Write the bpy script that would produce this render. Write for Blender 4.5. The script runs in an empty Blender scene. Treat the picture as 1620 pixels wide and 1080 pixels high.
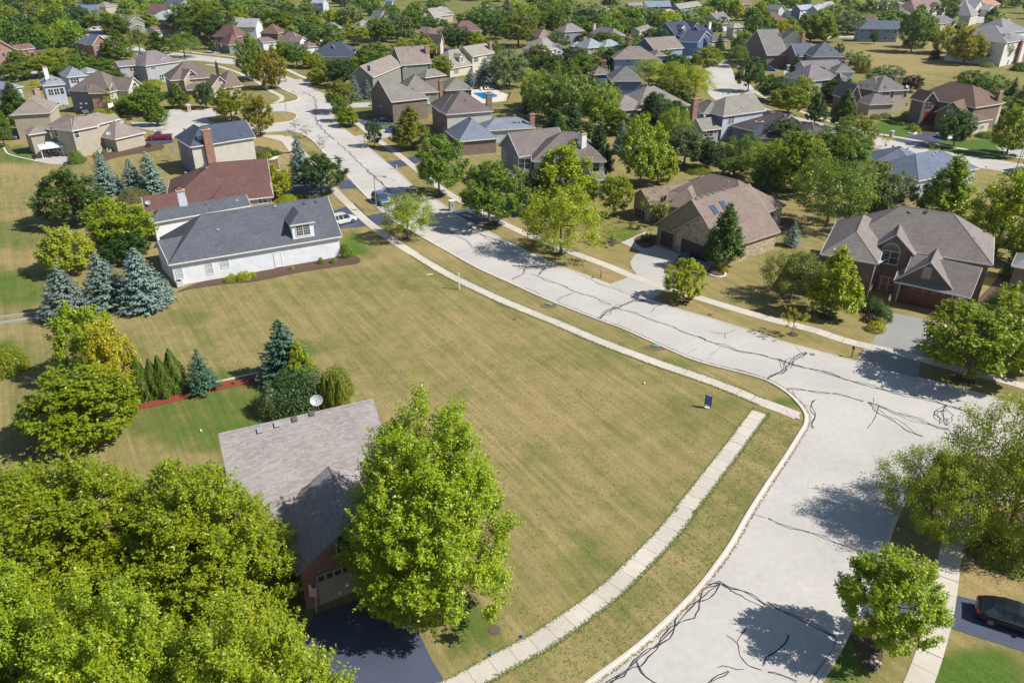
import bpy, bmesh, math, random
import numpy as np
from mathutils import Vector, Matrix
from mathutils.geometry import tessellate_polygon

sc = bpy.context.scene
col = sc.collection
R = math.radians
# ------------------------------------------------------------------ camera
F_PX, Y_HOR, CAM_H = 1200.0, -100.0, 42.0
PITCH = math.atan((540 - Y_HOR) / F_PX)
cam = bpy.data.objects.new('camera', bpy.data.cameras.new('camera'))
col.objects.link(cam)
cam.location = (0, 0, CAM_H)
cam.rotation_euler = (math.pi / 2 - PITCH, 0, 0)
cam.data.sensor_width = 36
cam.data.lens = F_PX / 1620 * 36
cam.data.clip_start = 0.5
cam.data.clip_end = 6000
sc.camera = cam
# ------------------------------------------------------------------ light
SUN_EL, SUN_AZ = R(46), R(-11)            # azimuth measured from +X towards +Y
world = bpy.data.worlds.new('World'); sc.world = world; world.use_nodes = True
wn = world.node_tree.nodes; wn.clear()
sky = wn.new('ShaderNodeTexSky'); sky.sky_type = 'NISHITA'; sky.sun_disc = False
sky.sun_elevation = SUN_EL; sky.sun_rotation = math.pi / 2 - SUN_AZ
sky.altitude = 200; sky.air_density = 1.0; sky.dust_density = 0.6; sky.ozone_density = 1.2
bg = wn.new('ShaderNodeBackground'); bg.inputs[1].default_value = 0.085
wo = wn.new('ShaderNodeOutputWorld')
world.node_tree.links.new(sky.outputs[0], bg.inputs[0]); world.node_tree.links.new(bg.outputs[0], wo.inputs[0])
sl = bpy.data.lights.new('sun', 'SUN'); sl.energy = 4.9; sl.angle = R(0.5); sl.color = (1.0, 0.955, 0.88)
so = bpy.data.objects.new('sun', sl); col.objects.link(so)
sd = Vector((math.cos(SUN_EL) * math.cos(SUN_AZ), math.cos(SUN_EL) * math.sin(SUN_AZ), math.sin(SUN_EL)))
so.rotation_euler = sd.to_track_quat('Z', 'Y').to_euler(); so.location = (60, 0, 80)
sc.view_settings.view_transform = 'Standard'; sc.view_settings.look = 'None'
sc.view_settings.exposure = 0.50; sc.view_settings.gamma = 1.0; sc.view_settings.use_curve_mapping = False
sc.render.engine = 'CYCLES'
sc.cycles.max_bounces = 6; sc.cycles.diffuse_bounces = 3; sc.cycles.glossy_bounces = 2
sc.cycles.transmission_bounces = 3; sc.cycles.transparent_max_bounces = 4

# ------------------------------------------------------------------ measuring: photograph pixel -> point of the place
CR = dict(a=(180,120,5.4), b=(250,40,5.4), c=(0,60,5.4), d=(0,0,5.4), e=(1020,60,5.4), f=(1320,140,5.4), g=(1320,0,5.4),
          h=(480,120,5.4), i=(980,240,6), j=(770,180,6.75), k=(600,90,6.75), l=(390,600,7.714), m=(390,740,6.75),
          n=(1080,130,6), o=(1200,40,6.75), p=(220,270,9), q=(560,0,6.75), r=(780,0,6.75), s=(980,0,6.75),
          t=(1440,0,9), u=(1200,0,9), v=(380,0,6.75), w=(200,0,6.75), x=(1380,840,4.5))
for _i in range(4):
    for _j in range(4): CR['%d%d' % (_i, _j)] = (405 * _i, 270 * _j, 4)
CR[''] = (0, 0, 1)
def P(k, pt):
    c = CR[k]; return (c[0] + pt[0] / c[2], c[1] + pt[1] / c[2])
def ray(x, y):
    u = (x - 810) / F_PX; v = -(y - 540) / F_PX
    return Vector((u, math.cos(PITCH) + v * math.sin(PITCH), -math.sin(PITCH) + v * math.cos(PITCH)))
def G(x, y, z=0.0):
    d = ray(x, y); t = (CAM_H - z) / -d.z
    return Vector((d.x * t, d.y * t, z))
def top_z(base, x, y):
    d = ray(x, y); return CAM_H + d.z * math.hypot(base.x, base.y) / math.hypot(d.x, d.y)
def pix(v):
    z = v.z - CAM_H; dep = v.y * math.cos(PITCH) - z * math.sin(PITCH); up = v.y * math.sin(PITCH) + z * math.cos(PITCH)
    return (810 + F_PX * v.x / dep, 540 - F_PX * up / dep, F_PX / dep)

# ------------------------------------------------------------------ objects and names
def tag(o, label=None, cat=None, group=None, kind=None):
    if label: o['label'] = label
    if cat: o['category'] = cat
    if group: o['group'] = group
    if kind: o['kind'] = kind
    return o
def empty(name, loc=(0, 0, 0), rz=0.0, label=None, cat=None, group=None):
    o = bpy.data.objects.new(name, None); o.empty_display_size = 0.3
    o.location = loc; o.rotation_euler = (0, 0, rz); col.objects.link(o)
    return tag(o, label, cat, group)
def clone(o, parent=None):
    c = o.copy(); col.objects.link(c); c.parent = parent
    for ch in o.children: clone(ch, c)
    return c
class MB:
    def __init__(s): s.v = []; s.f = []; s.m = []; s.uv = []
    def poly(s, pts, m=0):
        n = len(s.v); pts = [Vector(p) for p in pts]; s.v += pts; s.f.append(tuple(range(n, n + len(pts)))); s.m.append(m)
    def box(s, x0, x1, y0, y1, z0, z1, m=0, M=None):
        c = [Vector((x, y, z)) for z in (z0, z1) for y in (y0, y1) for x in (x0, x1)]
        if M: c = [M @ p for p in c]
        for q in ((0,2,3,1),(4,5,7,6),(0,1,5,4),(2,6,7,3),(0,4,6,2),(1,3,7,5)): s.poly([c[i] for i in q], m)
    def tube(s, pts, rad, n=6, m=0, cap=True):
        rings = []
        for i, p in enumerate(pts):
            p = Vector(p); a = Vector(pts[max(i - 1, 0)]); b = Vector(pts[min(i + 1, len(pts) - 1)])
            d = (b - a).normalized(); up = Vector((0, 0, 1)) if abs(d.z) < .9 else Vector((1, 0, 0))
            x = d.cross(up).normalized(); y = d.cross(x); r = rad[i] if hasattr(rad, '__len__') else rad
            rings.append([p + (x * math.cos(t) + y * math.sin(t)) * r for t in (2 * math.pi * k / n for k in range(n))])
        for a, b in zip(rings, rings[1:]):
            for k in range(n): s.poly([a[k], b[k], b[(k + 1) % n], a[(k + 1) % n]], m)
        if cap: s.poly(rings[0], m); s.poly(rings[-1][::-1], m)
    def cyl(s, c, r, z0, z1, n=12, m=0, r2=None):
        s.tube([(c[0], c[1], z0), (c[0], c[1], z1)], [r, r if r2 is None else r2], n, m)
    def build(s, name, mats, parent=None, loc=None, smooth=False, noskip=False):
        me = bpy.data.meshes.new(name)
        me.from_pydata([tuple(p) for p in s.v], [], s.f)
        if not hasattr(mats, '__len__'): mats = [mats]
        for m in mats: me.materials.append(m)
        me.polygons.foreach_set('material_index', s.m)
        uvl = me.uv_layers.new(name='UVMap'); uv = []
        for f in s.f:
            p = [s.v[i] for i in f]; n = Vector((0, 0, 0))
            for i in range(len(p)): n += (p[i] - p[0]).cross(p[(i + 1) % len(p)] - p[0])
            n = n.normalized() if n.length > 1e-12 else Vector((0, 0, 1))
            t = Vector((0, 0, 1)).cross(n); t = t.normalized() if t.length > 1e-3 else Vector((1, 0, 0)); w = n.cross(t)
            for q in p: uv += [q.dot(t), q.dot(w)]
        uvl.data.foreach_set('uv', uv)
        if smooth: me.polygons.foreach_set('use_smooth', [True] * len(s.f))
        me.update()
        o = bpy.data.objects.new(name, me); col.objects.link(o); o.parent = parent
        if loc is not None: o.location = loc
        return o

# ------------------------------------------------------------------ materials
def lin(c):
    return tuple((x / 12.92 if x <= .04045 else ((x + .055) / 1.055) ** 2.4) for x in (v / 255 for v in c))
MC = {}
def new_mat(name):
    m = bpy.data.materials.new(name); m.use_nodes = True; nt = m.node_tree; nt.nodes.clear()
    out = nt.nodes.new('ShaderNodeOutputMaterial'); b = nt.nodes.new('ShaderNodeBsdfPrincipled')
    nt.links.new(b.outputs[0], out.inputs[0]); b.inputs['Roughness'].default_value = 0.85
    b.inputs['Specular IOR Level'].default_value = 0.3
    return m, nt, b, out
def N(nt, t, **kw):
    n = nt.nodes.new(t)
    for k, v in kw.items():
        if k.startswith('i_'):
            key = k[2:].replace('_', ' '); n.inputs[key].default_value = v
        else: setattr(n, k, v)
    return n
def mix(nt, fac, a, b, bt='MIX'):
    n = nt.nodes.new('ShaderNodeMix'); n.data_type = 'RGBA'; n.blend_type = bt
    for sock, v in ((0, fac), (6, a), (7, b)):
        if hasattr(v, 'links') or hasattr(v, 'is_linked'): nt.links.new(v, n.inputs[sock])
        else: n.inputs[sock].default_value = (*v, 1) if (hasattr(v, '__len__') and len(v) == 3) else v
    return n.outputs[2]
def ramp(nt, src, p0, p1, c0=(0, 0, 0), c1=(1, 1, 1)):
    n = nt.nodes.new('ShaderNodeValToRGB'); n.color_ramp.elements[0].position = p0; n.color_ramp.elements[1].position = p1
    n.color_ramp.elements[0].color = (*c0, 1); n.color_ramp.elements[1].color = (*c1, 1); nt.links.new(src, n.inputs[0]); return n.outputs[0]
def noise(nt, vec, scale, detail=4, rough=.55):
    n = N(nt, 'ShaderNodeTexNoise', i_Scale=scale, i_Detail=detail, i_Roughness=rough); nt.links.new(vec, n.inputs[0]); return n.outputs[0]
def bump(nt, b, h, dist=.02, st=.6):
    n = N(nt, 'ShaderNodeBump', i_Strength=st, i_Distance=dist); nt.links.new(h, n.inputs['Height']); nt.links.new(n.outputs[0], b.inputs['Normal'])
def flat(c, rough=.6, metal=0.0, spec=.4, name=None):
    key = ('flat', c, rough, metal)
    if key not in MC:
        m, nt, b, o = new_mat(name or 'painted_surface')
        tc = N(nt, 'ShaderNodeTexCoord'); n = noise(nt, tc.outputs['Object'], 3.0)
        nt.links.new(mix(nt, n, tuple(x * .86 for x in c), tuple(min(1, x * 1.1) for x in c)), b.inputs['Base Color'])
        b.inputs['Roughness'].default_value = rough; b.inputs['Metallic'].default_value = metal; b.inputs['Specular IOR Level'].default_value = spec
        MC[key] = m
    return MC[key]
def shingle(rgb):
    key = ('sh', rgb)
    if key not in MC:
        c = lin(rgb); gm_ = sum(c) / 3; c = tuple((x * .85 + gm_ * .15) * .88 for x in c); m, nt, b, o = new_mat('roof_shingles'); uv = N(nt, 'ShaderNodeUVMap')
        br = N(nt, 'ShaderNodeTexBrick', i_Scale=1.0); br.inputs['Brick Width'].default_value = .42; br.inputs['Row Height'].default_value = .15
        br.inputs['Mortar Size'].default_value = .012; br.inputs['Mortar Smooth'].default_value = .3; br.inputs['Bias'].default_value = 0
        br.inputs['Color1'].default_value = (*(x * .74 for x in c), 1); br.inputs['Color2'].default_value = (*(min(1, x * 1.32) for x in c), 1)
        br.inputs['Mortar'].default_value = (*(x * .55 for x in c), 1); nt.links.new(uv.outputs[0], br.inputs[0])
        n1 = noise(nt, uv.outputs[0], .35, 5); n2 = noise(nt, uv.outputs[0], 5, 3)
        n3 = noise(nt, uv.outputs[0], 26, 2)
        x = mix(nt, .45, br.outputs[0], mix(nt, ramp(nt, n2, .35, .7), tuple(v * .8 for v in c), tuple(v * 1.2 for v in c)))
        x = mix(nt, .35, x, ramp(nt, n3, .3, .7, (.45, .45, .45), (1, 1, 1)), 'MULTIPLY')
        x = mix(nt, 1.0, x, ramp(nt, n1, .3, .7, (.97, .97, .97), (1.2, 1.2, 1.2)), 'MULTIPLY')
        nt.links.new(x, b.inputs['Base Color']); b.inputs['Roughness'].default_value = .93; bump(nt, b, br.outputs[1], .02, -.5); MC[key] = m
    return MC[key]
def siding(rgb, pitch=.15):
    key = ('sd', rgb)
    if key not in MC:
        c = tuple(x * .82 for x in lin(rgb)); m, nt, b, o = new_mat('lap_siding'); uv = N(nt, 'ShaderNodeUVMap')
        w = N(nt, 'ShaderNodeTexWave', i_Scale=1 / pitch / (2 * math.pi) * math.pi, i_Distortion=0.0); w.bands_direction = 'Y'; w.wave_profile = 'SAW'
        nt.links.new(uv.outputs[0], w.inputs[0]); w.inputs['Detail'].default_value = 0
        n = noise(nt, uv.outputs[0], .8, 4)
        x = mix(nt, ramp(nt, w.outputs[1], .03, .16), tuple(v * .74 for v in c), c); x = mix(nt, 1.0, x, ramp(nt, n, .3, .7, (.9, .9, .9), (1.06, 1.06, 1.06)), 'MULTIPLY')
        nt.links.new(x, b.inputs['Base Color']); b.inputs['Roughness'].default_value = .7; bump(nt, b, w.outputs[1], .02, .4); MC[key] = m
    return MC[key]
def brick(rgb, w=.24, h=.085, var=.3, name='brickwork', mortar=(.33, .31, .28)):
    key = ('bk', rgb, w)
    if key not in MC:
        c = tuple(x * .8 for x in lin(rgb)); m, nt, b, o = new_mat(name); uv = N(nt, 'ShaderNodeUVMap')
        br = N(nt, 'ShaderNodeTexBrick', i_Scale=1.0); br.inputs['Brick Width'].default_value = w; br.inputs['Row Height'].default_value = h
        br.inputs['Mortar Size'].default_value = .01; br.inputs['Color1'].default_value = (*(x * (1 - var) for x in c), 1)
        br.inputs['Color2'].default_value = (*(min(1, x * (1 + var)) for x in c), 1); br.inputs['Mortar'].default_value = (*mortar, 1)
        nt.links.new(uv.outputs[0], br.inputs[0]); n = noise(nt, uv.outputs[0], 1.3, 4)
        x = mix(nt, 1.0, br.outputs[0], ramp(nt, n, .3, .7, (.82, .82, .82), (1.15, 1.15, 1.15)), 'MULTIPLY')
        nt.links.new(x, b.inputs['Base Color']); bump(nt, b, br.outputs[1], .015, -.5); MC[key] = m
    return MC[key]
def stone(rgb): return brick(rgb, .45, .2, .35, 'stone_veneer', (.42, .39, .34))
def glassy():
    if 'glass' not in MC:
        m, nt, b, o = new_mat('window_glass'); b.inputs['Base Color'].default_value = (.03, .045, .06, 1); b.inputs['Roughness'].default_value = .06
        b.inputs['Specular IOR Level'].default_value = .8; MC['glass'] = m
    return MC['glass']
def ground_mat(name, c, kind):
    m, nt, b, o = new_mat(name); geo = N(nt, 'ShaderNodeNewGeometry'); pos = geo.outputs['Position']
    n1 = noise(nt, pos, .12, 4); n2 = noise(nt, pos, 1.7, 5, .6); n3 = noise(nt, pos, 14, 3)
    if kind == 'concrete':
        x = mix(nt, ramp(nt, n1, .35, .65), tuple(v * .9 for v in c), tuple(v * 1.04 for v in c))
        x = mix(nt, .8, x, ramp(nt, n2, .3, .75, (.88, .87, .86), (1.05, 1.05, 1.05)), 'MULTIPLY'); n5 = noise(nt, pos, .5, 6, .75); x = mix(nt, ramp(nt, n5, .6, .8), x, tuple(v * .78 for v in c))
        x = mix(nt, .7, x, ramp(nt, n3, .2, .8, (.86, .86, .86), (1.08, 1.08, 1.08)), 'MULTIPLY')
        bump(nt, b, n3, .01, .3)
    elif kind == 'asphalt':
        x = mix(nt, ramp(nt, n1, .35, .65), tuple(v * .85 for v in c), tuple(v * 1.15 for v in c))
        x = mix(nt, .8, x, ramp(nt, n3, .3, .7, (.8, .8, .8), (1.15, 1.15, 1.15)), 'MULTIPLY'); b.inputs['Roughness'].default_value = .55
    elif kind == 'mulch':
        n4 = noise(nt, pos, 22, 2); x = mix(nt, ramp(nt, n4, .35, .65), tuple(v * .45 for v in c), tuple(v * 1.4 for v in c)); bump(nt, b, n4, .06, .8)
    nt.links.new(x, b.inputs['Base Color']); return m
M_ROAD = ground_mat('road_concrete', (.455, .43, .395), 'concrete')
M_WALK = ground_mat('sidewalk_concrete', (.505, .46, .39), 'concrete')
M_KERB = ground_mat('kerb_concrete', (.52, .475, .42), 'concrete')
M_DRIVE = ground_mat('driveway_concrete', (.42, .40, .365), 'concrete')
M_DRIVEG = ground_mat('driveway_grey_concrete', (.27, .265, .25), 'concrete')
M_ASPH = ground_mat('driveway_asphalt', (.066, .078, .118), 'asphalt')
M_MULCH = ground_mat('bark_mulch', (.10, .062, .04), 'mulch')
M_REDM = ground_mat('red_mulch', (.24, .05, .03), 'mulch')
M_TAR = flat((.028, .03, .036), .7, name='crack_sealant')
M_WHITE = flat((.72, .72, .72), .5, name='white_paint'); M_TRIM = flat((.66, .65, .62), .5, name='trim_paint')
M_TAN = flat((.42, .34, .24), .6, name='tan_trim'); M_DARK = flat((.03, .03, .033), .5, name='dark_metal')
M_STEEL = flat((.42, .43, .44), .35, .7, name='galvanised_steel'); M_WOOD = flat((.16, .10, .06), .8, name='timber')
M_RED = flat((.45, .03, .03), .4, name='red_paint')
# ================================================================== THE GROUND
def catmull(pts, closed=False, n=5):
    out = []; L = len(pts)
    rng = range(L) if closed else range(L - 1)
    for i in rng:
        if closed: a, b, c, d = pts[i - 1], pts[i], pts[(i + 1) % L], pts[(i + 2) % L]
        else: a, b, c, d = pts[max(i - 1, 0)], pts[i], pts[i + 1], pts[min(i + 2, L - 1)]
        for k in range(n):
            t = k / n
            out.append(0.5 * ((2 * b) + (c - a) * t + (2 * a - 5 * b + 4 * c - d) * t * t + (3 * b - a - 3 * c + d) * t ** 3))
    if not closed: out.append(pts[-1].copy())
    return out
def gp(k, pts): return [G(*P(k, p)) for p in pts]
def sheet(name, pts, mat, z, kind='structure', parent=None, thick=0.0):
    pts = [Vector((p.x, p.y, z)) for p in pts]
    area = sum(pts[i].x * pts[(i + 1) % len(pts)].y - pts[(i + 1) % len(pts)].x * pts[i].y for i in range(len(pts)))
    if area < 0: pts.reverse()
    tris = tessellate_polygon([pts]); mb = MB()
    for t in tris:
        q = [pts[i] for i in t]
        if (q[1] - q[0]).cross(q[2] - q[0]).z < 0: q.reverse()
        mb.poly(q)
    if thick:
        for i in range(len(pts)):
            a, b = pts[i], pts[(i + 1) % len(pts)]; dn = Vector((0, 0, -thick)); mb.poly([a + dn, b + dn, b, a])
    o = mb.build(name, mat, parent)
    if not parent: tag(o, kind=kind)
    return o
def offset(path, d):
    out = []
    for i, p in enumerate(path):
        a = path[max(i - 1, 0)]; b = path[min(i + 1, len(path) - 1)]; t = (b - a); t.z = 0; t.normalize()
        out.append(p + Vector((-t.y, t.x, 0)) * d)
    return out
def resample(path, step):
    out = [path[0].copy()]; acc = 0.0
    for a, b in zip(path, path[1:]):
        L = (b - a).length; pos = step - acc
        while pos <= L: out.append(a.lerp(b, pos / L)); pos += step
        acc = (acc + L) % step
    return out
# --- grass: one sheet to the horizon; a painted-in "lawn" attribute says how green the turf is
def nonuni(lo, hi, a, b, fine, coarse):
    xs = list(np.arange(lo, a, coarse)) + list(np.arange(a, b, fine)) + list(np.arange(b, hi + 1, coarse)); return np.array(xs)
gx = np.concatenate([[-3000, -1500, -900], np.arange(-600, -160, 12), np.arange(-160, 160, 1.6), np.arange(160, 601, 12), [900, 1500, 3000]])
gy = np.concatenate([[-60, -20, 0, 10], np.arange(20, 200, 1.3), np.arange(200, 420, 4), np.arange(420, 800, 15), [1000, 1500, 2500, 4500]])
XX, YY = np.meshgrid(gx, gy); dep = YY * math.cos(PITCH) + CAM_H * math.sin(PITCH)
PXX = 810 + F_PX * XX / np.maximum(dep, 1); PYY = 540 - F_PX * (YY * math.sin(PITCH) - CAM_H * math.cos(PITCH)) / np.maximum(dep, 1)
lawn = np.full(XX.shape, .29) + np.clip((260 - PYY) / 260, 0, 1) * .3
BLOBS = [(340,650,150,60,.55,.06),(1545,1085,95,62,.95,.3),(1345,1040,45,60,.55,.2),(745,990,45,50,.6,.5),(15,455,80,38,.55,.5),(20,372,75,24,.45,.3),
 (10,245,90,14,.5,.2),(557,385,22,22,.65,.3),(575,400,20,12,.4,.3),(1418,203,34,12,1.0,.02),(1540,238,95,15,.95,.02),(990,372,24,13,.6,.2),
 (620,440,110,26,.2,.7),(1130,650,120,34,.22,.8),(960,880,70,60,.26,.8),(1060,790,80,60,.2,.6),(590,165,50,14,.4,.3),(600,195,40,12,.4,.2),(810,212,60,20,.45,.3),
 (560,600,60,30,.1,.3),(470,550,60,14,.45,.3),(300,500,40,14,.3,.3),(590,262,20,12,.4,.2),(650,240,20,10,.3,.2),(700,285,30,14,.4,.2),(1245,636,26,9,.45,.5),
 (1100,575,60,10,.25,.3),(300,215,30,10,.2,.2),(245,195,30,10,.3,.2),(30,560,60,30,.4,.5),(60,640,50,60,.3,.5),(1180,560,80,16,-.15,.5),(1300,470,60,30,.1,.4),
 (970,430,30,14,-.25,.3),(1130,430,60,40,-.05,.4),(1260,560,80,16,-.35,.3),(700,400,60,16,-.2,.4),(1540,930,70,40,-.35,.4),(420,236,50,30,-.4,.3),(620,300,30,30,-.3,.3),(900,560,120,30,.15,.5),
 (1440,90,120,34,-.35,.3),(640,700,100,60,-.12,.5),(870,640,120,60,-.14,.5),(1180,800,40,60,.15,.5),(180,560,60,60,.1,.5),(60,800,60,100,.2,.5),(1080,460,40,14,-.1,.3),(1000,940,50,40,.2,.5),
 (760,740,60,100,-.12,.5),(610,120,30,10,.1,.3),(30,270,80,10,-.2,.2),(40,420,60,12,-.2,.3),(480,420,80,10,.1,.3)]
for bx, by, rx, ry, s, soft in BLOBS:
    r2 = np.sqrt(((PXX - bx) / rx) ** 2 + ((PYY - by) / ry) ** 2); lawn += s * np.clip((1.15 - r2) / (.15 + soft), 0, 1)
ny, nx = XX.shape
verts = np.stack([XX.ravel(), YY.ravel(), np.zeros(XX.size)], 1)
idx = np.arange(nx * ny).reshape(ny, nx)
quads = np.stack([idx[:-1, :-1].ravel(), idx[:-1, 1:].ravel(), idx[1:, 1:].ravel(), idx[1:, :-1].ravel()], 1)
def np_mesh(name, verts, quads):
    me = bpy.data.meshes.new(name); k = quads.shape[1]
    me.vertices.add(len(verts)); me.vertices.foreach_set('co', verts.astype(np.float32).ravel())
    me.loops.add(quads.size); me.loops.foreach_set('vertex_index', quads.astype(np.int32).ravel())
    me.polygons.add(len(quads)); me.polygons.foreach_set('loop_start', np.arange(0, quads.size, k, dtype=np.int32))
    me.polygons.foreach_set('loop_total', np.full(len(quads), k, dtype=np.int32)); me.update(); me.validate(); return me
gm = np_mesh('ground', verts, quads)
at = gm.attributes.new('lawn', 'FLOAT', 'POINT'); at.data.foreach_set('value', np.clip(lawn, -.3, 1.6).astype(np.float32).ravel())
m, nt, b, o_ = new_mat('turf'); geo = N(nt, 'ShaderNodeNewGeometry'); pos = geo.outputs['Position']
A = N(nt, 'ShaderNodeAttribute', attribute_name='lawn')
mr = N(nt, 'ShaderNodeMapping'); mr.inputs['Rotation'].default_value = (0, 0, R(58)); nt.links.new(pos, mr.inputs[0]); mp = N(nt, 'ShaderNodeMapping'); mp.inputs['Scale'].default_value = (.05, .75, 1); nt.links.new(mr.outputs[0], mp.inputs[0])
streak = noise(nt, mp.outputs[0], 1.0, 3, .6)
mq = N(nt, 'ShaderNodeMapping'); mq.inputs['Scale'].default_value = (.10, 2.6, 1); nt.links.new(mr.outputs[0], mq.inputs[0]); streak2 = noise(nt, mq.outputs[0], 1.0, 3, .6)
big = noise(nt, pos, .07, 4, .6); mid = noise(nt, pos, .45, 5, .65); fine = noise(nt, pos, 5.0, 4, .7); spk = noise(nt, pos, 11.0, 2, .5)
def mth(op, a, b2, c=None):
    n = nt.nodes.new('ShaderNodeMath'); n.operation = op
    for i, v in enumerate((a, b2)):
        if hasattr(v, 'is_linked'): nt.links.new(v, n.inputs[i])
        else: n.inputs[i].default_value = v
    return n.outputs[0]
s1 = mth('MULTIPLY', mth('SUBTRACT', big, .5), .75); s2 = mth('MULTIPLY', mth('SUBTRACT', mid, .5), 1.0); s3 = mth('MULTIPLY', mth('SUBTRACT', streak, .5), .95); s4 = mth('MULTIPLY', mth('SUBTRACT', fine, .5), 1.7)
tot = mth('ADD', mth('ADD', A.outputs['Fac'], s1), mth('ADD', mth('ADD', s2, s3), s4))
cr = N(nt, 'ShaderNodeValToRGB'); nt.links.new(tot, cr.inputs[0]); e = cr.color_ramp.elements
e[0].position = 0.0; e[0].color = (.31, .235, .11, 1); e[1].position = 1.0; e[1].color = (.078, .135, .022, 1)
x1 = cr.color_ramp.elements.new(.3); x1.color = (.25, .205, .086, 1); x2 = cr.color_ramp.elements.new(.55); x2.color = (.172, .163, .056, 1)
x3 = cr.color_ramp.elements.new(.8); x3.color = (.12, .145, .036, 1)
cc = mix(nt, .95, cr.outputs[0], ramp(nt, fine, .3, .72, (.68, .68, .68), (1.22, 1.22, 1.22)), 'MULTIPLY')
cc = mix(nt, .8, cc, ramp(nt, streak2, .34, .66, (.84, .85, .84), (1.16, 1.14, 1.12)), 'MULTIPLY'); grain = noise(nt, pos, 3.2, 6, .85); cc = mix(nt, .7, cc, ramp(nt, grain, .34, .64, (.72, .75, .7), (1.22, 1.2, 1.2)), 'MULTIPLY')
cc = mix(nt, ramp(nt, spk, .63, .70), cc, (.075, .10, .025))
nt.links.new(cc, b.inputs['Base Color']); b.inputs['Roughness'].default_value = 1.0; b.inputs['Specular IOR Level'].default_value = .1
bump(nt, b, fine, .09, .6); gm.materials.append(m)
go = bpy.data.objects.new('ground', gm); col.objects.link(go); tag(go, kind='structure')
M_TURF = m
# --- the streets (outlines read where kerb meets turf)
L_EDGE = [(760,1250),(840,1150),(925,1080),(960,1054),(997,1027),(1035,995),(1072,960),(1105,925),(1132,890),(1155,857),(1182,810),(1215,759),(1240,722),(1262,687),(1271,672),(1273,660),(1269,649),(1257,634),(1240,619),(1215,604),
 (1185,594),(1105,573),(1060,555),(1027,540),(985,521),(942,505),(885,483),(847,467),(810,450),(755,425),(692,390),(650,366),(625,352),(595,327),(565,297),(541,271),(521,253),(497,226),(487,218),(472,211),(452,208),(407,211),(340,216),(272,220),(250,214),(243,205),(243,195),(250,187),(263,180),(295,177),(337,172),(390,168),(434,165),(455,162),(470,158),(469,152),(454,145),(444,140),(431,129),(417,118),(398,108),(380,103),(355,101),(330,98),(305,96),(285,97),(240,92),(200,82),(165,66)]
R_EDGE = [(176,60),(210,73),(250,81),(291,85),(324,88.5),(361,93),(395,98),(425,109),(454,121),(468,126),(486,127),(493,131),(492,138),(498,143),(510,147),(517,152),(528,161),(528,184),(534,195),(560,215),(573,225),(591,240),(610,255),(628,270),(661,300),(692,317),(715,334),(755,357),(810,385),(877,417),(965,449),(1000,464),(1060,485),(1135,507),(1215,532),(1237,540),(1355,572),(1452,597),(1540,620),(1570,628),(1640,648),(1900,722)]
R_EDGE2 = [(1900,830),(1720,765),(1620,735),(1560,722),(1500,722),(1465,745),(1440,780),(1417,830),(1395,890),(1350,992),(1302,1077),(1220,1180),(1170,1250)]
def gl(pts): return [G(*p) for p in pts]
LE, RE, RE2 = catmull(gl(L_EDGE)), catmull(gl(R_EDGE)), catmull(gl(R_EDGE2))
street = sheet('street', LE + RE + RE2, M_ROAD, .008)
def ribbon(name, path, w, mat, z, parent=None, kind='structure'):
    a, b2 = offset(path, w / 2), offset(path, -w / 2); mb = MB(); up = Vector((0, 0, z))
    for i in range(len(path) - 1): mb.poly([b2[i] + up, b2[i + 1] + up, a[i + 1] + up, a[i] + up])
    o = mb.build(name, mat, parent)
    if not parent: tag(o, kind=kind)
    return o
STR_R = catmull(gl([(1040,86),(1075,90),(1110,94),(1133,103),(1140,125),(1145,148),(1175,168),(1225,184),(1290,201),(1390,226),(1500,249),(1610,267),(1800,304)]))
ribbon('side_street', STR_R, 9.5, M_ROAD, .016)
ribbon('back_street', catmull(gl([(-120,128),(20,119),(48,116),(110,112),(157,107),(205,100),(250,95),(285,92)])), 7.5, M_ROAD, .012)
ribbon('far_street', catmull(gl([(160,66),(146,48),(135,38),(120,25),(118,12)])), 8, M_ROAD, .012)
ribbon('field_street', catmull(gl([(1300,60),(1335,58),(1365,60),(1400,62)])), 8, M_ROAD, .012)
# raised kerbs with gutters
def kerb(path, side, name='kerb'):
    # side +1: turf lies to the left of the path direction
    prof = [(-.02, 0), (-.02, .10), (.16, .095), (.24, .03), (.52, .018), (.52, .009)]
    lines = [[q + Vector((0, 0, z)) for q in offset(path, -side * d)] for d, z in prof]; mb = MB()
    for a, b2 in zip(lines, lines[1:]):
        for i in range(len(path) - 1):
            q = [a[i], a[i + 1], b2[i + 1], b2[i]]
            if side > 0: q.reverse()
            mb.poly(q)
    return tag(mb.build(name, M_KERB), kind='structure')
def sub(path, keep):
    # split a path where keep(px) fails, e.g. driveways with dropped kerbs
    out = []; cur = []
    for p in path:
        if keep(pix(p)): cur.append(p)
        else:
            if len(cur) > 1: out.append(cur)
            cur = []
    if len(cur) > 1: out.append(cur)
    return out
gapL = [(606,336,14),(550,288,10),(255,190,20)]; gapR = [(985,459,26),(1400,585,42),(728,340,13),(618,262,9),(566,219,9),(546,202,7),(528,168,8),(1385,935,24)]
def keepf(gaps, ymin=120): return lambda q: q[1] > ymin and all(math.hypot(q[0] - g[0], (q[1] - g[1]) * 1.2) > g[2] for g in gaps)
for i, pth in enumerate(sub(LE, keepf(gapL))): kerb(pth, 1)
for i, pth in enumerate(sub(RE, keepf(gapR))): kerb(pth, 1)
for pth in sub(RE2, keepf(gapR)): kerb(pth, 1)
island = catmull(gl([(327,188),(339,184),(361,181),(432,177),(454,177.5),(467,181),(468.5,186),(459,192),(431,195.5),(380,197),(339,195.5)]), True)
def turf_patch(name, pts, green):
    o = sheet(name, pts, M_TURF, .05, thick=.05); a = o.data.attributes.new('lawn', 'FLOAT', 'POINT'); a.data.foreach_set('value', [green] * len(o.data.vertices)); return o
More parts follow.
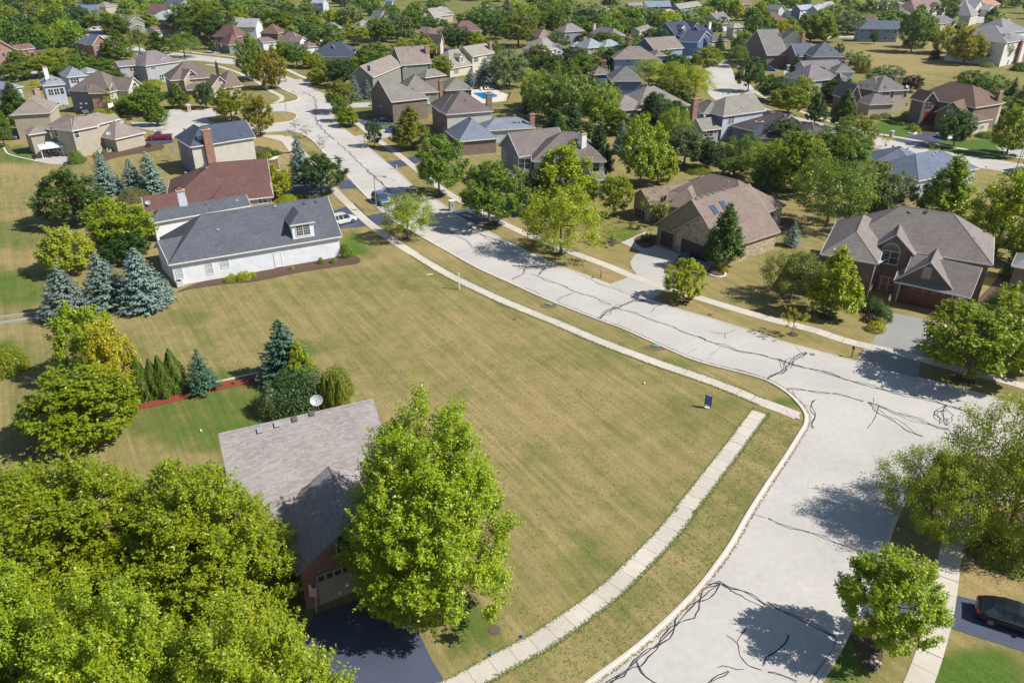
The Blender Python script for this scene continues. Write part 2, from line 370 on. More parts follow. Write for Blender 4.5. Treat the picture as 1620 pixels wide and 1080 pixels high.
turf_patch('traffic_island_turf', island, .1); kerb(island + [island[0]], -1)
# --- sidewalks: every slab you can pick apart is its own piece
def slab_mesh(q, t=.05):
    mb = MB(); a, b2, c, d = q; up = Vector((0, 0, t)); dn = Vector((0, 0, -.05)); cen = (a + b2 + c + d) / 4
    ins = [p.lerp(cen, .0) for p in q]
    mb.poly([p + up for p in ins])
    for i in range(4): mb.poly([ins[i] + dn, ins[(i + 1) % 4] + dn, ins[(i + 1) % 4] + up, ins[i] + up])
    return mb
rs = random.Random(4)
M_WALKS = [ground_mat('sidewalk_concrete', tuple(v * k for v in (.505, .46, .39)), 'concrete') for k in (1.0, .95, 1.05)]
M_JOINT = ground_mat('joint_soil', (.16, .12, .06), 'mulch')
budget = [290]
def sidewalk(name, pts, w=1.5, slabs=True, z=.035, gaps=()):
    path = resample(catmull(gl(pts)), 1.6); root = ribbon(name, path, w * .97, M_JOINT, .02)
    if not slabs: root.data.materials[0] = M_WALK; root.location.z += z - .02; return root
    far = MB(); L, Rr = offset(path, w / 2), offset(path, -w / 2)
    for i in range(len(path) - 1):
        g = .012 if rs.random() < .86 else .05; g2 = g / 1.6
        q = [Rr[i].lerp(Rr[i + 1], g2), Rr[i].lerp(Rr[i + 1], 1 - .008), L[i].lerp(L[i + 1], 1 - .008), L[i].lerp(L[i + 1], g2)]
        tilt = rs.uniform(-.004, .004); q = [p + Vector((0, 0, tilt * (1 if k < 2 else -1))) for k, p in enumerate(q)]
        px = pix(path[i]); vis = -30 < px[0] < 1650 and px[1] < 1110
        if vis and px[2] > 6.5 and budget[0] > 0:
            budget[0] -= 1; o = slab_mesh(q, z).build('slab', M_WALKS[rs.choice((0, 0, 1, 2))], root)
        else: mb2 = slab_mesh(q, z); n = len(far.v); far.v += mb2.v; far.f += [tuple(v + n for v in f) for f in mb2.f]; far.m += mb2.m
    if far.f: tag(far.build('slab_run', M_WALK, root), kind='stuff')
    return root
sidewalk('sidewalk', [(640,1130),(700,1097),(750,1072),(795,1046),(845,1020),(872,1003),(925,966),(971,930),(1010,892),(1047,854),(1082,812),(1092,797),(1163,705),(1190,668),(1208,644)], 1.62)
sidewalk('sidewalk', [(1262,658),(1235,647),(1205,636),(1135,607),(1045,576),(950,540),(877,509),(810,482),(755,457),(705,432),(655,402),(617,377),(580,350),(530,302),(510,280),(490,255),(468,230),(452,214)], 1.5)
sidewalk('sidewalk', [(1400,1200),(1457,1072),(1485,985),(1495,935),(1502,885),(1510,855),(1530,810),(1560,785),(1620,790),(1700,800)], 1.55)
sidewalk('sidewalk', [(1720,640),(1590,602),(1540,590),(1440,563),(1365,546),(1327,536),(1290,523),(1215,504),(1147,484),(1085,465),(1010,441),(960,420),(885,392),(825,367),(780,345),(719,312),(684,288),(652,262),(624,240),(598,222),(584,211),(570,199),(558,190),(545,172)], 1.5)
sidewalk('sidewalk', [(435,163.5),(446,158),(444,152),(428,144),(411,132),(394,123),(370,113),(344,105),(325,102)], 1.6, False)
sidewalk('sidewalk', [(490,126),(479,122),(468,117),(454,110),(440,103)], 1.6, False)
sidewalk('sidewalk', [(285,80),(311,84),(350,88),(380,92),(400,97)], 1.6, False)
sidewalk('sidewalk', [(1180,130),(1195,146),(1230,163),(1265,176),(1302,189),(1325,195),(1375,209),(1412,216),(1468,226),(1505,233),(1561,242),(1620,251),(1700,266)], 1.5, False)
sidewalk('sidewalk', [(1135,97),(1165,103),(1180,118),(1180,130)], 1.4, False)
# red tactile ramp at the corner
t0 = gl([(1243,648),(1263,655),(1266,664),(1247,657)]); sheet('tactile_ramp', t0, flat((.52, .40, .38), .8, name='red_paver'), .06, thick=.05)
# --- driveways and paths
def drive(pts, mat=None, z=.022, name='driveway'): return sheet(name, gl(pts), mat or M_ASPH, z)
drive([(497,970),(640,926),(655,985),(685,1047),(712,1090),(660,1200),(500,1200),(468,1090),(480,1010)])
drive([(520,364),(521,336),(562,322),(579,340),(597,356),(560,360)]); drive([(578,342),(610,336),(628,351),(600,357)])
drive([(445,300),(470,288),(497,284),(520,286),(533,298),(500,306),(450,313)]); drive([(528,287),(554,284),(564,298),(540,299.5)])
drive([(533,195),(560,191),(591,188),(620,190),(620,197),(590,201),(573,199),(543,201.5)])
drive([(528,160),(548,158),(556,163.5),(587,162),(617,161),(622,168),(600,169),(556,171),(545,176),(527,176)], M_DRIVE)
drive([(560,216),(585,212),(607,205),(628,204),(640,216),(628,217),(595,220),(573,225)], M_DRIVE)
drive([(611,256),(634,253),(658,246),(672,252),(665,257),(645,262),(625,266)])
drive([(714,335),(742,330),(800,318),(845,312),(850,330),(820,342),(768,350),(752,355)])
drive([(963,450),(1007,434),(1000,425),(997,415),(1003,404),(1016,398),(1030,386),(1127,419),(1118,432),(1075,452),(1050,459),(1032,473),(1000,465)], M_DRIVE)
drive([(982,384),(1000,376),(1022,366),(1027,370),(1012,377),(1030,388),(1016,399),(1000,392)], M_DRIVE, .03, 'front_walk')
drive([(1353,573),(1366,553),(1380,540),(1409,494),(1487,510),(1472,540),(1456,570),(1453,598)], M_DRIVEG)
drive([(1345,478),(1355,492),(1372,498),(1376,492),(1360,480)], M_DRIVE, .03, 'front_walk')
drive([(1511,941),(1555,952),(1620,970),(1720,1000),(1720,1060),(1620,1031),(1499,992)]); drive([(1374,936),(1392,928),(1492,932),(1480,985),(1357,978)])
drive([(1412,221),(1450,213),(1478,211),(1503,221),(1477,227),(1460,234),(1436,228)])
drive([(229,221),(272,217),(274,226),(237,233)]); drive([(206,193),(243,194),(252,201),(247,208),(214,202)], M_DRIVE)
drive([(197,174),(236,176),(232,182),(198,180)], M_DRIVE); drive([(262,182),(269,174),(280,173),(297,178)], M_DRIVE)
drive([(1055,86),(1092,86),(1096,91),(1058,92)], M_DRIVE); drive([(1240,112),(1262,107),(1275,118),(1240,124)], M_DRIVE)
drive([(683,78),(718,75),(732,80),(700,84)]); drive([(1335,182),(1370,198),(1345,206),(1318,196)]); drive([(1575,232),(1640,238),(1640,252),(1590,244)], M_DRIVE)
drive([(325,79),(350,76),(362,82),(338,86)], M_DRIVE); drive([(1150,131),(1175,128),(1200,147),(1180,150)], M_DRIVE); drive([(1530,24),(1580,23),(1600,32),(1545,37)], M_DRIVE)
drive([(408,214),(447,214),(455,221),(476,252),(468,255),(446,224)], M_WALK, .028, 'corner_walk')
# mulch beds and garden borders
def bed(pts, mat=None, name='mulch_bed'): return sheet(name, catmull(gl(pts), True, 4), mat or M_MULCH, .06, thick=.06)
bed([(278,463),(300,458),(330,453),(366,449),(400,446),(440,438),(480,430),(520,424),(545,420),(566,417),(570,410),(558,404),(541,403),(530,408),(500,412),(440,424),(380,436),(320,446)])
bed([(216,646),(245,643),(275,636),(302,629),(345,618),(385,609),(432,612),(460,622),(470,600),(430,592),(395,597),(340,606),(300,618),(280,622),(232,630)], M_REDM, 'red_mulch_bed')
bed([(1340,1002),(1352,1016),(1362,1050),(1378,1061),(1392,1056),(1396,1030),(1386,1012),(1366,1004)])
bed([(1366,488),(1376,497),(1400,506),(1398,516),(1380,516),(1367,504),(1352,488),(1345,470),(1372,478),(1400,478)]); bed([(1003,380),(1015,372),(1036,372),(1038,384),(1030,391),(1016,392)])
bed([(1112,428),(1140,432),(1146,438),(1125,436)]); bed([(1460,212),(1475,213),(1492,207),(1480,203),(1462,205)], None)
bed([(1130,398),(1185,372),(1240,345),(1262,352),(1240,368),(1190,398),(1150,408)]); bed([(1496,516),(1500,500),(1550,470),(1600,420),(1625,440),(1560,500),(1500,520)])
bed([(1545,830),(1560,868),(1590,888),(1640,892),(1680,860),(1660,820),(1590,810)])
bed([(480,243),(475,236),(450,243),(428,249),(405,255),(392,250),(405,232),(420,234),(440,240)], None); bed([(155,258),(190,248),(255,237),(250,228),(190,236),(150,246)])
bed([(115,250),(128,247),(138,252),(130,259),(112,260)]); bed([(640,302),(660,299),(682,306),(668,311)], None)
for x, y, r in ((696,309,.8),(776,353,1.2),(881,403,.9),(1307,502,.9),(1250,474,.9),(1080,475,.9),(1525,601,1.2),(1254,529,.6),(643,377,.7),(970,384,.8),(1363,440,.0)):
    if r: c = G(x, y); sheet('tree_mulch', [c + Vector((math.cos(t) * r * rs.uniform(.8, 1.2), math.sin(t) * r * rs.uniform(.8, 1.2), 0)) for t in (k * math.pi / 7 for k in range(14))], M_MULCH, .05, thick=.05)
# --- black crack sealant wandering over the street
rt = random.Random(11)
def seam(k, pts, w=.075, wob=.12, twin=0):
    base = catmull(gp(k, pts), False, 6)
    for j in range(1 + twin):
        path = resample(base, .45); ph = rt.uniform(0, 9); a = wob * (1 + 1.8 * j)
        path = offset(path, 0); t = 0; off = 0; out = []
        tv = offset(path, 1)
        for i, p in enumerate(path):
            off += rt.uniform(-1, 1) * a * .5; off *= .86
            side = (tv[i] - p); env = min(1, i / 3, (len(path) - 1 - i) / 3) if j else 1
            out.append(p + side * (off + (.28 * math.sin(ph + i * .55) * env if j else 0)))
        z = .020 + .0015 * j
        if len(out) < 2: continue
        mb = MB(); ww = [w / 2 * rt.uniform(.5, 1.15) for _ in out]; L = offset(out, 1)
        for i in range(len(out) - 1):
            s0, s1 = (L[i] - out[i]), (L[i + 1] - out[i + 1]); up = Vector((0, 0, z))
            mb.poly([out[i] - s0 * ww[i] + up, out[i + 1] - s1 * ww[i + 1] + up, out[i + 1] + s1 * ww[i + 1] + up, out[i] + s0 * ww[i] + up])
        mb.build('crack_sealant', M_TAR, street)
seam('23', [(1500,5),(1640,50)], .05); seam('33', [(0,40),(120,85),(240,120),(400,185),(560,230),(690,275)], .06, .1, 1)
seam('23', [(1240,460),(1310,450),(1400,480),(1460,495),(1550,545),(1640,610)], .09, .1, 2); seam('33', [(20,590),(150,655),(280,720),(420,790),(435,800)], .08, .1, 1)
seam('23', [(1310,450),(1230,520),(1150,590),(1080,660),(1010,750),(940,810),(820,910),(740,980),(640,1040),(560,1100)], .10, .1, 2)
seam('23', [(790,940),(820,1000),(860,1050),(940,1090)], .09, .08, 1); seam('23', [(1355,780),(1420,830),(1440,910),(1500,975),(1620,1020)], .08); seam('23', [(1480,740),(1440,800),(1422,835)], .07)
seam('23', [(1295,985),(1350,970),(1420,990),(1500,978)], .07); seam('23', [(1240,1080),(1290,1040),(1350,1020),(1395,985)], .08, .08, 1); seam('23', [(1610,910),(1600,960),(1580,1000)], .07)
seam('33', [(130,775),(115,820),(60,870),(-10,910)], .10, .06); seam('33', [(435,800),(400,880),(330,980),(265,1075)], .05, .05); seam('33', [(0,1015),(80,1030),(150,1060),(200,1090)], .06, .08, 1)
seam('32', [(-20,245),(60,200),(140,140),(190,105),(250,68)], .10, .1, 3); seam('32', [(180,40),(215,72),(250,80)], .06); seam('32', [(75,110),(80,160),(95,175)], .06, .1, 1)
seam('22', [(1240,0),(1320,20),(1420,60),(1530,75),(1640,105)], .09, .1, 2); seam('32', [(0,100),(150,140),(300,185),(460,230),(600,270),(700,300),(860,330),(1000,370),(1160,410),(1250,440)], .09, .1, 2)
seam('32', [(115,300),(250,310),(380,325),(520,355),(630,385)], .10, .08, 1); seam('32', [(630,385),(700,405),(870,470),(1010,520),(1150,560)], .06, .12, 3); seam('32', [(640,385),(700,450),(820,520),(900,570),(1010,610)], .07, .12, 2)
seam('32', [(700,405),(690,450),(660,510),(628,550)], .07); seam('32', [(672,358),(665,390)], .06); seam('32', [(1130,405),(1105,440),(1115,500),(1130,540)], .08, .12, 3); seam('32', [(1130,440),(1065,450),(1100,500),(1145,490)], .07, .1, 2)
seam('32', [(302,370),(270,405),(270,440),(300,475),(280,520),(278,565)], .08, .1, 1); seam('32', [(232,405),(270,405)], .06, .05, 1); seam('32', [(150,310),(190,370),(240,420)], .05)
seam('22', [(1110,75),(1180,38)], .05, .04); seam('22', [(1255,85),(1325,35)], .06, .04); seam('22', [(1410,170),(1540,210)], .06, .04, 1); seam('22', [(1240,0),(1180,-30)], .08, .1, 2)
seam('21', [(120,655),(250,700),(400,765),(560,820),(640,855)], .08, .1, 1); seam('21', [(640,860),(800,910),(1000,985),(1240,1075)], .08, .1, 1)
seam('21', [(535,935),(640,875),(760,830),(860,820)], .10, .1, 3); seam('21', [(285,825),(330,795),(400,770)], .07, .08, 1); seam('21', [(290,830),(340,860),(430,900)], .06, .08, 1)
seam('21', [(0,710),(120,760),(280,830)], .05, .08, 1); seam('21', [(0,690),(60,660),(80,620)], .08, .06, 1); seam('21', [(170,660),(210,620),(280,600)], .08, .1, 2); seam('21', [(0,600),(100,610),(200,600),(290,610)], .08, .15, 3)
seam('21', [(390,640),(500,690),(620,740),(760,790)], .05, .08, 1); seam('21', [(880,900),(905,860),(940,850)], .07); seam('21', [(1250,1020),(1320,1030),(1370,1025),(1415,1005)], .07, .06); seam('21', [(1350,1030),(1345,1070)], .07)
seam('11', [(1050,400),(1110,385),(1200,375)], .05); seam('11', [(1120,455),(1200,430),(1260,400)], .05); seam('11', [(1060,330),(1160,365),(1260,400),(1350,460),(1390,490),(1500,470),(1580,455)], .07, .1, 1)
seam('11', [(1265,525),(1330,505),(1390,490)], .06); seam('11', [(1200,510),(1300,560),(1380,600)], .06, .1, 1); seam('11', [(1350,350),(1420,400),(1520,440),(1640,480)], .08, .12, 2)
seam('11', [(700,0),(760,45),(820,105),(850,130)], .09, .1, 1); seam('11', [(870,170),(1000,200),(1060,230)], .05)
seam('h', [(0,140),(90,190),(110,270),(98,340),(130,420),(200,490),(270,550)], .11, .12, 2); seam('h', [(290,570),(380,650),(470,740),(600,850),(680,930),(760,1010)], .11, .08, 1)
for pts in ([(190,575),(300,560),(400,540)], [(330,725),(440,705),(540,695),(600,680)], [(330,770),(480,755),(560,740)], [(400,870),(520,865),(600,850),(720,850)], [(490,965),(560,955),(680,950)], [(740,910),(780,890),(760,870)], [(20,250),(110,262)], [(0,330),(100,335)], [(95,570),(190,580)], [(620,860),(700,870),(800,900)]): seam('h', pts, .05, .05)
for pts in ([(930,500),(1050,520)], [(1120,790),(1230,770),(1340,760)], [(1150,690),(1200,720)], [(1260,700),(1330,640)], [(130,790),(300,740),(480,725)]): seam('b', pts, .06, .08)
seam('e', [(540,340),(640,330),(760,335)], .08); seam('e', [(530,390),(640,385),(760,380)], .08); seam('e', [(560,440),(680,445)], .08); seam('f', [(1200,620),(1350,640),(1450,650),(1550,640)], .1)
# ================================================================== HOUSES
LANDMARKS = []
class Blk:
    """one wing: eave line A-B nearest the camera, depth D away from it"""
    def __init__(s, kind, A, B, D, ze, zr, ov=.4):
        s.kind, s.A, s.ze, s.zr, s.D, s.ov = kind, A, ze, zr, D, ov
        s.L = (B - A).length; s.x = (B - A).normalized(); y = Vector((-s.x.y, s.x.x, 0))
        mid = (A + B) / 2
        if y.dot(Vector((mid.x, mid.y, 0))) < 0: s.A = B; s.x = -s.x; y = Vector((-s.x.y, s.x.x, 0))
        s.y = y
    def w(s, x, y, z): p = s.A + s.x * x + s.y * y; return Vector((p.x, p.y, z))
def line_pt(k, p, z): q = P(k, p); return G(q[0], q[1], z)
def make_blk(k, spec):
    kind = spec[0]; o = spec[-1] if isinstance(spec[-1], dict) else {}
    ze = spec[4]; A, B = line_pt(k, spec[1], ze), line_pt(k, spec[2], ze)
    A.z = B.z = 0
    d = (B - A).normalized(); n = Vector((-d.y, d.x, 0)); mid = (A + B) / 2
    if n.dot(mid) < 0: n = -n
    q = P(k, spec[3]) if spec[3] else None; pitch = o.get('p', .72)
    if kind == 'gy':
        if q:
            r = ray(*q); t = (A.dot(n)) / r.dot(n); zr = CAM_H + r.z * t
        else: zr = ze + pitch * (B - A).length / 2
        D = o.get('D', 6)
    else:
        if q:
            # ray against the front roof plane z = ze + pitch*dist
            r = ray(*q); c = Vector((0, 0, CAM_H)); dist0 = (c - A).dot(n)
            t = (ze + pitch * dist0 - CAM_H) / (r.z - pitch * r.dot(n)); s_ = dist0 + r.dot(n) * t
        else: s_ = o.get('D', 10) / 2
        D = 2 * s_ if kind != 'sh' else s_
        zr = ze + pitch * s_
        if 'D' in o and kind != 'sh': D = o['D']
        D = max(2.0, min(D, 26)); zr = ze + pitch * (D if kind == 'sh' else D / 2)
    return Blk(kind, A, B, D, ze, min(zr, 15), o.get('ov', .4))
def T(o, blk, rt): return None
def add_roof(b, root, M, mroof, mtrim):
    L, D, ze, zr = b.L, b.D, b.ze, b.zr; mb = MB(); w = lambda x, y, z: M @ b.w(x, y, z); k = b.kind
    e0, e1, e2, e3 = (0, 0), (L, 0), (L, D), (0, D)
    if k == 'sh':
        P4 = [w(0, 0, ze), w(L, 0, ze), w(L, D, zr), w(0, D, zr)]; faces = [P4]
    elif k == 'gy' or (k == 'hh' and L < D):
        if k == 'gy': r0, r1 = w(L / 2, 0, zr), w(L / 2, D, zr)
        else: zr = ze + (zr - ze) * L / D; r0, r1 = w(L / 2, L / 2, zr), w(L / 2, D - L / 2, zr)
        faces = [[w(0, D, ze), w(0, 0, ze), r0, r1], [w(L, 0, ze), w(L, D, ze), r1, r0]]
        if k == 'hh': faces += [[w(0, 0, ze), w(L, 0, ze), r0], [w(L, D, ze), w(0, D, ze), r1]]
    else:
        x0 = D / 2 if k[0] == 'h' else 0; x1 = L - D / 2 if k[1] == 'h' else L
        if x0 > x1: x0 = x1 = (x0 + x1) / 2
        r0, r1 = w(x0, D / 2, zr), w(x1, D / 2, zr)
        faces = [[w(0, 0, ze), w(L, 0, ze), r1, r0], [w(L, D, ze), w(0, D, ze), r0, r1]]
        if (r0 - r1).length < .05: faces = [[w(0, 0, ze), w(L, 0, ze), r0], [w(L, D, ze), w(0, D, ze), r0]]
        faces.append([w(0, D, ze), w(0, 0, ze), r0]) if k[0] == 'h' else None
        faces.append([w(L, 0, ze), w(L, D, ze), r1]) if k[1] == 'h' else None
    for f in faces: mb.poly(f)
    roof = mb.build('roof', mroof, root); tb = MB(); dn = Vector((0, 0, -.17)); cen = sum((p for f in faces for p in f), Vector()) / sum(len(f) for f in faces)
    edges = {}
    for f in faces:
        for i in range(len(f)):
            a, c = f[i], f[(i + 1) % len(f)]; key = tuple(sorted((tuple(round(v, 2) for v in a), tuple(round(v, 2) for v in c)))); edges.setdefault(key, []).append((a, c))
    for es in edges.values():
        if len(es) == 1:
            a, c = es[0]; tb.poly([a + dn, c + dn, c, a])
            # a slim board standing proud of the edge
            n = (c - a).cross(Vector((0, 0, 1))).normalized() * .05; up = Vector((0, 0, .015))
            tb.poly([a + n + dn, c + n + dn, c + n + up, a + n + up]); tb.poly([a + up, a + n + up, c + n + up, c + up]); tb.poly([a + dn, c + dn, c + n + dn, a + n + dn])
    for f in faces: tb.poly([p + dn for p in reversed(f)])
    tb.build('roof_trim', mtrim, root)
    ridge = []
    for es in edges.values():
        if len(es) == 2 and b.ov < .6 and b.L > 5: ridge.append(es[0])
    if ridge:
        rb = MB()
        for a, c in ridge:
            n = (c - a).cross(Vector((0, 0, 1))).normalized() * .13; up = Vector((0, 0, .045)); lo = Vector((0, 0, -.06))
            rb.poly([a - n + lo, c - n + lo, c + up, a + up]); rb.poly([a + up, c + up, c + n + lo, a + n + lo])
        rb.build('ridge_cap', mroof, root)
    return roof
def add_walls(b, root, M, mat, mats={}):
    o = b.ov; L, D, ze, zr = b.L, b.D, b.ze - .1, b.zr; w = lambda x, y, z: M @ b.w(x, y, z); k = b.kind
    if k == 'hh' and L < D: pass
    zt = lambda x, y: ze
    def wall(m, pts): mbs.setdefault(m, MB()).poly(pts)
    mbs = {}
    x0, x1, y0, y1 = o, L - o, o, D - o; fr = mats.get('f', mat); lf = mats.get('l', mat); rt2 = mats.get('r', mat); bk = mats.get('b', mat)
    if x1 - x0 < .5 or y1 - y0 < .5: x0, x1, y0, y1 = .1, L - .1, .1, D - .1
    if k == 'gy':
        s = (zr - b.ze) / (L / 2); ga = lambda x: ze + s * min(x, L - x) - .06
        wall(fr, [w(x0, y0, 0), w(x1, y0, 0), w(x1, y0, ga(x1)), w(L / 2, y0, zr - .16), w(x0, y0, ga(x0))])
        wall(bk, [w(x1, y1, 0), w(x0, y1, 0), w(x0, y1, ga(x0)), w(L / 2, y1, zr - .16), w(x1, y1, ga(x1))])
        wall(lf, [w(x0, y1, 0), w(x0, y0, 0), w(x0, y0, ga(x0)), w(x0, y1, ga(x0))]); wall(rt2, [w(x1, y0, 0), w(x1, y1, 0), w(x1, y1, ga(x1)), w(x1, y0, ga(x1))])
    elif k == 'sh':
        s = (zr - b.ze) / D; g = lambda y: ze + s * y - .06
        wall(fr, [w(x0, y0, 0), w(x1, y0, 0), w(x1, y0, g(y0)), w(x0, y0, g(y0))]); wall(lf, [w(x0, y1, 0), w(x0, y0, 0), w(x0, y0, g(y0)), w(x0, y1, g(y1))])
        wall(rt2, [w(x1, y0, 0), w(x1, y1, 0), w(x1, y1, g(y1)), w(x1, y0, g(y0))])
    else:
        s = (zr - b.ze) / (D / 2); g = lambda y: ze + s * min(y, D - y) - .06
        wall(fr, [w(x0, y0, 0), w(x1, y0, 0), w(x1, y0, g(y0)), w(x0, y0, g(y0))]); wall(bk, [w(x1, y1, 0), w(x0, y1, 0), w(x0, y1, g(y1)), w(x1, y1, g(y1))])
        for side, xx, mm in ((0, x0, lf), (1, x1, rt2)):
            pts = [w(xx, y1, 0), w(xx, y0, 0), w(xx, y0, g(y0))] + ([w(xx, D / 2, zr - .16)] if k[side] == 'g' else []) + [w(xx, y1, g(y1))]
            wall(mm, pts if side == 0 else pts[::-1])
    for m, mb in mbs.items(): mb.build('wall', m, root)
    # corner boards
FRAME_LIB = {}
def window(root, M, o, u, n, wd, ht, style='2', trim=None, shutters=None, pane=None):
    """o: centre on the wall; u: horizontal unit vector; n: outward normal"""
    z = Vector((0, 0, 1)); mb = MB()
    def q(x, y, d): return M @ (o + u * x + z * y + n * d)
    def bar(x0, x1, y0, y1, d0=.0, d1=.06):
        c = [[q(x, y, d) for x, y in ((x0, y0), (x1, y0), (x1, y1), (x0, y1))] for d in (d0, d1)]; mb.poly(c[1])
        for i in range(4): mb.poly([c[0][i], c[0][(i + 1) % 4], c[1][(i + 1) % 4], c[1][i]])
    a, h2, t = wd / 2, ht / 2, .09
    bar(-a - t, a + t, -h2 - t * 1.3, -h2); bar(-a - t, a + t, h2, h2 + t); bar(-a - t, -a, -h2, h2); bar(a, a + t, -h2, h2)
    nn = max(1, int(style[0])) if style[0].isdigit() else 1
    for i in range(1, nn): x = -a + wd * i / nn; bar(x - .05, x + .05, -h2, h2, 0, .055)
    if 'm' in style or nn > 0: bar(-a, a, -.025, .025, 0, .045)
    if 'g' in style:
        for i in range(nn):
            for j in (1, 2): x = -a + wd * (i + j / 3) / nn; bar(x - .015, x + .015, -h2, h2, 0, .042)
        for y in (-h2 / 2, h2 / 2): bar(-a, a, y - .015, y + .015, 0, .042)
    if 'a' in style:
        seg = 10; pts = [(a * math.cos(math.pi * i / seg), h2 + a * math.sin(math.pi * i / seg)) for i in range(seg + 1)]
        for i in range(seg):
            (x0, y0), (x1, y1) = pts[i], pts[i + 1]; s = (a + t) / a; X0, Y0, X1, Y1 = x0 * s, h2 + (y0 - h2) * s, x1 * s, h2 + (y1 - h2) * s
            mb.poly([q(x0, y0, .06), q(X0, Y0, .06), q(X1, Y1, .06), q(x1, y1, .06)])
    fr = mb.build('window', trim or M_WHITE, root); pb = MB()
    for i in range(nn):
        x0 = -a + wd * i / nn + .03; x1 = -a + wd * (i + 1) / nn - .03; pb.poly([q(x0, -h2, .02), q(x1, -h2, .02), q(x1, h2, .02), q(x0, h2, .02)])
    if 'a' in style: pb.poly([q(x, y, .02) for x, y in pts])
    pb.build('pane', pane or glassy(), fr)
    if shutters:
        for sx in (-1, 1):
            sb = MB(); x0, x1 = sorted((sx * (a + t), sx * (a + t + .38))); c = [[q(x, y, d) for x, y in ((x0, -h2), (x1, -h2), (x1, h2), (x0, h2))] for d in (0, .05)]; sb.poly(c[1])
            for i in range(4): sb.poly([c[0][i], c[0][(i + 1) % 4], c[1][(i + 1) % 4], c[1][i]])
            sb.build('shutter', shutters, root)
    return fr
def garage(root, M, o, u, n, wd, ht, mat, panels=4, glass=False, trim=None):
    z = Vector((0, 0, 1)); fb = MB()
    def q(x, y, d): return M @ (o + u * x + z * y + n * d)
    def bar(mb, x0, x1, y0, y1, d0, d1):
        c = [[q(x, y, d) for x, y in ((x0, y0), (x1, y0), (x1, y1), (x0, y1))] for d in (d0, d1)]; mb.poly(c[1])
        for i in range(4): mb.poly([c[0][i], c[0][(i + 1) % 4], c[1][(i + 1) % 4], c[1][i]])
    for x0, x1, y0, y1 in ((-wd / 2 - .12, -wd / 2, 0, ht), (wd / 2, wd / 2 + .12, 0, ht), (-wd / 2 - .12, wd / 2 + .12, ht, ht + .12)): bar(fb, x0, x1, y0, y1, 0, .07)
    g = fb.build('garage_door', trim or M_WHITE, root)
    for i in range(panels):
        mb = MB(); y0, y1 = ht * i / panels + .012, ht * (i + 1) / panels - .012; bar(mb, -wd / 2, wd / 2, y0, y1, 0, .03)
        nx = max(2, round(wd / .62))
        for j in range(nx): x = -wd / 2 + wd * (j + .5) / nx; bar(mb, x - wd / nx * .38, x + wd / nx * .38, y0 + .1, y1 - .1, .03, .045)
        mb.build('door_panel', mat, g)
        if glass and i == panels - 1:
            gb = MB()
            for j in range(nx):
                x = -wd / 2 + wd * (j + .5) / nx
                if j % 2 == 0 or glass == 'all': bar(gb, x - wd / nx * .36, x + wd / nx * .36, y0 + .12, y1 - .12, .045, .055)
            gb.build('door_glass', glassy(), g)
    return g
def face_hit(b, face, q):
    o = b.ov
    if face == 'f': p0 = b.A + b.y * o; n = -b.y; u = b.x
    elif face == 'l': p0 = b.A + b.x * o; n = -b.x; u = -b.y
    else: p0 = b.A + b.x * (b.L - o); n = b.x; u = b.y
    r = ray(*q); c = Vector((0, 0, CAM_H)); t = (p0 - c).dot(n) / r.dot(n); h = c + r * t
    return h, u, n
def roof_z(b, p):
    x, y = (p - b.A).dot(b.x), (p - b.A).dot(b.y)
    if not (-.8 < x < b.L + .8 and -.8 < y < b.D + .8): return None
    if b.kind == 'gy': return b.ze + (b.zr - b.ze) * (1 - abs(x - b.L / 2) / (b.L / 2))
    if b.kind == 'sh': return b.ze + (b.zr - b.ze) * y / b.D
    return b.ze + (b.zr - b.ze) * (1 - abs(y - b.D / 2) / (b.D / 2))
def chimney(root, M, k, px, zt, w, d, mat, x, z0=0.0, cap=M_TAN, pot=True, bl=()):
    best = None
    for i in range(0, 110):
        z = 3.5 + i * .1; c = line_pt(k, px, z); rz = [r for r in (roof_z(b, Vector((c.x, c.y, 0))) for b in bl) if r is not None]
        if rz and z - max(rz) > .9:
            cost = abs(z - max(rz) - 2.0)
            if best is None or cost < best[0]: best = (cost, z)
    if best and zt > 0: zt = best[1]
    if zt < 0:
        b = bl[0] if zt > -1.5 else bl[1]; zt = min((abs((line_pt(k, px, z) - b.A).dot(b.y) + .05), z) for z in (4 + i * .05 for i in range(240)))[1]
    c = line_pt(k, px, zt); y = Vector((-x.y, x.x, 0)); mb = MB()
    Mx = M @ Matrix(((x.x, y.x, 0, c.x), (x.y, y.y, 0, c.y), (0, 0, 1, 0), (0, 0, 0, 1)))
    mb.box(-w / 2, w / 2, -d / 2, d / 2, z0, zt, 0, Mx); ch = mb.build('chimney', mat, root)
    cb = MB(); cb.box(-w / 2 - .1, w / 2 + .1, -d / 2 - .1, d / 2 + .1, zt, zt + .14, 0, Mx); cb.build('chimney_cap', cap, ch)
    if pot: pb = MB(); pb.box(-w / 4, w / 4, -d / 4, d / 4, zt + .14, zt + .5, 0, Mx); pb.build('chimney_pot', flat((.25, .1, .06), .7, name='clay_pot'), ch)
def roof_hit(b, q):
    c = Vector((0, 0, CAM_H)); r = ray(*q); n = b.y; s = (b.zr - b.ze) / (b.D / 2)
    if b.kind == 'gy':
        s = (b.zr - b.ze) / (b.L / 2)
        d0 = (b.A + b.x * b.L - c).dot(b.x); # right slope: height ze at x=L
        t = (b.ze + s * d0 - CAM_H) / (r.z + s * r.dot(b.x)); h = c + r * t; up = Vector((s * b.x.x, s * b.x.y, 1)).normalized(); return h, b.y, up
    d0 = (c - b.A).dot(n); t = (b.ze + s * d0 - CAM_H) / (r.z - s * r.dot(n)); h = c + r * t
    return h, b.x, Vector((-s * n.x, -s * n.y, 1)).normalized()
DISH = None
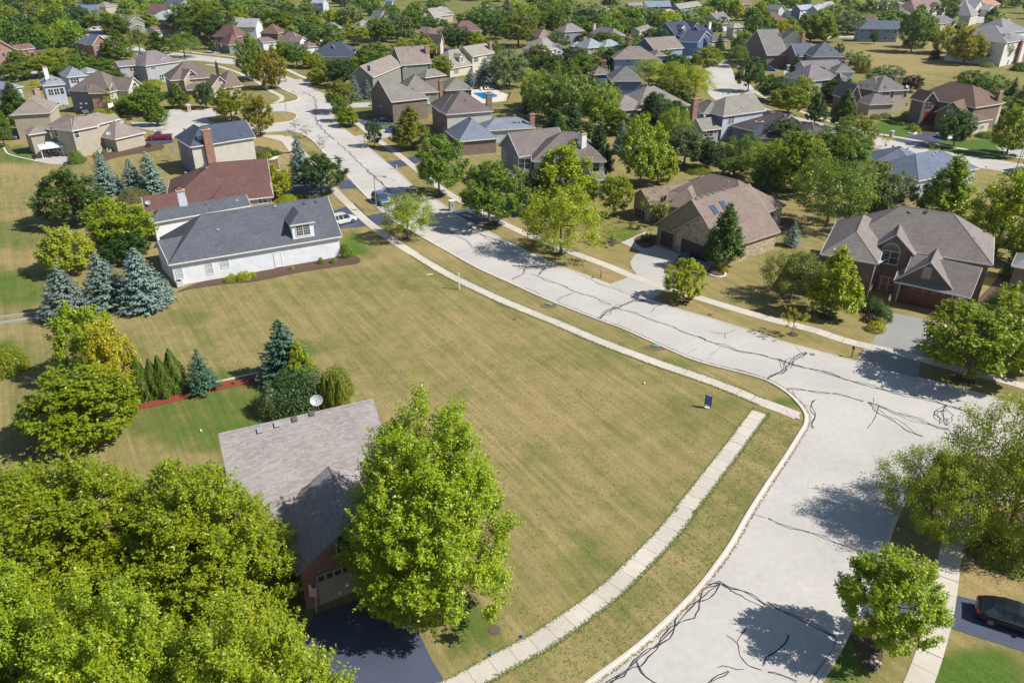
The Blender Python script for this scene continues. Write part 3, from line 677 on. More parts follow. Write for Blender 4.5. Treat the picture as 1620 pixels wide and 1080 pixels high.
def dish(root, M, h, rad=.4, up=.7):
    mb = MB(); d = Vector((.25, -.75, .6)).normalized(); a = d.cross(Vector((0, 0, 1))).normalized(); b2 = a.cross(d); c = h + Vector((0, 0, up))
    prev = None
    for r_, dp in ((.02, -.12), (.5, -.09), (1, 0)):
        ring = [M @ (c + (a * math.cos(t) * rad + b2 * math.sin(t) * rad * .9) * r_ + d * dp * rad / .4) for t in (2 * math.pi * i / 14 for i in range(14))]
        if prev:
            for i in range(14): mb.poly([prev[i], prev[(i + 1) % 14], ring[(i + 1) % 14], ring[i]])
        prev = ring
    o = mb.build('satellite_dish', flat((.36, .38, .4), .5, name='dish_grey'), root); sb = MB()
    sb.tube([M @ (h + Vector((-.12, 0, 0))), M @ (c - d * .1)], .025); sb.tube([M @ (h + Vector((.12, 0, 0))), M @ (c - d * .1)], .025); sb.tube([M @ (c - b2 * rad), M @ (c + d * rad * 1.1)], .015); sb.build('dish_mount', M_STEEL, o)
def house(name, label, k, roof, wall, blocks, wins=(), gar=(), chims=(), vents=(), dishes=(), sky=(), dorm=(), auto='', trim=None, cat='house', mats={}, land=None):
    bl = [make_blk(s[-1].get('k', k) if isinstance(s[-1], dict) else k, s) for s in blocks]; b0 = bl[0]
    o = b0.w(b0.L / 2, b0.D / 2, 0); root = empty(name, o, math.atan2(b0.x.y, b0.x.x), label, cat)
    M = (Matrix.Translation(o) @ Matrix.Rotation(math.atan2(b0.x.y, b0.x.x), 4, 'Z')).inverted()
    R3 = M.to_3x3(); tr = trim or M_TRIM; rm = shingle(roof)
    for i, (b, s) in enumerate(zip(bl, blocks)):
        op = s[-1] if isinstance(s[-1], dict) else {}
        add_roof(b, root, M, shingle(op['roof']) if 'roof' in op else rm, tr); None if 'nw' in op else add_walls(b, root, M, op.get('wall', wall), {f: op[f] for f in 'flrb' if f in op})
        if auto and 'na' not in op:
            for face in ('f', 'l', 'r'):
                if face not in op.get('auto', auto): continue
                Lf = b.L if face == 'f' else b.D; n = max(1, int((Lf - 1.2) / 3.2)); off = b.ov
                for zc in ([1.6, 4.4] if b.ze > 4.6 else [1.55]):
                    for j in range(n):
                        uu = Lf * (j + .5) / n + math.sin(j * 7.3 + zc) * .25
                        if face == 'f': c = b.A + b.x * uu + b.y * off; u, nn = b.x, -b.y
                        elif face == 'l': c = b.A + b.y * uu + b.x * off; u, nn = -b.y, -b.x
                        else: c = b.A + b.y * uu + b.x * (b.L - off); u, nn = b.y, b.x
                        window(root, M, Vector((c.x, c.y, zc + .1)), u, nn, 1.5 if (j + i) % 2 else 1.0, 1.35, '2' if (j + i) % 2 else '1', tr)
    for wdef in wins:
        bi, face, px, wd, ht, style = wdef[:6]; kk = k
        h, u, n = face_hit(bl[bi], face, P(kk, px)); window(root, M, h, u, n, wd, ht, style, wdef[7] if len(wdef) > 7 else tr, wdef[6] if len(wdef) > 6 else None, wdef[8] if len(wdef) > 8 else None)
    for gd in gar:
        bi, face, px, wd, ht, mat = gd[:6]; h, u, n = face_hit(bl[bi], face, P(k, px)); h.z = .03; garage(root, M, h, u, n, wd, ht, mat, 4, gd[6] if len(gd) > 6 else False, tr)
    for c in chims: chimney(root, M, k, c[0], c[1], c[2], c[3], c[4], b0.x, c[5] if len(c) > 5 else 0.0, bl=bl)
    for bi, px in vents:
        h, u, up = roof_hit(bl[bi], P(k, px)); mb = MB(); v = up.cross(u); Mx = M @ Matrix(((u.x, v.x, up.x, h.x), (u.y, v.y, up.y, h.y), (u.z, v.z, up.z, h.z), (0, 0, 0, 1)))
        mb.box(-.16, .16, -.16, .16, 0, .07, 0, Mx); mb.box(-.2, .2, -.2, .2, .07, .14, 0, Mx); mb.build('roof_vent', flat((.07, .065, .06), .6, name='vent_metal') if (bi + int(px[0])) % 3 else M_STEEL, root)
    for bi, px, rad, up in dishes: h, u, n_ = roof_hit(bl[bi], P(k, px)); dish(root, M, h, rad, up)
    for bi, px, wd, ht in sky:
        h, u, up = roof_hit(bl[bi], P(k, px)); v = up.cross(u); Mx = M @ Matrix(((u.x, v.x, up.x, h.x), (u.y, v.y, up.y, h.y), (u.z, v.z, up.z, h.z), (0, 0, 0, 1)))
        mb = MB(); mb.box(-wd / 2, wd / 2, -ht / 2, ht / 2, 0, .12, 0, Mx); f = mb.build('skylight', flat((.2, .18, .16), .5, name='skylight_frame'), root)
        mb = MB(); mb.box(-wd / 2 + .07, wd / 2 - .07, -ht / 2 + .07, ht / 2 - .07, .12, .15, 0, Mx); mb.build('pane', flat((.05, .09, .15), .1, name='skylight_glass'), f)
    for dm in dorm:
        bi, px, wd, ht, rk, style = dm[:6]; h, u, up = roof_hit(bl[bi], P(k, px)); b = bl[bi]; s = (b.zr - b.ze) / (b.D / 2); y = b.y
        rise = wd * .36; dep = (ht + rise) / s + .5; q = lambda x, yy, z: M @ (h + u * x + y * yy + Vector((0, 0, z))); mw = dm[6] if len(dm) > 6 else wall
        mb = MB(); a = wd / 2
        pts = [q(-a, 0, -.05), q(a, 0, -.05), q(a, 0, ht)] + ([q(0, 0, ht + rise)] if rk == 'g' else []) + [q(-a, 0, ht)]; mb.poly(pts)
        mb.poly([q(a, 0, -.05), q(a, dep, ht * .9), q(a, dep, ht), q(a, 0, ht)]); mb.poly([q(-a, dep, ht * .9), q(-a, 0, -.05), q(-a, 0, ht), q(-a, dep, ht)])
        dr = mb.build('dormer', mw, root); rb = MB(); e = .25; y0 = -e; rx = 0 if rk == 'g' else a
        r0, r1 = q(0, y0 + rx * (1 if rk == 'h' else 0), ht + rise + .05), q(0, dep, ht + rise + .05); l0, l1, g0, g1 = q(-a - e, y0, ht - .08), q(-a - e, dep, ht - .08), q(a + e, y0, ht - .08), q(a + e, dep, ht - .08)
        rb.poly([l1, l0, r0, r1]); rb.poly([g0, g1, r1, r0])
        if rk == 'h': rb.poly([l0, g0, r0])
        rb.build('dormer_roof', rm, dr); tb = MB(); dn = M.to_3x3() @ Vector((0, 0, -.16)); fw = R3 @ (-y * .04)
        for A_, B_ in ([(l0, r0), (r0, g0)] if rk == 'g' else [(l0, g0)]) + [(l1, l0), (g0, g1)]: tb.poly([A_ + dn + fw, B_ + dn + fw, B_ + fw, A_ + fw]); tb.poly([A_ + fw, B_ + fw, B_, A_])
        tb.poly([l0 + dn, g0 + dn, q(a, .0, ht - .2), q(-a, 0, ht - .2)]); tb.build('dormer_trim', tr, dr)
        c = h - y * .01 + Vector((0, 0, ht * .5)); window(dr, M, c, u, -y, wd * .62 if style[0] == '2' else wd * .4, ht * .62, style, tr)
    if land: p_ = pix(Vector((o.x, o.y, b0.ze))); LANDMARKS.append((land, p_[0], p_[1]))
    print('HOUSE', name, label[:40], ' '.join('%s L%.1f D%.1f ze%.1f zr%.1f' % (b.kind, b.L, b.D, b.ze, b.zr) for b in bl))
    return root, bl, M
BR_RED = brick((150, 92, 72)); BR_BRN = brick((112, 84, 72)); BR_PINK = brick((178, 124, 100)); BR_DK = brick((128, 66, 54), .24, .085, .25)
ST_TAN = stone((178, 160, 134)); ST_GRY = stone((160, 150, 138)); W_BEIGE = siding((194, 184, 168)); W_TAN = siding((184, 173, 155)); W_WHT = siding((222, 224, 230)); W_GRY = siding((172, 174, 178))
W_BLU = siding((90, 116, 160)); W_LIL = siding((150, 150, 164)); W_CRM = siding((206, 202, 190)); W_SAGE = siding((140, 144, 134)); W_PALE = siding((196, 202, 214)); W_BGR = siding((120, 136, 156)); W_YEL = siding((208, 201, 182))
G_DARK = flat((.055, .042, .05), .5, name='garage_brown'); G_TAN = flat((.30, .26, .2), .5, name='garage_tan'); G_CEDAR = flat((.13, .042, .02), .4, name='garage_cedar'); G_WHT = flat((.62, .62, .62), .5, name='garage_white')
BLIND = flat((.42,.46,.52), .2, name='window_blind')
SH_BLK = flat((.03, .03, .035), .6, name='shutter_paint')
GREY, BRN, SLATE, RED, TAUPE, BLU = (128, 120, 114), (116, 102, 94), (90, 94, 104), (110, 76, 70), (140, 126, 118), (74, 84, 104)
# 1 white-sided ranch beside the open lot
house('white_sided_house', 'long white lap-sided house with slate grey roof and dormer beside the open lot', '', SLATE, siding((244,246,252)),
 [('hg', (266,419), (541,373.5), (517,311), 3.3, {'p': .75}), ('hg', (239,353), (397,325), (386,308), 3.3, {'p': .75}), ('gy', (243,391), (267,418), (262,395), 3.25, {'D': 4, 'p': .5})],
 wins=[(0,'f',(284,432),.75,1.6,'1',None,M_WHITE,BLIND), (0,'f',(331.5,424),.75,1.6,'1',None,M_WHITE,BLIND), (0,'f',(355.5,416),1.0,1.2,'1',None,M_WHITE,BLIND), (0,'f',(440,410.5),.95,2.0,'1',None,M_WHITE,M_WHITE)],
 vents=[(0,(375,318)), (0,(325,324)), (0,(332,332)), (0,(435,327)), (0,(482,322)), (0,(500,319)), (0,(345,364))], dishes=[(1,(240,352),.42,.5)],
 chims=[((285,302), 8.0, 1.15, .9, W_WHT)], dorm=[(0,(481,376),3.1,2.3,'h','2g')], land='the white-sided house')
# 2 red roofed ranch behind
house('red_roofed_house', 'low tan ranch house under a wide dark red shingle roof', 'a', RED, W_TAN,
 [('hg', (430,1118), (1365,1031), (815,745), 3.0, {'p': .55}), ('hg', (800,1095), (1365,1030), (1310,910), 3.0, {'p': .6}), ('gg', (270,1180), (640,1130), (236,1034), 3.0, {'p': .5}), ('hg', (900,850), (1420,800), (1378,716), 3.0, {'p': .55})],
 vents=[(0,(1005,985)), (0,(615,830)), (0,(775,765)), (0,(785,780)), (0,(795,793)), (1,(455,1045))], dishes=[(2,(300,1118),.42,.7)], wins=[(1,'f',(1270,1065),1.4,.9,'2')], land='the red-roofed ranch')
# 3 dark blue roof, two storeys, tall brick chimney
house('blue_roofed_house', 'two-storey beige and brick house with dark blue-grey roof and tall brick chimney', 'a', BLU, W_CRM,
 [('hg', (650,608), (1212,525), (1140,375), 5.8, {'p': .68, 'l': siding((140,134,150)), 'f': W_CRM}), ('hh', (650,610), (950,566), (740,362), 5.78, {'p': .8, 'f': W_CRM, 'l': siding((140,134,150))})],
 wins=[(0,'l',(565,600),.9,1.4,'1'), (0,'l',(645,635),.9,1.4,'1'), (0,'l',(510,620),.9,1.6,'1')], chims=[((785,462), -1, 1.6, .9, BR_RED)], dishes=[(0,(735,560),.5,.6)], vents=[(0,(1085,505)), (1,(600,460))], land='the blue-roofed house')
# 4 tan house with gazebo
house('tan_house', 'big tan two-storey house with rambling grey roof behind the white gazebo', 'c', TAUPE, W_TAN,
 [('hh', (612,796), (848,750), (662,600), 5.7, {'p': .7}), ('hh', (88,660), (430,640), (345,452), 5.7, {'p': .7}), ('hh', (440,778), (612,797), (560,560), 5.7, {'p': .62}), ('hh', (242,828), (440,800), (330,740), 4.4, {'p': .5}),
  ('hh', (980,868), (1246,806), (1066,664), 2.9, {'p': .7}), ('hg', (884,752), (1056,716), (960,665), 5.0, {'p': .5, 'D': 6}), ('hh', (385,905), (552,893), (440,860), 2.8, {'p': .5})],
 wins=[(0,'f',(655,822),.9,1.5,'1'), (0,'l',(590,825),1.0,1.5,'1'), (2,'f',(478,808),1.0,1.6,'1'), (6,'f',(485,940),1.4,1.7,'2'), (6,'f',(430,940),.9,1.7,'1'), (0,'l',(590,932),1.5,1.6,'2'), (5,'f',(942,758),1.8,.5,'2')],
 vents=[(0,(735,565)), (0,(690,566)), (2,(500,566)), (2,(545,580)), (2,(580,592)), (0,(693,600))], sky=[(0,(716,635),.5,.9), (0,(742,630),.5,.9)], dishes=[(4,(932,830),.5,.4)], chims=[((305,440), 9.0, 1.3, .9, brick((160,130,112)))], land='the tan house')
house('pale_grey_house', 'pale grey two-storey house with blue-grey roof and white chimney', 'c', (134,140,150), W_PALE,
 [('hh', (362,412), (560,395), (430,275), 5.6, {'p': .6}), ('hh', (572,338), (752,320), (640,200), 5.7, {'p': .8}), ('hh', (740,300), (848,283), (780,238), 5.2, {'p': .6})],
 wins=[(0,'f',(435,466),1.2,1.6,'2'), (0,'f',(485,460),1.2,1.6,'2'), (0,'f',(530,455),.9,1.6,'1'), (1,'f',(640,368),2.2,1.3,'3')], chims=[((380,252), 10.3, 1.1, .9, flat((.7,.7,.7),.7))], vents=[(0,(427,362)), (0,(478,357)), (1,(570,245))], land='the pale grey house')
house('brown_roofed_house', 'lilac-sided house with brown hip roof and brick garage wing', 'c', BRN, siding((138,136,148)),
 [('hh', (572,452), (935,466), (835,284), 5.7, {'p': .75, 'r': W_YEL}), ('gy', (1098,452), (1222,408), (1140,336), 5.6, {'D': 9, 'wall': W_YEL}), ('hh', (1142,527), (1362,482), (1230,425), 2.9, {'p': .6, 'wall': BR_PINK}), ('gy', (928,470), (1002,425), (962,386), 5.6, {'D': 5, 'wall': BR_PINK})],
 wins=[(1,'f',(1158,442),1.9,1.7,'3a',SH_BLK), (3,'f',(975,490),1.2,1.5,'2',SH_BLK)], gar=[(2,'f',(1218,598),4.6,2.2,G_DARK)], sky=[(0,(735,428),.6,1.2)], land='the brown-roofed house')
house('grey_sided_house', 'grey-sided two-storey house with arched gable window beside the back street', 'c', (124,114,118), W_GRY,
 [('gh', (1012,247), (1250,226), (1232,178), 5.6, {'p': .55}), ('hh', (1240,242), (1540,200), (1380,98), 5.7, {'p': .75}), ('gy', (1352,222), (1450,205), (1386,168), 5.7, {'D': 5}), ('gy', (1252,232), (1352,220), None, 5.5, {'D': 4, 'p': .15})],
 wins=[(0,'f',(1133,268),1.6,1.3,'2'), (2,'f',(1390,235),1.7,1.5,'2a'), (1,'f',(1308,250),1.6,1.3,'2'), (0,'f',(1165,338),1.2,1.8,'1'), (1,'f',(1380,340),1.4,1.8,'2')], land='the grey-sided house')
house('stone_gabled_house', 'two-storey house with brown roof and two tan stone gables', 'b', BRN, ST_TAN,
 [('hh', (100,474), (520,440), (330,300), 5.4, {'p': .72, 'l': siding((150,150,160))}), ('gy', (218,470), (366,445), (282,378), 5.4, {'D': 5}), ('gy', (442,548), (638,522), (520,438), 2.9, {'D': 8}), ('hg', (560,540), (722,517), (520,395), 3.0, {'p': .72}), ('sh', (245,555), (372,545), (300,498), 2.8, {'p': .5, 'nw': 1})],
 wins=[(1,'f',(294,462),1.9,1.6,'2a'), (2,'f',(524,468),.7,1.1,'1')], gar=[(2,'f',(500,625),4.8,2.2,G_WHT)], chims=[((494,318), 10.6, .7, .7, M_DARK)], land='the stone-gabled house')
house('brick_gabled_house', 'orange brick house with maroon roof at the left edge of town', 'd', (118,86,80), BR_PINK,
 [('gy', (-110,452), (152,434), (22,345), 5.7, {'D': 14}), ('gg', (150,430), (300,412), (230,372), 5.4, {'p': .6}), ('gy', (198,438), (330,490), (216,418), 3.2, {'D': 8, 'p': .6})],
 wins=[(0,'f',(76,458),1.0,1.4,'1'), (0,'f',(30,470),1.0,1.4,'1'), (0,'f',(100,525),1.4,1.6,'2'), (1,'f',(118,455),1.0,1.3,'1')], land='the orange brick house')
house('brick_colonial', 'brick colonial with white pediment gable and blue-grey roof', 'd', (100,110,128), BR_RED,
 [('gy', (788,388), (938,370), (848,300), 6.0, {'D': 5, 'f': BR_RED}), ('hh', (735,382), (960,362), (830,282), 5.9, {'p': .6}), ('gy', (690,452), (832,450), (740,380), 2.9, {'D': 8, 'f': BR_RED})],
 wins=[(0,'f',(840,408),2.0,1.2,'3'), (0,'f',(908,405),1.1,1.2,'2'), (0,'f',(856,474),1.9,1.4,'3'), (0,'f',(918,468),1.0,2.0,'1'), (2,'f',(792,486),1.3,1.4,'2')], land='the brick colonial')
house('maroon_roofed_house', 'brown brick house with tall maroon hip roof by the bend in the street', 'b', (118,84,78), BR_BRN,
 [('hh', (468,92), (660,103), (640,-8), 5.7, {'p': 1.0}), ('hh', (600,172), (762,158), (700,45), 3.3, {'p': .9, 'wall': W_SAGE})], wins=[(0,'f',(500,118),1.2,1.4,'2'), (0,'f',(560,120),1.2,1.4,'2'), (0,'f',(630,123),1.2,1.4,'2')], land='the maroon-roofed house')
house('mauve_roofed_house', 'white and mauve-roofed house with corner gable beside the upper street', 'v', (124,104,102), W_WHT,
 [('gh', (236,455), (400,440), (300,395), 3.2, {'p': .6}), ('hh', (390,430), (600,440), (500,335), 5.2, {'p': .8}), ('gy', (640,445), (722,428), (680,395), 5.4, {'D': 5}), ('hh', (705,505), (858,492), (790,412), 3.4, {'p': .7})],
 wins=[(2,'f',(690,458),1.6,1.2,'2')], land='the mauve-roofed house')
house('navy_roofed_house', 'pale house with navy roof and three white-edged gables', 'v', (66,78,98), W_CRM,
 [('hh', (715,605), (1230,610), (1020,448), 3.2, {'p': .62}), ('gy', (922,580), (1062,590), (1010,480), 3.4, {'D': 6}), ('gy', (1020,592), (1140,575), (1075,515), 3.2, {'D': 5}), ('gy', (1190,605), (1310,590), (1252,535), 3.0, {'D': 7})],
 wins=[(2,'f',(1075,592),1.9,1.2,'3'), (1,'f',(970,600),1.2,1.4,'1a'), (3,'f',(1252,585),.9,1.2,'1')], dishes=[(0,(870,455),.5,.6)], land='the navy-roofed house')
house('sage_green_house', 'sage green gabled house with taupe roof above the blue spruces', 'q', TAUPE, W_SAGE,
 [('gg', (505,700), (828,678), (722,490), 5.6, {'p': .8}), ('gg', (205,830), (520,700), (378,592), 5.4, {'p': .8}), ('gy', (160,800), (236,820), (200,730), 3.4, {'D': 5, 'l': W_BGR})],
 wins=[(0,'f',(550,718),.6,.6,'1'), (0,'f',(800,712),1.3,1.5,'1'), (1,'f',(460,735),.8,.8,'1'), (1,'l',(158,730),.9,1.4,'1'), (2,'f',(185,890),1.0,1.8,'1')],
 chims=[((778,490), 11.3, 1.4, 1.0, BR_PINK)], vents=[(0,(578,532)), (0,(462,540)), (0,(620,505))], land='the sage green house')
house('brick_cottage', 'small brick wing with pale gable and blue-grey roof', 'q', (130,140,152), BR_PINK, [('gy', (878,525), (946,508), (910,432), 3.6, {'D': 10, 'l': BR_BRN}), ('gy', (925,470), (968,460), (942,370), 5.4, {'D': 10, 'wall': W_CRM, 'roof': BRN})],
 wins=[(0,'f',(900,545),1.0,1.4,'1'), (0,'f',(928,535),.9,1.4,'1')], land='the brick cottage')
house('cream_cape_house', 'cream house with front dormer and taupe roof next to the swimming pool', 'q', (146,140,128), W_YEL,
 [('hg', (1025,738), (1265,695), (960,545), 2.9, {'p': .75}), ('gg', (1265,607), (1506,565), (1400,462), 5.5, {'p': .7})], dorm=[(0,(1155,672),2.4,2.0,'g','1g')],
 wins=[(0,'f',(1092,765),2.2,1.5,'3g'), (1,'f',(1305,640),1.3,1.4,'2',SH_BLK), (1,'f',(1440,612),1.3,1.4,'2',SH_BLK)], chims=[((1450,458), 10.6, 1.2, .9, BR_RED)], land='the cream cape house')
house('grey_brick_mansion', 'large grey-roofed house with brick front and dark garage bay', 'k', (130,124,116), BR_BRN,
 [('gh', (130,484), (530,440), (240,215), 5.2, {'p': .62}), ('hh', (255,400), (640,372), (370,172), 5.7, {'p': .8, 'f': W_SAGE}), ('hh', (700,360), (1003,345), (780,195), 5.6, {'p': .62, 'f': W_SAGE}), ('hh', (165,552), (420,500), (310,420), 3.0, {'p': .6}), ('hh', (490,225), (720,195), (600,125), 5.7, {'p': .7}), ('hg', (350,520), (545,490), (520,390), 3.6, {'p': .7})],
 wins=[(1,'f',(390,422),1.6,1.1,'2'), (1,'f',(522,408),.7,.6,'1'), (2,'f',(950,385),1.6,1.4,'2')], chims=[((650,255), 11.0, .9, .9, BR_RED)], sky=[(1,(352,356),1.1,1.1)], vents=[(1,(180,330)), (1,(243,327)), (2,(960,338))], land='the grey brick mansion')
house('brown_brick_house', 'dark brick two-storey house with mauve-grey hip roof and blue-grey garage roof', 'k', (112,100,98), BR_BRN,
 [('hh', (710,618), (1222,578), (800,360), 5.7, {'p': .72, 'f': W_CRM}), ('hh', (540,500), (650,590), (620,400), 5.6, {'p': .8, 'D': 8}), ('hh', (700,790), (850,905), (920,615), 3.2, {'p': .8, 'roof': (118,128,144)})],
 wins=[(0,'l',(668,650),1.2,1.5,'2'), (0,'l',(685,780),1.2,1.5,'2')], chims=[((1170,398), 10.5, 1.3, .9, brick((130,100,84)))], vents=[(0,(920,468))], land='the brown brick house')
house('low_blue_roofed_house', 'low house with pale blue-grey roof hidden among trees', 'j', (122,132,148), W_PALE, [('hh', (-30,185), (525,150), (200,40), 3.0, {'p': .55})],
 chims=[((485,8), 6.6, 1.1, .8, BR_PINK)], vents=[(0,(290,95)), (0,(318,95)), (0,(350,95)), (0,(300,20))])
house('slate_gabled_house', 'grey-blue gabled house with white chimney behind the round lime-green maple', 'j', (120,110,108), siding((128,134,150)),
 [('gy', (118,345), (345,460), (225,202), 5.6, {'D': 11, 'p': .8, 'ov': .5}), ('hh', (480,508), (1278,512), (640,190), 5.6, {'p': .72, 'f': W_PALE}), ('hh', (360,690), (620,650), (480,520), 3.0, {'p': .8}), ('sh', (1140,710), (1275,700), (1140,640), 2.9, {'p': .5, 'na': 1})],
 wins=[(0,'f',(190,455),1.6,1.6,'2a'), (1,'f',(1168,572),1.2,1.7,'1'), (0,'f',(308,505),1.2,1.4,'1'), (1,'f',(405,530),2.2,1.8,'2')], chims=[((1022,215), 11.8, 1.5, 1.0, flat((.72,.72,.7),.7,name='white_render'))], land='the slate-blue gabled house')
house('taupe_hip_house', 'single-storey house with broad taupe hip roof', 's', (136,128,120), W_BEIGE, [('hh', (-30,1185), (330,1155), (260,890), 3.1, {'p': .6}), ('hh', (200,1180), (760,1120), (480,910), 3.1, {'p': .6})], vents=[(0,(250,905)), (0,(275,912)), (0,(300,920))], land='the taupe hip-roofed house')
house('blue_clapboard_house', 'pale blue house with tan roof seen from its end', 's', (134,122,112), siding((150,168,204)), [('hh', (-60,632), (420,630), (110,495), 5.6, {'p': .6}), ('gy', (150,500), (375,540), (215,400), 5.8, {'D': 14, 'p': .5, 'f': siding((90,104,140))}), ('hh', (380,600), (512,595), (450,505), 5.0, {'p': .6})],
 wins=[(0,'f',(86,650),.8,1.0,'1'), (0,'f',(115,735),.7,.8,'1')], chims=[((117,412), 11.5, 1.3, .9, BR_PINK)], vents=[(0,(85,530)), (0,(180,510)), (0,(225,512))], land='the pale blue house')
house('steel_blue_house', 'blue-walled house with grey hip roof beside a red chimney', 'r', (118,114,112), siding((96,128,160)), [('hh', (1255,868), (1600,868), (1310,668), 5.0, {'p': .72}), ('hh', (1062,800), (1290,790), (1230,680), 5.0, {'p': .5})], chims=[((1183,652), 9.0, 1.4, 1.0, BR_RED)], vents=[(0,(1238,790)), (0,(1212,710))])
house('teal_roofed_house', 'beige house with grey-green roof and brick chimney', 'r', (142,156,164), W_BEIGE, [('hh', (1010,515), (1215,500), (1150,392), 5.2, {'p': .65}), ('hh', (1200,498), (1378,482), (1290,418), 5.2, {'p': .6}), ('hh', (845,500), (1000,495), (890,445), 3.2, {'p': .5})],
 wins=[(1,'f',(1350,505),1.0,1.3,'1'), (0,'f',(1055,530),1.2,1.3,'2')], chims=[((980,402), 10.2, 1.6, 1.0, BR_PINK)], land='the teal-roofed house')
house('mauve_grey_house', 'grey house with mauve-grey hips half hidden by a round tree', 'r', (134,128,128), W_LIL, [('hh', (762,345), (985,330), (900,248), 5.4, {'p': .7}), ('hh', (1020,350), (1270,390), (1090,275), 5.2, {'p': .7, 'f': W_BEIGE})], chims=[((1082,258), 9.6, 1.2, .9, W_CRM)], wins=[(1,'f',(1230,405),1.6,1.2,'3')])
house('white_two_storey_house', 'white two-storey house with grey roof and shuttered windows', 'r', (146,140,134), flat((.72,.7,.7),.7,name='white_siding'), [('hg', (545,545), (698,520), (575,405), 5.4, {'p': .62}), ('hg', (360,460), (560,540), (440,412), 5.0, {'p': .5, 'D': 9})], wins=[(0,'f',(592,562),1.3,1.6,'1',SH_BLK), (0,'f',(668,546),.8,1.3,'1',SH_BLK)], land='the white two-storey house')
house('blue_craftsman_house', 'bright blue craftsman house with navy roof and white trim', 's', (58,68,92), W_BLU,
 [('gy', (758,345), (885,330), (830,245), 6.0, {'D': 12}), ('gg', (600,385), (800,360), (640,228), 5.4, {'p': .8}), ('gy', (845,455), (985,385), (940,330), 5.2, {'D': 8}), ('gy', (640,460), (745,445), (700,380), 3.2, {'D': 6}), ('gg', (880,375), (1005,365), (960,268), 5.5, {'p': .75}), ('gy', (860,470), (950,475), (890,400), 3.4, {'D': 4}), ('hh', (548,440), (640,430), (590,400), 4.2, {'p': .5}), ('gh', (548,340), (620,385), (585,268), 5.6, {'p': .8})],
 dorm=[(1,(678,350),2.6,2.0,'g','2',W_WHT)], wins=[(2,'f',(925,415),1.5,1.6,'2'), (5,'f',(888,425),1.4,1.5,'2'), (6,'f',(585,455),1.6,1.2,'2')], chims=[((963,240), 10.5, 1.4, 1.0, flat((.7,.7,.7),.7))], trim=M_WHITE, land='the blue craftsman house')
house('white_porch_house', 'white house with mauve-grey roof and front gable behind the blue craftsman', 's', (124,116,122), W_WHT, [('gg', (1050,222), (1185,200), (1110,125), 5.2, {'p': .7}), ('gy', (1105,262), (1180,255), (1140,188), 3.4, {'D': 6}), ('sh', (1110,285), (1215,280), (1160,255), 2.8, {'p': .3, 'roof': (90,80,84), 'nw': 1})], wins=[(1,'f',(1138,235),1.0,1.3,'2',flat((.2,.05,.04),.6,name='red_shutter')), (0,'f',(1090,235),1.0,1.3,'2')], chims=[((1028,118), 10, 1.2, .9, flat((.7,.7,.7),.7))])
house('slate_garage_wing', 'grey-roofed wing of a house behind dark evergreens', 's', (100,94,98), W_BEIGE, [('hh', (985,445), (1160,430), (1080,335), 3.4, {'p': .6})], cat='house')
house('grey_two_storey_house', 'pale grey two-storey house with red brick chimney near the turning circle', 'n', (138,132,122), W_PALE,
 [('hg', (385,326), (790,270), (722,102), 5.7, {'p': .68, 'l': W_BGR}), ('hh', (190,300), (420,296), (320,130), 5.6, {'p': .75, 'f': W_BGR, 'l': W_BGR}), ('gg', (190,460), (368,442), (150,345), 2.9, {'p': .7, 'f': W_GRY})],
 wins=[(0,'f',(460,362),1.7,1.6,'2g'), (0,'f',(440,480),1.2,1.5,'2g'), (1,'f',(160,325),1.2,1.2,'2'), (2,'f',(250,490),2.2,1.2,'2')], chims=[((118,160), -2, 1.4, 1.0, BR_RED)], vents=[(0,(380,100)), (0,(405,105)), (0,(430,112)), (0,(570,238))], dishes=[(1,(210,325),.3,.1)], land='the pale grey house with the red chimney')
house('plum_roofed_house', 'long house with plum-brown roof and white chimney behind the tall maples', 'n', (92,80,84), W_PALE,
 [('hh', (730,530), (1260,545), (1110,315), 3.3, {'p': .6, 'f': W_BGR}), ('hh', (1240,545), (1478,505), (1200,345), 3.3, {'p': .5}), ('hg', (450,410), (800,500), (820,262), 3.4, {'p': .5, 'D': 14, 'f': W_BGR})],
 chims=[((730,378), 7.8, 1.6, 1.0, W_PALE)], vents=[(0,(875,290)), (0,(920,300)), (0,(975,315)), (0,(1032,315)), (0,(1078,326)), (1,(1125,330)), (1,(1202,357)), (1,(1348,410))], sky=[(1,(1265,485),.5,1.2)], land='the plum-roofed house')
house('gabled_brick_house', 'brick house with white gable and grey roof above the cul-de-sac', 'u', (126,122,120), BR_BRN,
 [('gg', (122,790), (420,780), (250,415), 4.4, {'p': .8}), ('gy', (285,618), (705,622), (508,440), 5.6, {'D': 9, 'wall': siding((222,220,206))})], chims=[((645,462), 10.5, 1.1, .9, BR_PINK)], sky=[(0,(300,500),.8,1.8)], trim=M_WHITE, land='the gabled brick house')
house('slate_brick_house', 'brick house with slate blue roof and blue car outside', 'u', (96,100,116), W_LIL,
 [('gg', (262,820), (545,820), (250,618), 3.4, {'p': .85, 'wall': BR_DK}), ('gg', (540,810), (830,800), (700,615), 4.6, {'p': .85, 'wall': BR_BRN}), ('hh', (765,808), (1230,808), (945,582), 5.4, {'p': .75})], vents=[(2,(955,735)), (2,(1035,710))], gar=[(0,'l',(210,900),4.6,2.2,flat((.3,.34,.42),.5,name='garage_blue'))], land='the slate brick house')
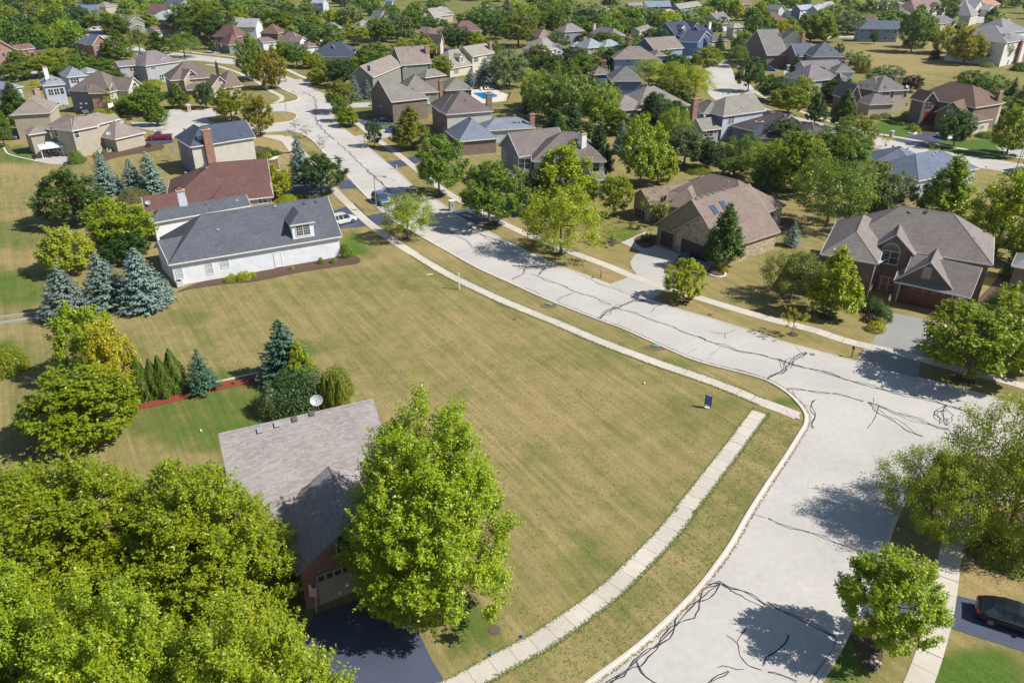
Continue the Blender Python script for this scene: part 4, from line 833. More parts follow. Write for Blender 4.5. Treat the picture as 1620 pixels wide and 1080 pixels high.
house('lilac_grey_house', 'lilac-grey house with shaded valleys and brick chimney on its ridge', 'o', (126,118,120), W_PALE,
 [('hh', (520,600), (865,572), (745,405), 5.2, {'p': .7}), ('hh', (632,568), (868,568), (800,400), 5.4, {'p': .7}), ('gg', (500,470), (900,455), (740,372), 5.6, {'p': .6}), ('hh', (820,500), (1035,500), (950,400), 5.3, {'p': .7}), ('gh', (905,640), (1060,640), (1000,500), 4.6, {'p': .7, 'wall': BR_BRN})],
 wins=[(0,'f',(712,602),1.9,1.8,'2')], chims=[((930,385), 11.8, 1.6, 1.1, BR_BRN)], land='the lilac-grey house')
house('stone_grey_house', 'tan-sided house with grey hip roofs and white dish beside the green lawn', 'o', (118,112,110), W_BEIGE,
 [('hh', (1270,708), (1612,692), (1380,540), 5.6, {'p': .66}), ('hh', (980,652), (1260,700), (1190,472), 5.6, {'p': .66, 'wall': BR_BRN}), ('gy', (960,790), (1100,782), (1050,640), 4.8, {'D': 7, 'wall': BR_BRN}), ('hh', (1185,850), (1465,838), (1280,715), 2.9, {'p': .66})],
 wins=[(0,'f',(1362,728),1.8,.9,'2'), (0,'f',(1428,740),.9,1.8,'1'), (0,'f',(1568,735),1.0,1.8,'1'), (0,'f',(1580,850),.7,1.0,'1')], chims=[((1468,555), 10.3, 1.2, .9, BR_BRN)], dishes=[(0,(1585,680),.5,.6)], sky=[(0,(1355,662),.7,.9)], vents=[(2,(1095,645)), (2,(1158,645))], land='the stone-grey house')
house('brown_brick_manor', 'brown brick manor with red front door and tall chimney', 'f', (118,92,80), BR_BRN,
 [('hh', (1190,158), (1465,120), (1225,-10), 5.8, {'p': .7, 'f': W_YEL}), ('hh', (672,68), (1205,165), (960,-65), 5.8, {'p': .72}), ('gy', (760,115), (890,108), (845,30), 5.9, {'D': 5, 'p': .8}), ('gy', (858,200), (1130,240), (1010,115), 4.2, {'D': 8, 'p': .9}), ('hh', (1195,290), (1355,262), (1210,180), 2.9, {'p': .55, 'f': W_YEL})],
 wins=[(1,'f',(695,100),.8,1.4,'1'), (1,'f',(740,105),.8,1.4,'1'), (2,'f',(802,150),1.9,1.6,'2a',None,M_TAN), (1,'f',(675,210),1.0,2.0,'1',None,M_TAN), (1,'f',(718,222),1.0,2.0,'1',None,M_TAN), (2,'f',(790,242),1.5,2.3,'1',None,flat((.3,.02,.02),.4,name='red_door'),flat((.28,.02,.02),.4,name='red_door_leaf')), (0,'f',(1290,170),.6,.8,'1'), (4,'f',(1260,333),1.3,.8,'2'), (3,'f',(985,180),.9,1.2,'1')],
 chims=[((1415,28), 11.4, 1.4, 1.0, brick((140,108,90)))], land='the brown brick manor')
house('blue_grey_ranch', 'ranch house with pale blue-grey roof in front of the right-hand street', 'f', (104,114,134), W_PALE,
 [('hh', (240,680), (790,740), (560,478), 3.1, {'p': .55}), ('hh', (720,790), (1240,680), (960,508), 3.1, {'p': .55}), ('hh', (110,610), (300,700), (200,560), 3.0, {'p': .5})],
 vents=[(0,(440,487)), (0,(500,497)), (0,(562,505)), (0,(624,515)), (0,(180,580)), (1,(845,570)), (1,(872,552))], wins=[(0,'f',(330,700),2.0,1.4,'2')], land='the blue-grey ranch')
house('arched_brick_house', 'large brown brick house with arched window and cedar garage door on the main street', '31', (131,121,115), brick((124,84,70)),
 [('hh', (480,440), (1424,598), (1298,287), 5.6, {'p': .72, 'r': W_CRM}), ('hh', (330,528), (700,590), (650,204), 5.55, {'p': .72}), ('sh', (840,705), (1281,806), (1090,560), 2.95, {'p': .72, 'ov': 1.3}), ('gy', (797,692), (1188,772), (1021,575), 3.0, {'D': 7, 'p': .9, 'wall': siding((132,112,106))}),
  ('gy', (652,490), (930,535), (800,400), 5.6, {'D': 8}), ('gy', (536,548), (672,592), (600,500), 4.4, {'D': 5}), ('sh', (797,700), (1188,778), (812,672), 2.9, {'p': .35, 'nw': 1})],
 wins=[(4,'f',(769,548),2.1,1.7,'2a'), (4,'f',(735,712),2.7,1.8,'3',None,M_WHITE,flat((.34,.2,.09),.5,name='warm_blind')), (3,'f',(1006,645),.9,1.4,'1',None,M_TAN,flat((.4,.38,.33),.6,name='louvre_vent')), (5,'f',(585,680),1.1,2.4,'1a',None,M_DARK)],
 gar=[(3,'f',(958,905),6.0,2.5,G_CEDAR,True)], vents=[(0,(1370,385)), (0,(900,260)), (0,(1000,262))], land='the arched brick house')
house('stone_garage_house', 'tan stone house with taupe roof, skylights and twin dark garage doors', 'i', (134,116,106), ST_TAN,
 [('gy', (330,690), (985,935), (650,438), 2.9, {'D': 13, 'f': siding((140,130,112)), 'r': ST_TAN}), ('gy', (505,750), (980,930), (722,590), 3.0, {'D': 4, 'p': .9}), ('hh', (1195,658), (1585,505), None, 3.4, {'p': .68, 'D': 17, 'f': W_BEIGE}), ('hh', (380,500), (760,560), (700,112), 3.4, {'p': .68}), ('gy', (112,415), (290,500), (195,350), 3.2, {'D': 10, 'p': .8}), ('gg', (430,500), (560,515), (500,402), 3.4, {'p': .6, 'D': 5})],
 gar=[(0,'f',(442,920),2.7,2.3,G_DARK), (1,'f',(700,1010),5.2,2.3,G_DARK)], wins=[(2,'f',(1318,662),1.8,1.5,'2g'), (4,'f',(195,590),2.6,1.6,'3'), (2,'f',(1440,630),1.1,1.8,'1')],
 vents=[(0,(728,445)), (0,(782,428)), (0,(835,408)), (0,(890,392)), (0,(988,363)), (0,(1028,288)), (0,(1058,210)), (2,(1200,270))], sky=[(0,(900,550),1.0,1.7), (0,(990,510),1.0,1.7)], trim=M_TAN, land='the stone garage house')
# 5 nearest house at the bottom, its garage wing in brick
house('near_brick_house', 'nearest house with grey-brown shingle roof and red brick garage wing', '', (152,144,141), BR_DK,
 [('gg', (380,853), (634,783), (549,640), 4.0, {'p': .8}), ('gy', (468,908), (672,832), None, 4.0, {'D': 6.5, 'p': .62}), ('hh', (392,815), (466,830), (420,770), 3.6, {'p': .6, 'D': 6, 'wall': stone((214,206,190))})],
 wins=[(1,'f',(543,857),1.0,1.8,'1',None,M_TAN)], gar=[(1,'f',(566,940),5.4,2.75,G_TAN,'all')], dishes=[(0,(503,650),.5,1.0)], vents=[(0,(411,681)), (0,(438,672)), (0,(466,663)), (0,(493,654))], trim=flat((.2,.17,.14),.6,name='brown_trim'), land='the near brick house')
# further streets
FAR = [
 ('pale house with blue tarp-coloured roof behind the left woods', 'd', (96,112,140), W_WHT, [('gg', (632,62), (730,95), (690,25), 5, {'p': .6}), ('gy', (672,125), (750,165), (712,60), 4, {'D': 8})], 'lrf'),
 ('small grey gabled house among trees at upper left', 'd', (126,118,124), W_SAGE, [('gy', (1088,205), (1240,185), (1160,148), 4.5, {'D': 12}), ('gy', (1105,240), (1225,225), (1180,205), 3, {'D': 4})], ''),
 ('maroon-roofed house beside a pale blue roof in the upper left', 'd', (116,86,82), W_CRM, [('gg', (1240,105), (1420,110), (1300,32), 5.2, {'p': .7})], 'f'),
 ('low house with pale ice-blue hip roof', 'd', (160,172,182), W_BGR, [('hh', (1250,168), (1478,172), (1330,92), 3.4, {'p': .6})], 'f'),
 ('brown and rose roofed house under the tall maples', 'd', (122,92,86), W_CRM, [('gh', (1330,265), (1545,235), (1440,208), 3.4, {'p': .6})], ''),
 ('house with sloping blue roof at the top of the left street', 'd', (100,112,132), W_CRM, [('gg', (1380,28), (1530,50), (1430,-22), 5.2, {'p': .7}), ('gy', (1420,105), (1520,120), (1450,50), 4, {'D': 8})], 'f'),
 ('faded brown roof poking out of the upper left trees', 'd', (136,122,116), W_TAN, [('hh', (800,60), (900,62), (850,5), 5, {'p': .6})], ''),
 ('blue-roofed house cut by the left edge of the picture', 'd', (126,140,160), W_PALE, [('hh', (-260,740), (62,765), (-60,690), 3.2, {'p': .6})], ''),
 ('white gabled house with steep grey roof beyond the maroon roofs', 'v', (150,150,152), W_WHT, [('gy', (0,260), (82,232), (40,188), 5, {'D': 10}), ('gy', (170,290), (245,262), (210,195), 5, {'D': 12})], ''),
 ('rust-brown hip roof between a spruce and willow', 'v', (120,88,78), BR_BRN, [('hh', (205,355), (400,360), (320,252), 3.6, {'p': .8})], ''),
 ('distant pale blue house at the top edge by the meadow', 'v', (150,160,176), siding((190,204,220)), [('gg', (750,35), (885,38), (800,-15), 5.4, {'p': .6})], 'f'),
 ('white house glimpsed behind the locust trees', 'v', (130,140,154), W_WHT, [('hh', (940,310), (1110,300), (1000,225), 5.4, {'p': .6})], 'f'),
 ('cream two-storey house with grey roof and white porch', 'q', (142,138,132), W_CRM, [('hh', (40,300), (250,285), (120,215), 5.2, {'p': .6}), ('gy', (200,350), (275,340), (230,300), 3.4, {'D': 5})], 'f'),
 ('grey gabled roof half hidden by a dark poplar', 'q', (134,130,132), W_GRY, [('gg', (165,195), (260,205), (200,105), 6, {'p': .9})], ''),
 ('distant blue-roofed shed at the top edge', 'q', (90,120,156), W_PALE, [('hh', (330,15), (412,15), (370,-12), 4, {'p': .6})], 'f'),
 ('long house with pale grey roof and twin white gables', 'q', (152,146,142), W_TAN, [('hg', (715,190), (1065,160), (880,85), 3.6, {'p': .6}), ('gy', (762,188), (860,195), (805,125), 3.6, {'D': 6}), ('hh', (870,140), (1060,130), (960,70), 5, {'p': .6})], ''),
 ('long maroon-roofed house with slim brick chimney', 'q', (116,90,86), BR_BRN, [('hh', (850,420), (1070,345), (1000,260), 3.4, {'p': .7}), ('hh', (1060,340), (1378,330), (1180,222), 4.6, {'p': .8})], ''),
 ('brown roof peeking between two round trees', 'q', (140,112,104), W_CRM, [('gh', (690,340), (830,350), (730,285), 4.2, {'p': .7})], ''),
 ('rose-brown roof deep in the centre trees', 'r', (146,120,110), W_CRM, [('gh', (400,375), (490,400), (430,290), 5, {'p': .8})], ''),
 ('tiny grey roof in the high centre trees', 'r', (150,146,142), W_CRM, [('hh', (740,235), (790,235), (760,180), 4.6, {'p': .7})], ''),
 ('far roof at the top right of the centre grove', 'r', (160,152,146), W_CRM, [('hh', (1190,105), (1250,100), (1215,55), 4.6, {'p': .7})], ''),
 ('taupe-roofed house at the top edge by a willow', 's', (140,132,130), W_WHT, [('gg', (130,95), (285,85), (220,25), 5.2, {'p': .7})], 'fr'),
 ('blue-grey house with long pale blue roof on the skyline', 's', (120,140,160), siding((120,144,180)), [('gg', (285,75), (555,70), (440,12), 5.4, {'p': .7})], 'fl'),
 ('tan-roofed house with blue gable on the skyline', 's', (150,140,130), siding((120,140,180)), [('gg', (640,95), (880,60), (760,22), 5, {'p': .7})], 'f'),
 ('peach-brown roof just below the skyline', 's', (180,150,130), W_TAN, [('hh', (460,165), (640,145), (560,95), 4, {'p': .6})], ''),
 ('dusty brown roof left of the blue craftsman', 's', (134,122,118), W_CRM, [('gg', (220,340), (350,300), (300,262), 4, {'p': .6})], ''),
 ('pale roof glimpsed behind the white porch house', 's', (150,144,144), W_CRM, [('hh', (1220,300), (1345,290), (1290,250), 4.6, {'p': .6})], ''),
 ('red-brown house at top centre right', 's', (130,104,98), BR_RED, [('gg', (1320,50), (1410,45), (1370,-5), 5, {'p': .7})], 'f'),
 ('white terraced house with pale blue roof and chimney', 'u', (148,164,184), W_WHT, [('gg', (600,145), (800,130), (740,65), 5.2, {'p': .7, 'l': W_BGR}), ('gg', (470,185), (560,175), (500,130), 3.4, {'p': .6})], 'f'),
 ('grey-roofed terraced house right of the pale blue one', 'u', (160,160,164), W_PALE, [('gg', (850,165), (960,140), (900,60), 5.2, {'p': .8}), ('gy', (760,125), (880,140), (810,55), 5.2, {'D': 10})], ''),
 ('last terraced house in the skyline row', 'u', (150,150,158), W_PALE, [('gg', (980,110), (1110,90), (1080,12), 5.6, {'p': .8})], 'f'),
 ('maroon roof with white chimneys behind autumn maples', 'u', (128,92,88), W_WHT, [('gh', (200,290), (395,290), (280,175), 4.4, {'p': .7})], ''),
 ('white gable among trees left of the terrace', 'u', (150,148,150), W_WHT, [('gy', (290,140), (395,135), (345,80), 5, {'D': 10})], ''),
 ('small brick gabled house above the meadow street', 'u', (110,84,76), BR_PINK, [('gy', (1340,270), (1450,290), (1380,205), 5.4, {'D': 9}), ], 'f'),
 ('grey-blue house with slate roof on the meadow edge', 'g', (92,106,124), siding((140,160,196)), [('hg', (215,245), (560,250), (340,175), 5.6, {'p': .75}), ('gy', (370,290), (440,290), (400,240), 3.4, {'D': 4, 'p': .5})], 'flr'),
 ('wide grey-roofed house above the meadow trees', 'g', (138,132,132), BR_BRN, [('hh', (340,70), (655,60), (480,-5), 5.2, {'p': .6}), ('hh', (480,130), (660,120), (580,75), 5, {'p': .6})], 'f'),
 ('mauve-brown roofed house with white dormers at top right', 'g', (132,108,104), W_CRM, [('hh', (690,100), (960,60), (800,-20), 5, {'p': .9}), ('gy', (780,90), (830,85), (800,65), 4.6, {'D': 4}), ('gy', (850,75), (910,70), (880,25), 5.4, {'D': 4})], ''),
 ('low mauve-roofed house between meadow trees', 'g', (122,110,118), W_CRM, [('hh', (830,210), (1062,190), (930,130), 3.4, {'p': .6})], ''),
 ('grey-roofed house with steep slopes at top right', 't', (140,136,140), W_CRM, [('gh', (690,220), (870,230), (800,-10), 5, {'p': .9}), ('gy', (940,110), (1060,90), (1015,10), 5.2, {'D': 10}), ('gy', (1130,140), (1210,120), (1190,70), 4, {'D': 5})], ''),
 ('orange-brown roofed house at the top right edge', 't', (168,128,106), BR_PINK, [('gh', (1100,90), (1290,60), (1180,-20), 4, {'p': .7})], ''),
]
MNAMES = ['suburban_house', 'gabled_house', 'hip_roofed_house']
for i, (lab, k, rf, wl, bls, au) in enumerate(FAR): house(MNAMES[i % 3], lab, k, rf, wl, bls, auto=au)
house('white_brick_house', 'tall white house with brick chimney and grey roof at the right edge by the meadow', 't', (134,132,136), flat((.6,.58,.55),.7,name='painted_brick'),
 [('hh', (1370,615), (1700,560), (1450,300), 8.2, {'p': .5}), ('hh', (1130,560), (1480,575), (1250,370), 6.4, {'p': .5}), ('hh', (1330,470), (1700,440), (1450,255), 8.2, {'p': .6})], wins=[(0,'f',(1405,640),1.0,1.4,'1'), (0,'f',(1415,775),1.3,1.6,'2'), (0,'f',(1390,890),1.0,1.6,'1'), (0,'f',(1440,910),1.0,1.6,'1'), (0,'f',(1500,740),1.2,1.6,'2a')],
 chims=[((1590,585), -1, 1.5, 1.0, BR_DK)], land='the tall white house')
house('brick_corner_house', 'brown brick house cut off by the right edge beside the street', '', (110,90,84), BR_BRN, [('hh', (1606,300), (1700,330), (1660,270), 3.2, {'p': .6}), ('hh', (1600,420), (1700,440), (1660,400), 3.0, {'p': .6, 'roof': (150,148,146)})])
# ================================================================== TREES
def leaf_mat(name, trans=.33, gloss=.4):
    m, nt, b, o = new_mat(name); oi = N(nt, 'ShaderNodeObjectInfo'); geo = N(nt, 'ShaderNodeNewGeometry'); tc = N(nt, 'ShaderNodeTexCoord')
    r = geo.outputs['Random Per Island']; n = noise(nt, tc.outputs['Object'], .55, 3)
    # object colour is the kind's leaf colour; leaves vary around it and drift towards yellow in patches
    c = mix(nt, 1.0, oi.outputs['Color'], ramp(nt, r, 0, 1, (.68, .7, .6), (1.36, 1.34, 1.1)), 'MULTIPLY')
    c = mix(nt, ramp(nt, n, .52, .75), c, mix(nt, 1.0, oi.outputs['Color'], (1.35, 1.14, .8), 'MULTIPLY'))
    nt.links.new(c, b.inputs['Base Color']); b.inputs['Roughness'].default_value = .42; b.inputs['Specular IOR Level'].default_value = gloss
    t = N(nt, 'ShaderNodeBsdfTranslucent'); nt.links.new(mix(nt, 1.0, c, (1.25, 1.3, .55), 'MULTIPLY'), t.inputs[0])
    ms = N(nt, 'ShaderNodeMixShader', i_Fac=trans); nt.links.new(b.outputs[0], ms.inputs[1]); nt.links.new(t.outputs[0], ms.inputs[2]); nt.links.new(ms.outputs[0], o.inputs[0]); return m
M_LEAF = leaf_mat('leaves'); M_NEEDLE = leaf_mat('needles', .08, .25)
M_BARK = flat((.13, .105, .085), .9, name='bark'); M_BARKD = flat((.07, .055, .045), .9, name='dark_bark')
def unit(v): return v / np.maximum(np.linalg.norm(v, axis=1, keepdims=True), 1e-9)
def leaf_quads(pos, nrm, size, rng, asp=1.0, axis=None):
    n = len(pos); nrm = unit(nrm); a = rng.normal(size=(n, 3)) if axis is None else axis
    a = unit(a - nrm * (a * nrm).sum(1, keepdims=True)); b2 = np.cross(nrm, a); s = size * rng.uniform(.65, 1.3, (n, 1))
    v = np.stack([pos - a * s * asp, pos - b2 * s * .5, pos + a * s * asp, pos + b2 * s * .5], 1).reshape(-1, 3)
    return v, np.arange(n * 4).reshape(n, 4)
def profile(kind, t):
    # crown half-width (0..1) against height in the crown (0 bottom .. 1 top)
    if kind == 'maple': return np.sin(np.pi * np.clip(t * .86 + .12, 0, 1)) ** .62
    if kind == 'ovate': return (1 - np.exp(-t * 11)) * np.clip(1 - np.clip(t - .28, 0, 1) / .74, 0, 1) ** .5
    if kind == 'oval': return np.sqrt(np.clip(1 - (2 * t - 1) ** 2, 0, 1)) ** .9
    if kind == 'pyramid': return np.clip((1 - t) ** .75 * (1 - np.exp(-t * 14)) * 1.1, 0, 1)
    if kind == 'round': return np.sqrt(np.clip(1 - (1.9 * t - .9) ** 2, 0, 1))
    if kind == 'locust': return np.clip(np.sin(np.pi * np.clip(t * .75 + .25, 0, 1)) ** .8, 0, 1)
    return np.sqrt(np.clip(1 - (2 * t - 1) ** 2, 0, 1))
def crown(kind, Rr, Hc, seed, nclump, per_c, per, leaf, rc=.9, shoot=.7, spread=.13, lump=.18, inner=.3, upw=.5):
    """leaf clumps over the crown; every clump is a burst of leafy shoots, so light and shade fall between them"""
    rng = np.random.default_rng(seed); nb = 12; bd = unit(rng.normal(size=(nb, 3))); ba = rng.uniform(-1, 1, nb) * lump
    t = rng.uniform(.02, .97, nclump * 4); w = profile(kind, t); keep = rng.uniform(0, 1, len(t)) < (w * .85 + .12); t = t[keep][:nclump]; w = w[keep][:nclump]; n = len(t)
    ph = (np.arange(n) * 2.39996 + rng.normal(size=n) * .5) % 6.2832; dn = unit(np.stack([np.cos(ph), np.sin(ph), (t - .45) * 1.5], 1))
    lum = 1 + (np.exp(-((1 - dn @ bd.T) * 7)) * ba).sum(1); dep = np.where(rng.uniform(0, 1, n) < inner, rng.uniform(.3, .75, n), rng.uniform(.86, 1.06, n))
    rr = np.maximum(Rr * w * lum * dep - rc * .55, 0); zz = Hc * (.5 + (t - .5) * (.45 + .55 * dep) * (1 + (lum - 1) * .6)) - rc * .25
    C_ = np.stack([np.cos(ph) * rr, np.sin(ph) * rr, zz], 1)
    out = unit(np.stack([np.cos(ph) * (1 - .4 * t), np.sin(ph) * (1 - .4 * t), upw * .8 + 1.5 * np.clip(t - .3, -.5, 1)], 1))
    d = unit(rng.normal(size=(n, per_c, 3)).reshape(-1, 3)).reshape(n, per_c, 3) + out[:, None, :] * .75; d = unit(d.reshape(-1, 3)).reshape(n, per_c, 3)
    rcs = rc * rng.uniform(.6, 1.25, (n, 1, 1)); tip = C_[:, None, :] + d * rcs * rng.uniform(.55, 1.05, (n, per_c, 1)) * np.array([1, 1, .8])
    sdir = unit((d + out[:, None, :] * .8 + np.array([0, 0, .35 * upw])).reshape(-1, 3)).reshape(n, per_c, 3)
    k = rng.uniform(0, 1, (n, per_c, per, 1)); pos = tip[:, :, None, :] - sdir[:, :, None, :] * k * shoot + rng.normal(size=(n, per_c, per, 3)) * spread * (.5 + .9 * k)
    nr = sdir[:, :, None, :] * .5 + np.array([0, 0, .8]) + rng.normal(size=(n, per_c, per, 3)) * .5
    v, f = leaf_quads(pos.reshape(-1, 3), nr.reshape(-1, 3), leaf, rng, 1.0); v[:, 2] = np.maximum(v[:, 2], -.3); return v, f
def limbs(Hc, Rr, z0, seed, n=7, r0=.16, Ht=None):
    rnd = random.Random(seed); mb = MB(); top = z0 + Hc * .8
    mb.tube([(0, 0, -.1), (.02, .01, .5), (rnd.uniform(-.1, .1), rnd.uniform(-.1, .1), z0 + Hc * .25), (rnd.uniform(-.25, .25), rnd.uniform(-.25, .25), top)], [r0 * 1.35, r0, r0 * .7, r0 * .12], 7)
    for i in range(n):
        a = i * 2.4 + rnd.uniform(-.4, .4); zb = z0 + Hc * rnd.uniform(-.06, .35); L = Rr * rnd.uniform(.55, .85); up = Hc * rnd.uniform(.15, .4)
        p1 = (math.cos(a) * L * .45, math.sin(a) * L * .45, zb + up * .45); p2 = (math.cos(a) * L, math.sin(a) * L, zb + up)
        mb.tube([(0, 0, zb), p1, p2], [r0 * .45, r0 * .28, r0 * .08], 5)
    return mb
def crown_obj(v, f, mat, root, name='crown'):
    me = np_mesh(name, v, f); me.materials.append(mat); o = bpy.data.objects.new(name, me); col.objects.link(o); o.parent = root; return o
def proto(kind, Rr, Hc, z0, seed, **kw):
    root = empty('tree'); tr = kw.pop('trunk', .16); nl = kw.pop('nl', 7); bark = kw.pop('bark', M_BARK)
    v, f = crown(kind, Rr, Hc, seed, **kw); v[:, 2] += z0; crown_obj(v, f, M_LEAF, root)
    limbs(Hc, Rr, z0, seed, nl, tr).build('trunk', bark, root); root['dims'] = (Rr, Hc + z0); return root
def spruce(Rr, Ht, seed, tiers, per, nn, nl, z0=.25, droop=.18, power=1.0):
    rng = np.random.default_rng(seed); root = empty('tree'); P_, Nn, Ax = [], [], []
    for i in range(tiers):
        t = (i + .3) / tiers; z = z0 + (Ht - z0) * t; rl = Rr * (1 - t) ** power * rng.uniform(.9, 1.06) + .06; nb = max(4, int(per * (1 - t * .75)))
        for j in range(nb):
            a = rng.uniform(0, 6.283); L = rl * rng.uniform(.78, 1.1); m2 = max(5, int(nn * L / Rr)); s = rng.uniform(.08, 1, m2) ** .75
            d = np.array([math.cos(a), math.sin(a), 0]); sd = np.array([-d[1], d[0], 0]); side = rng.normal(size=m2) * .14 * L * (1.15 - s)
            pz = z - droop * L * s + .22 * L * s ** 3 + rng.normal(size=m2) * .045
            p = d[None] * (s * L)[:, None] + sd[None] * side[:, None]; p[:, 2] += pz; P_.append(p)
            Nn.append(np.tile([0, 0, 1.0], (m2, 1)) + d[None] * .5 + rng.normal(size=(m2, 3)) * .35); Ax.append(d[None] + sd[None] * np.sign(side)[:, None] * .6 + rng.normal(size=(m2, 3)) * .2)
    v, f = leaf_quads(np.concatenate(P_), np.concatenate(Nn), nl, rng, 1.25, np.concatenate(Ax)); v[:, 2] = np.maximum(v[:, 2], .03)
    crown_obj(v, f, M_NEEDLE, root); mb = MB(); mb.tube([(0, 0, 0), (0, 0, Ht * .95)], [.16, .02], 6); mb.build('trunk', M_BARKD, root); root['dims'] = (Rr, Ht); return root
def column(Rr, Ht, seed, n, nl):
    rng = np.random.default_rng(seed); root = empty('tree'); t = rng.uniform(0, 1, n); w = np.clip((1 - t ** 2.3) ** .75 * (.78 + .22 * np.sin(np.pi * np.clip(t * 1.1 + .1, 0, 1))), 0, 1) * Rr
    a = rng.uniform(0, 6.283, n); w = w * (1 + .14 * np.sin(a * 5 + t * 9) + .08 * np.sin(a * 11 - t * 20)) * rng.uniform(.9, 1.02, n)
    p = np.stack([np.cos(a) * w, np.sin(a) * w, t * Ht], 1); nr = np.stack([np.cos(a), np.sin(a), np.full(n, .35)], 1) + rng.normal(size=(n, 3)) * .33
    v, f = leaf_quads(p, nr, nl, rng, 1.5, np.tile([0, 0, 1.0], (n, 1)) + rng.normal(size=(n, 3)) * .35); v[:, 2] = np.maximum(v[:, 2], .02)
    crown_obj(v, f, M_NEEDLE, root); mb = MB(); mb.tube([(0, 0, 0), (0, 0, Ht * .6)], [.08, .02], 5); mb.build('trunk', M_BARKD, root); root['dims'] = (Rr, Ht); return root
def shrub(Rr, Ht, seed, n, nl):
    rng = np.random.default_rng(seed); root = empty('shrub'); d = unit(rng.normal(size=(n, 3))); d[:, 2] = np.abs(d[:, 2]); s = rng.uniform(.72, 1.03, (n, 1)) * (1 + .12 * np.sin(d[:, :1] * 7 + seed) * np.cos(d[:, 1:2] * 6))
    p = d * s * np.array([Rr, Rr, Ht]); nr = d + rng.normal(size=(n, 3)) * .6 + np.array([0, 0, .3])
    v, f = leaf_quads(p, nr, nl, rng); v[:, 2] = np.maximum(v[:, 2], .02); crown_obj(v, f, M_LEAF, root, 'foliage'); root['dims'] = (Rr, Ht); return root
PR = {}
PR['bigmaple'] = [proto('ovate', 6.0, 13.4, .8, 5 + 3 * i, nclump=300, per_c=15, per=27, leaf=.098, rc=1.12, shoot=1.15, spread=.13, lump=.2, inner=.3, upw=1.3, trunk=.26, nl=11) for i in range(2)]
PR['youngmaple'] = [proto('maple', 2.8, 5.2, 1.5, 15, nclump=190, per_c=12, per=15, leaf=.085, rc=.55, shoot=.6, spread=.09, lump=.16, inner=.35, upw=.9, trunk=.09, nl=9)]
PR['maple'] = [proto(['ovate', 'maple', 'ovate'][i], 4.0, 7.4, 1.2, 20 + i, nclump=145, per_c=11, per=12, leaf=.15, rc=.82, shoot=.7, spread=.13, lump=.2, inner=.28, upw=.9) for i in range(3)]
PR['oval'] = [proto('oval', 3.6, 7.0, 1.5, 30 + i, nclump=135, per_c=11, per=12, leaf=.14, rc=.78, shoot=.55, spread=.13, lump=.2, inner=.28) for i in range(2)]
PR['round'] = [proto('round', 3.6, 5.8, 1.6, 34 + i, nclump=135, per_c=11, per=12, leaf=.14, rc=.78, shoot=.55, spread=.13, lump=.22, inner=.28) for i in range(3)]
PR['pyramid'] = [proto('pyramid', 3.4, 7.6, 1.0, 38 + i, nclump=140, per_c=10, per=12, leaf=.15, rc=.7, shoot=.6, spread=.14, lump=.24, inner=.3, upw=.9) for i in range(2)]
PR['locust'] = [proto('locust', 4.2, 5.4, 2.0, 42 + i, nclump=115, per_c=9, per=15, leaf=.10, rc=.95, shoot=.8, spread=.2, lump=.35, inner=.3, upw=.1, nl=9) for i in range(2)]
PR['willow'] = [proto('round', 4.6, 6.8, .7, 46, nclump=120, per_c=9, per=13, leaf=.15, rc=.95, shoot=.9, spread=.16, lump=.35, inner=.3, upw=-.2)]
PR['sparse'] = [proto('oval', 2.4, 4.6, 1.2, 50 + i, nclump=34, per_c=5, per=9, leaf=.10, rc=.45, shoot=.5, spread=.12, lump=.3, inner=.4, trunk=.06, nl=8) for i in range(2)]
PR['nearlocust'] = [proto('locust', 4.6, 6.2, 1.4, 55, nclump=210, per_c=13, per=18, leaf=.075, rc=.95, shoot=.8, spread=.19, lump=.38, inner=.4, upw=.2, trunk=.15, nl=12)]
PR['spruce'] = [spruce(2.6, 7.0, 60, 30, 28, 46, .115, power=.75), spruce(2.6, 6.8, 61, 28, 28, 46, .115, power=.68)]
PR['youngspruce'] = [spruce(1.4, 4.2, 63, 22, 20, 26, .075, droop=.05, power=.8)]
PR['column'] = [column(.85, 4.2, 66, 9000, .05), column(1.0, 4.6, 67, 9000, .05)]
PR['shrub'] = [shrub(.8, 1.0, 70, 1100, .065), shrub(.8, .9, 71, 1100, .065)]
PR['bush'] = [shrub(2.2, 2.6, 73, 8000, .085), shrub(2.2, 2.6, 75, 8000, .085)]
PR['farround'] = [proto('round', 4.4, 6.8, 1.0, 80 + i, nclump=85, per_c=6, per=9, leaf=.33, rc=1.15, shoot=.7, spread=.25, lump=.28, inner=.2, nl=3) for i in range(3)]
PR['farmaple'] = [proto('ovate', 4.2, 8.2, .7, 84 + i, nclump=95, per_c=6, per=9, leaf=.33, rc=1.15, shoot=.7, spread=.25, lump=.35, inner=.2, nl=3) for i in range(2)]
PR['farspruce'] = [spruce(2.6, 8.0, 88, 18, 14, 18, .26, power=.85)]
USED = {}
TREES = []
KW = {'bigmaple': 'broad maple', 'youngmaple': 'young maple', 'maple': 'maple', 'oval': 'oval-crowned tree', 'round': 'round-crowned tree', 'pyramid': 'pyramidal tree', 'locust': 'airy locust tree', 'nearlocust': 'feathery locust tree', 'willow': 'billowing willow',
      'sparse': 'thin sapling', 'spruce': 'spruce', 'youngspruce': 'young spruce', 'column': 'columnar arborvitae', 'shrub': 'clipped shrub', 'bush': 'spreading bush', 'farround': 'bushy tree', 'farmaple': 'tall leafy tree', 'farspruce': 'pointed conifer'}
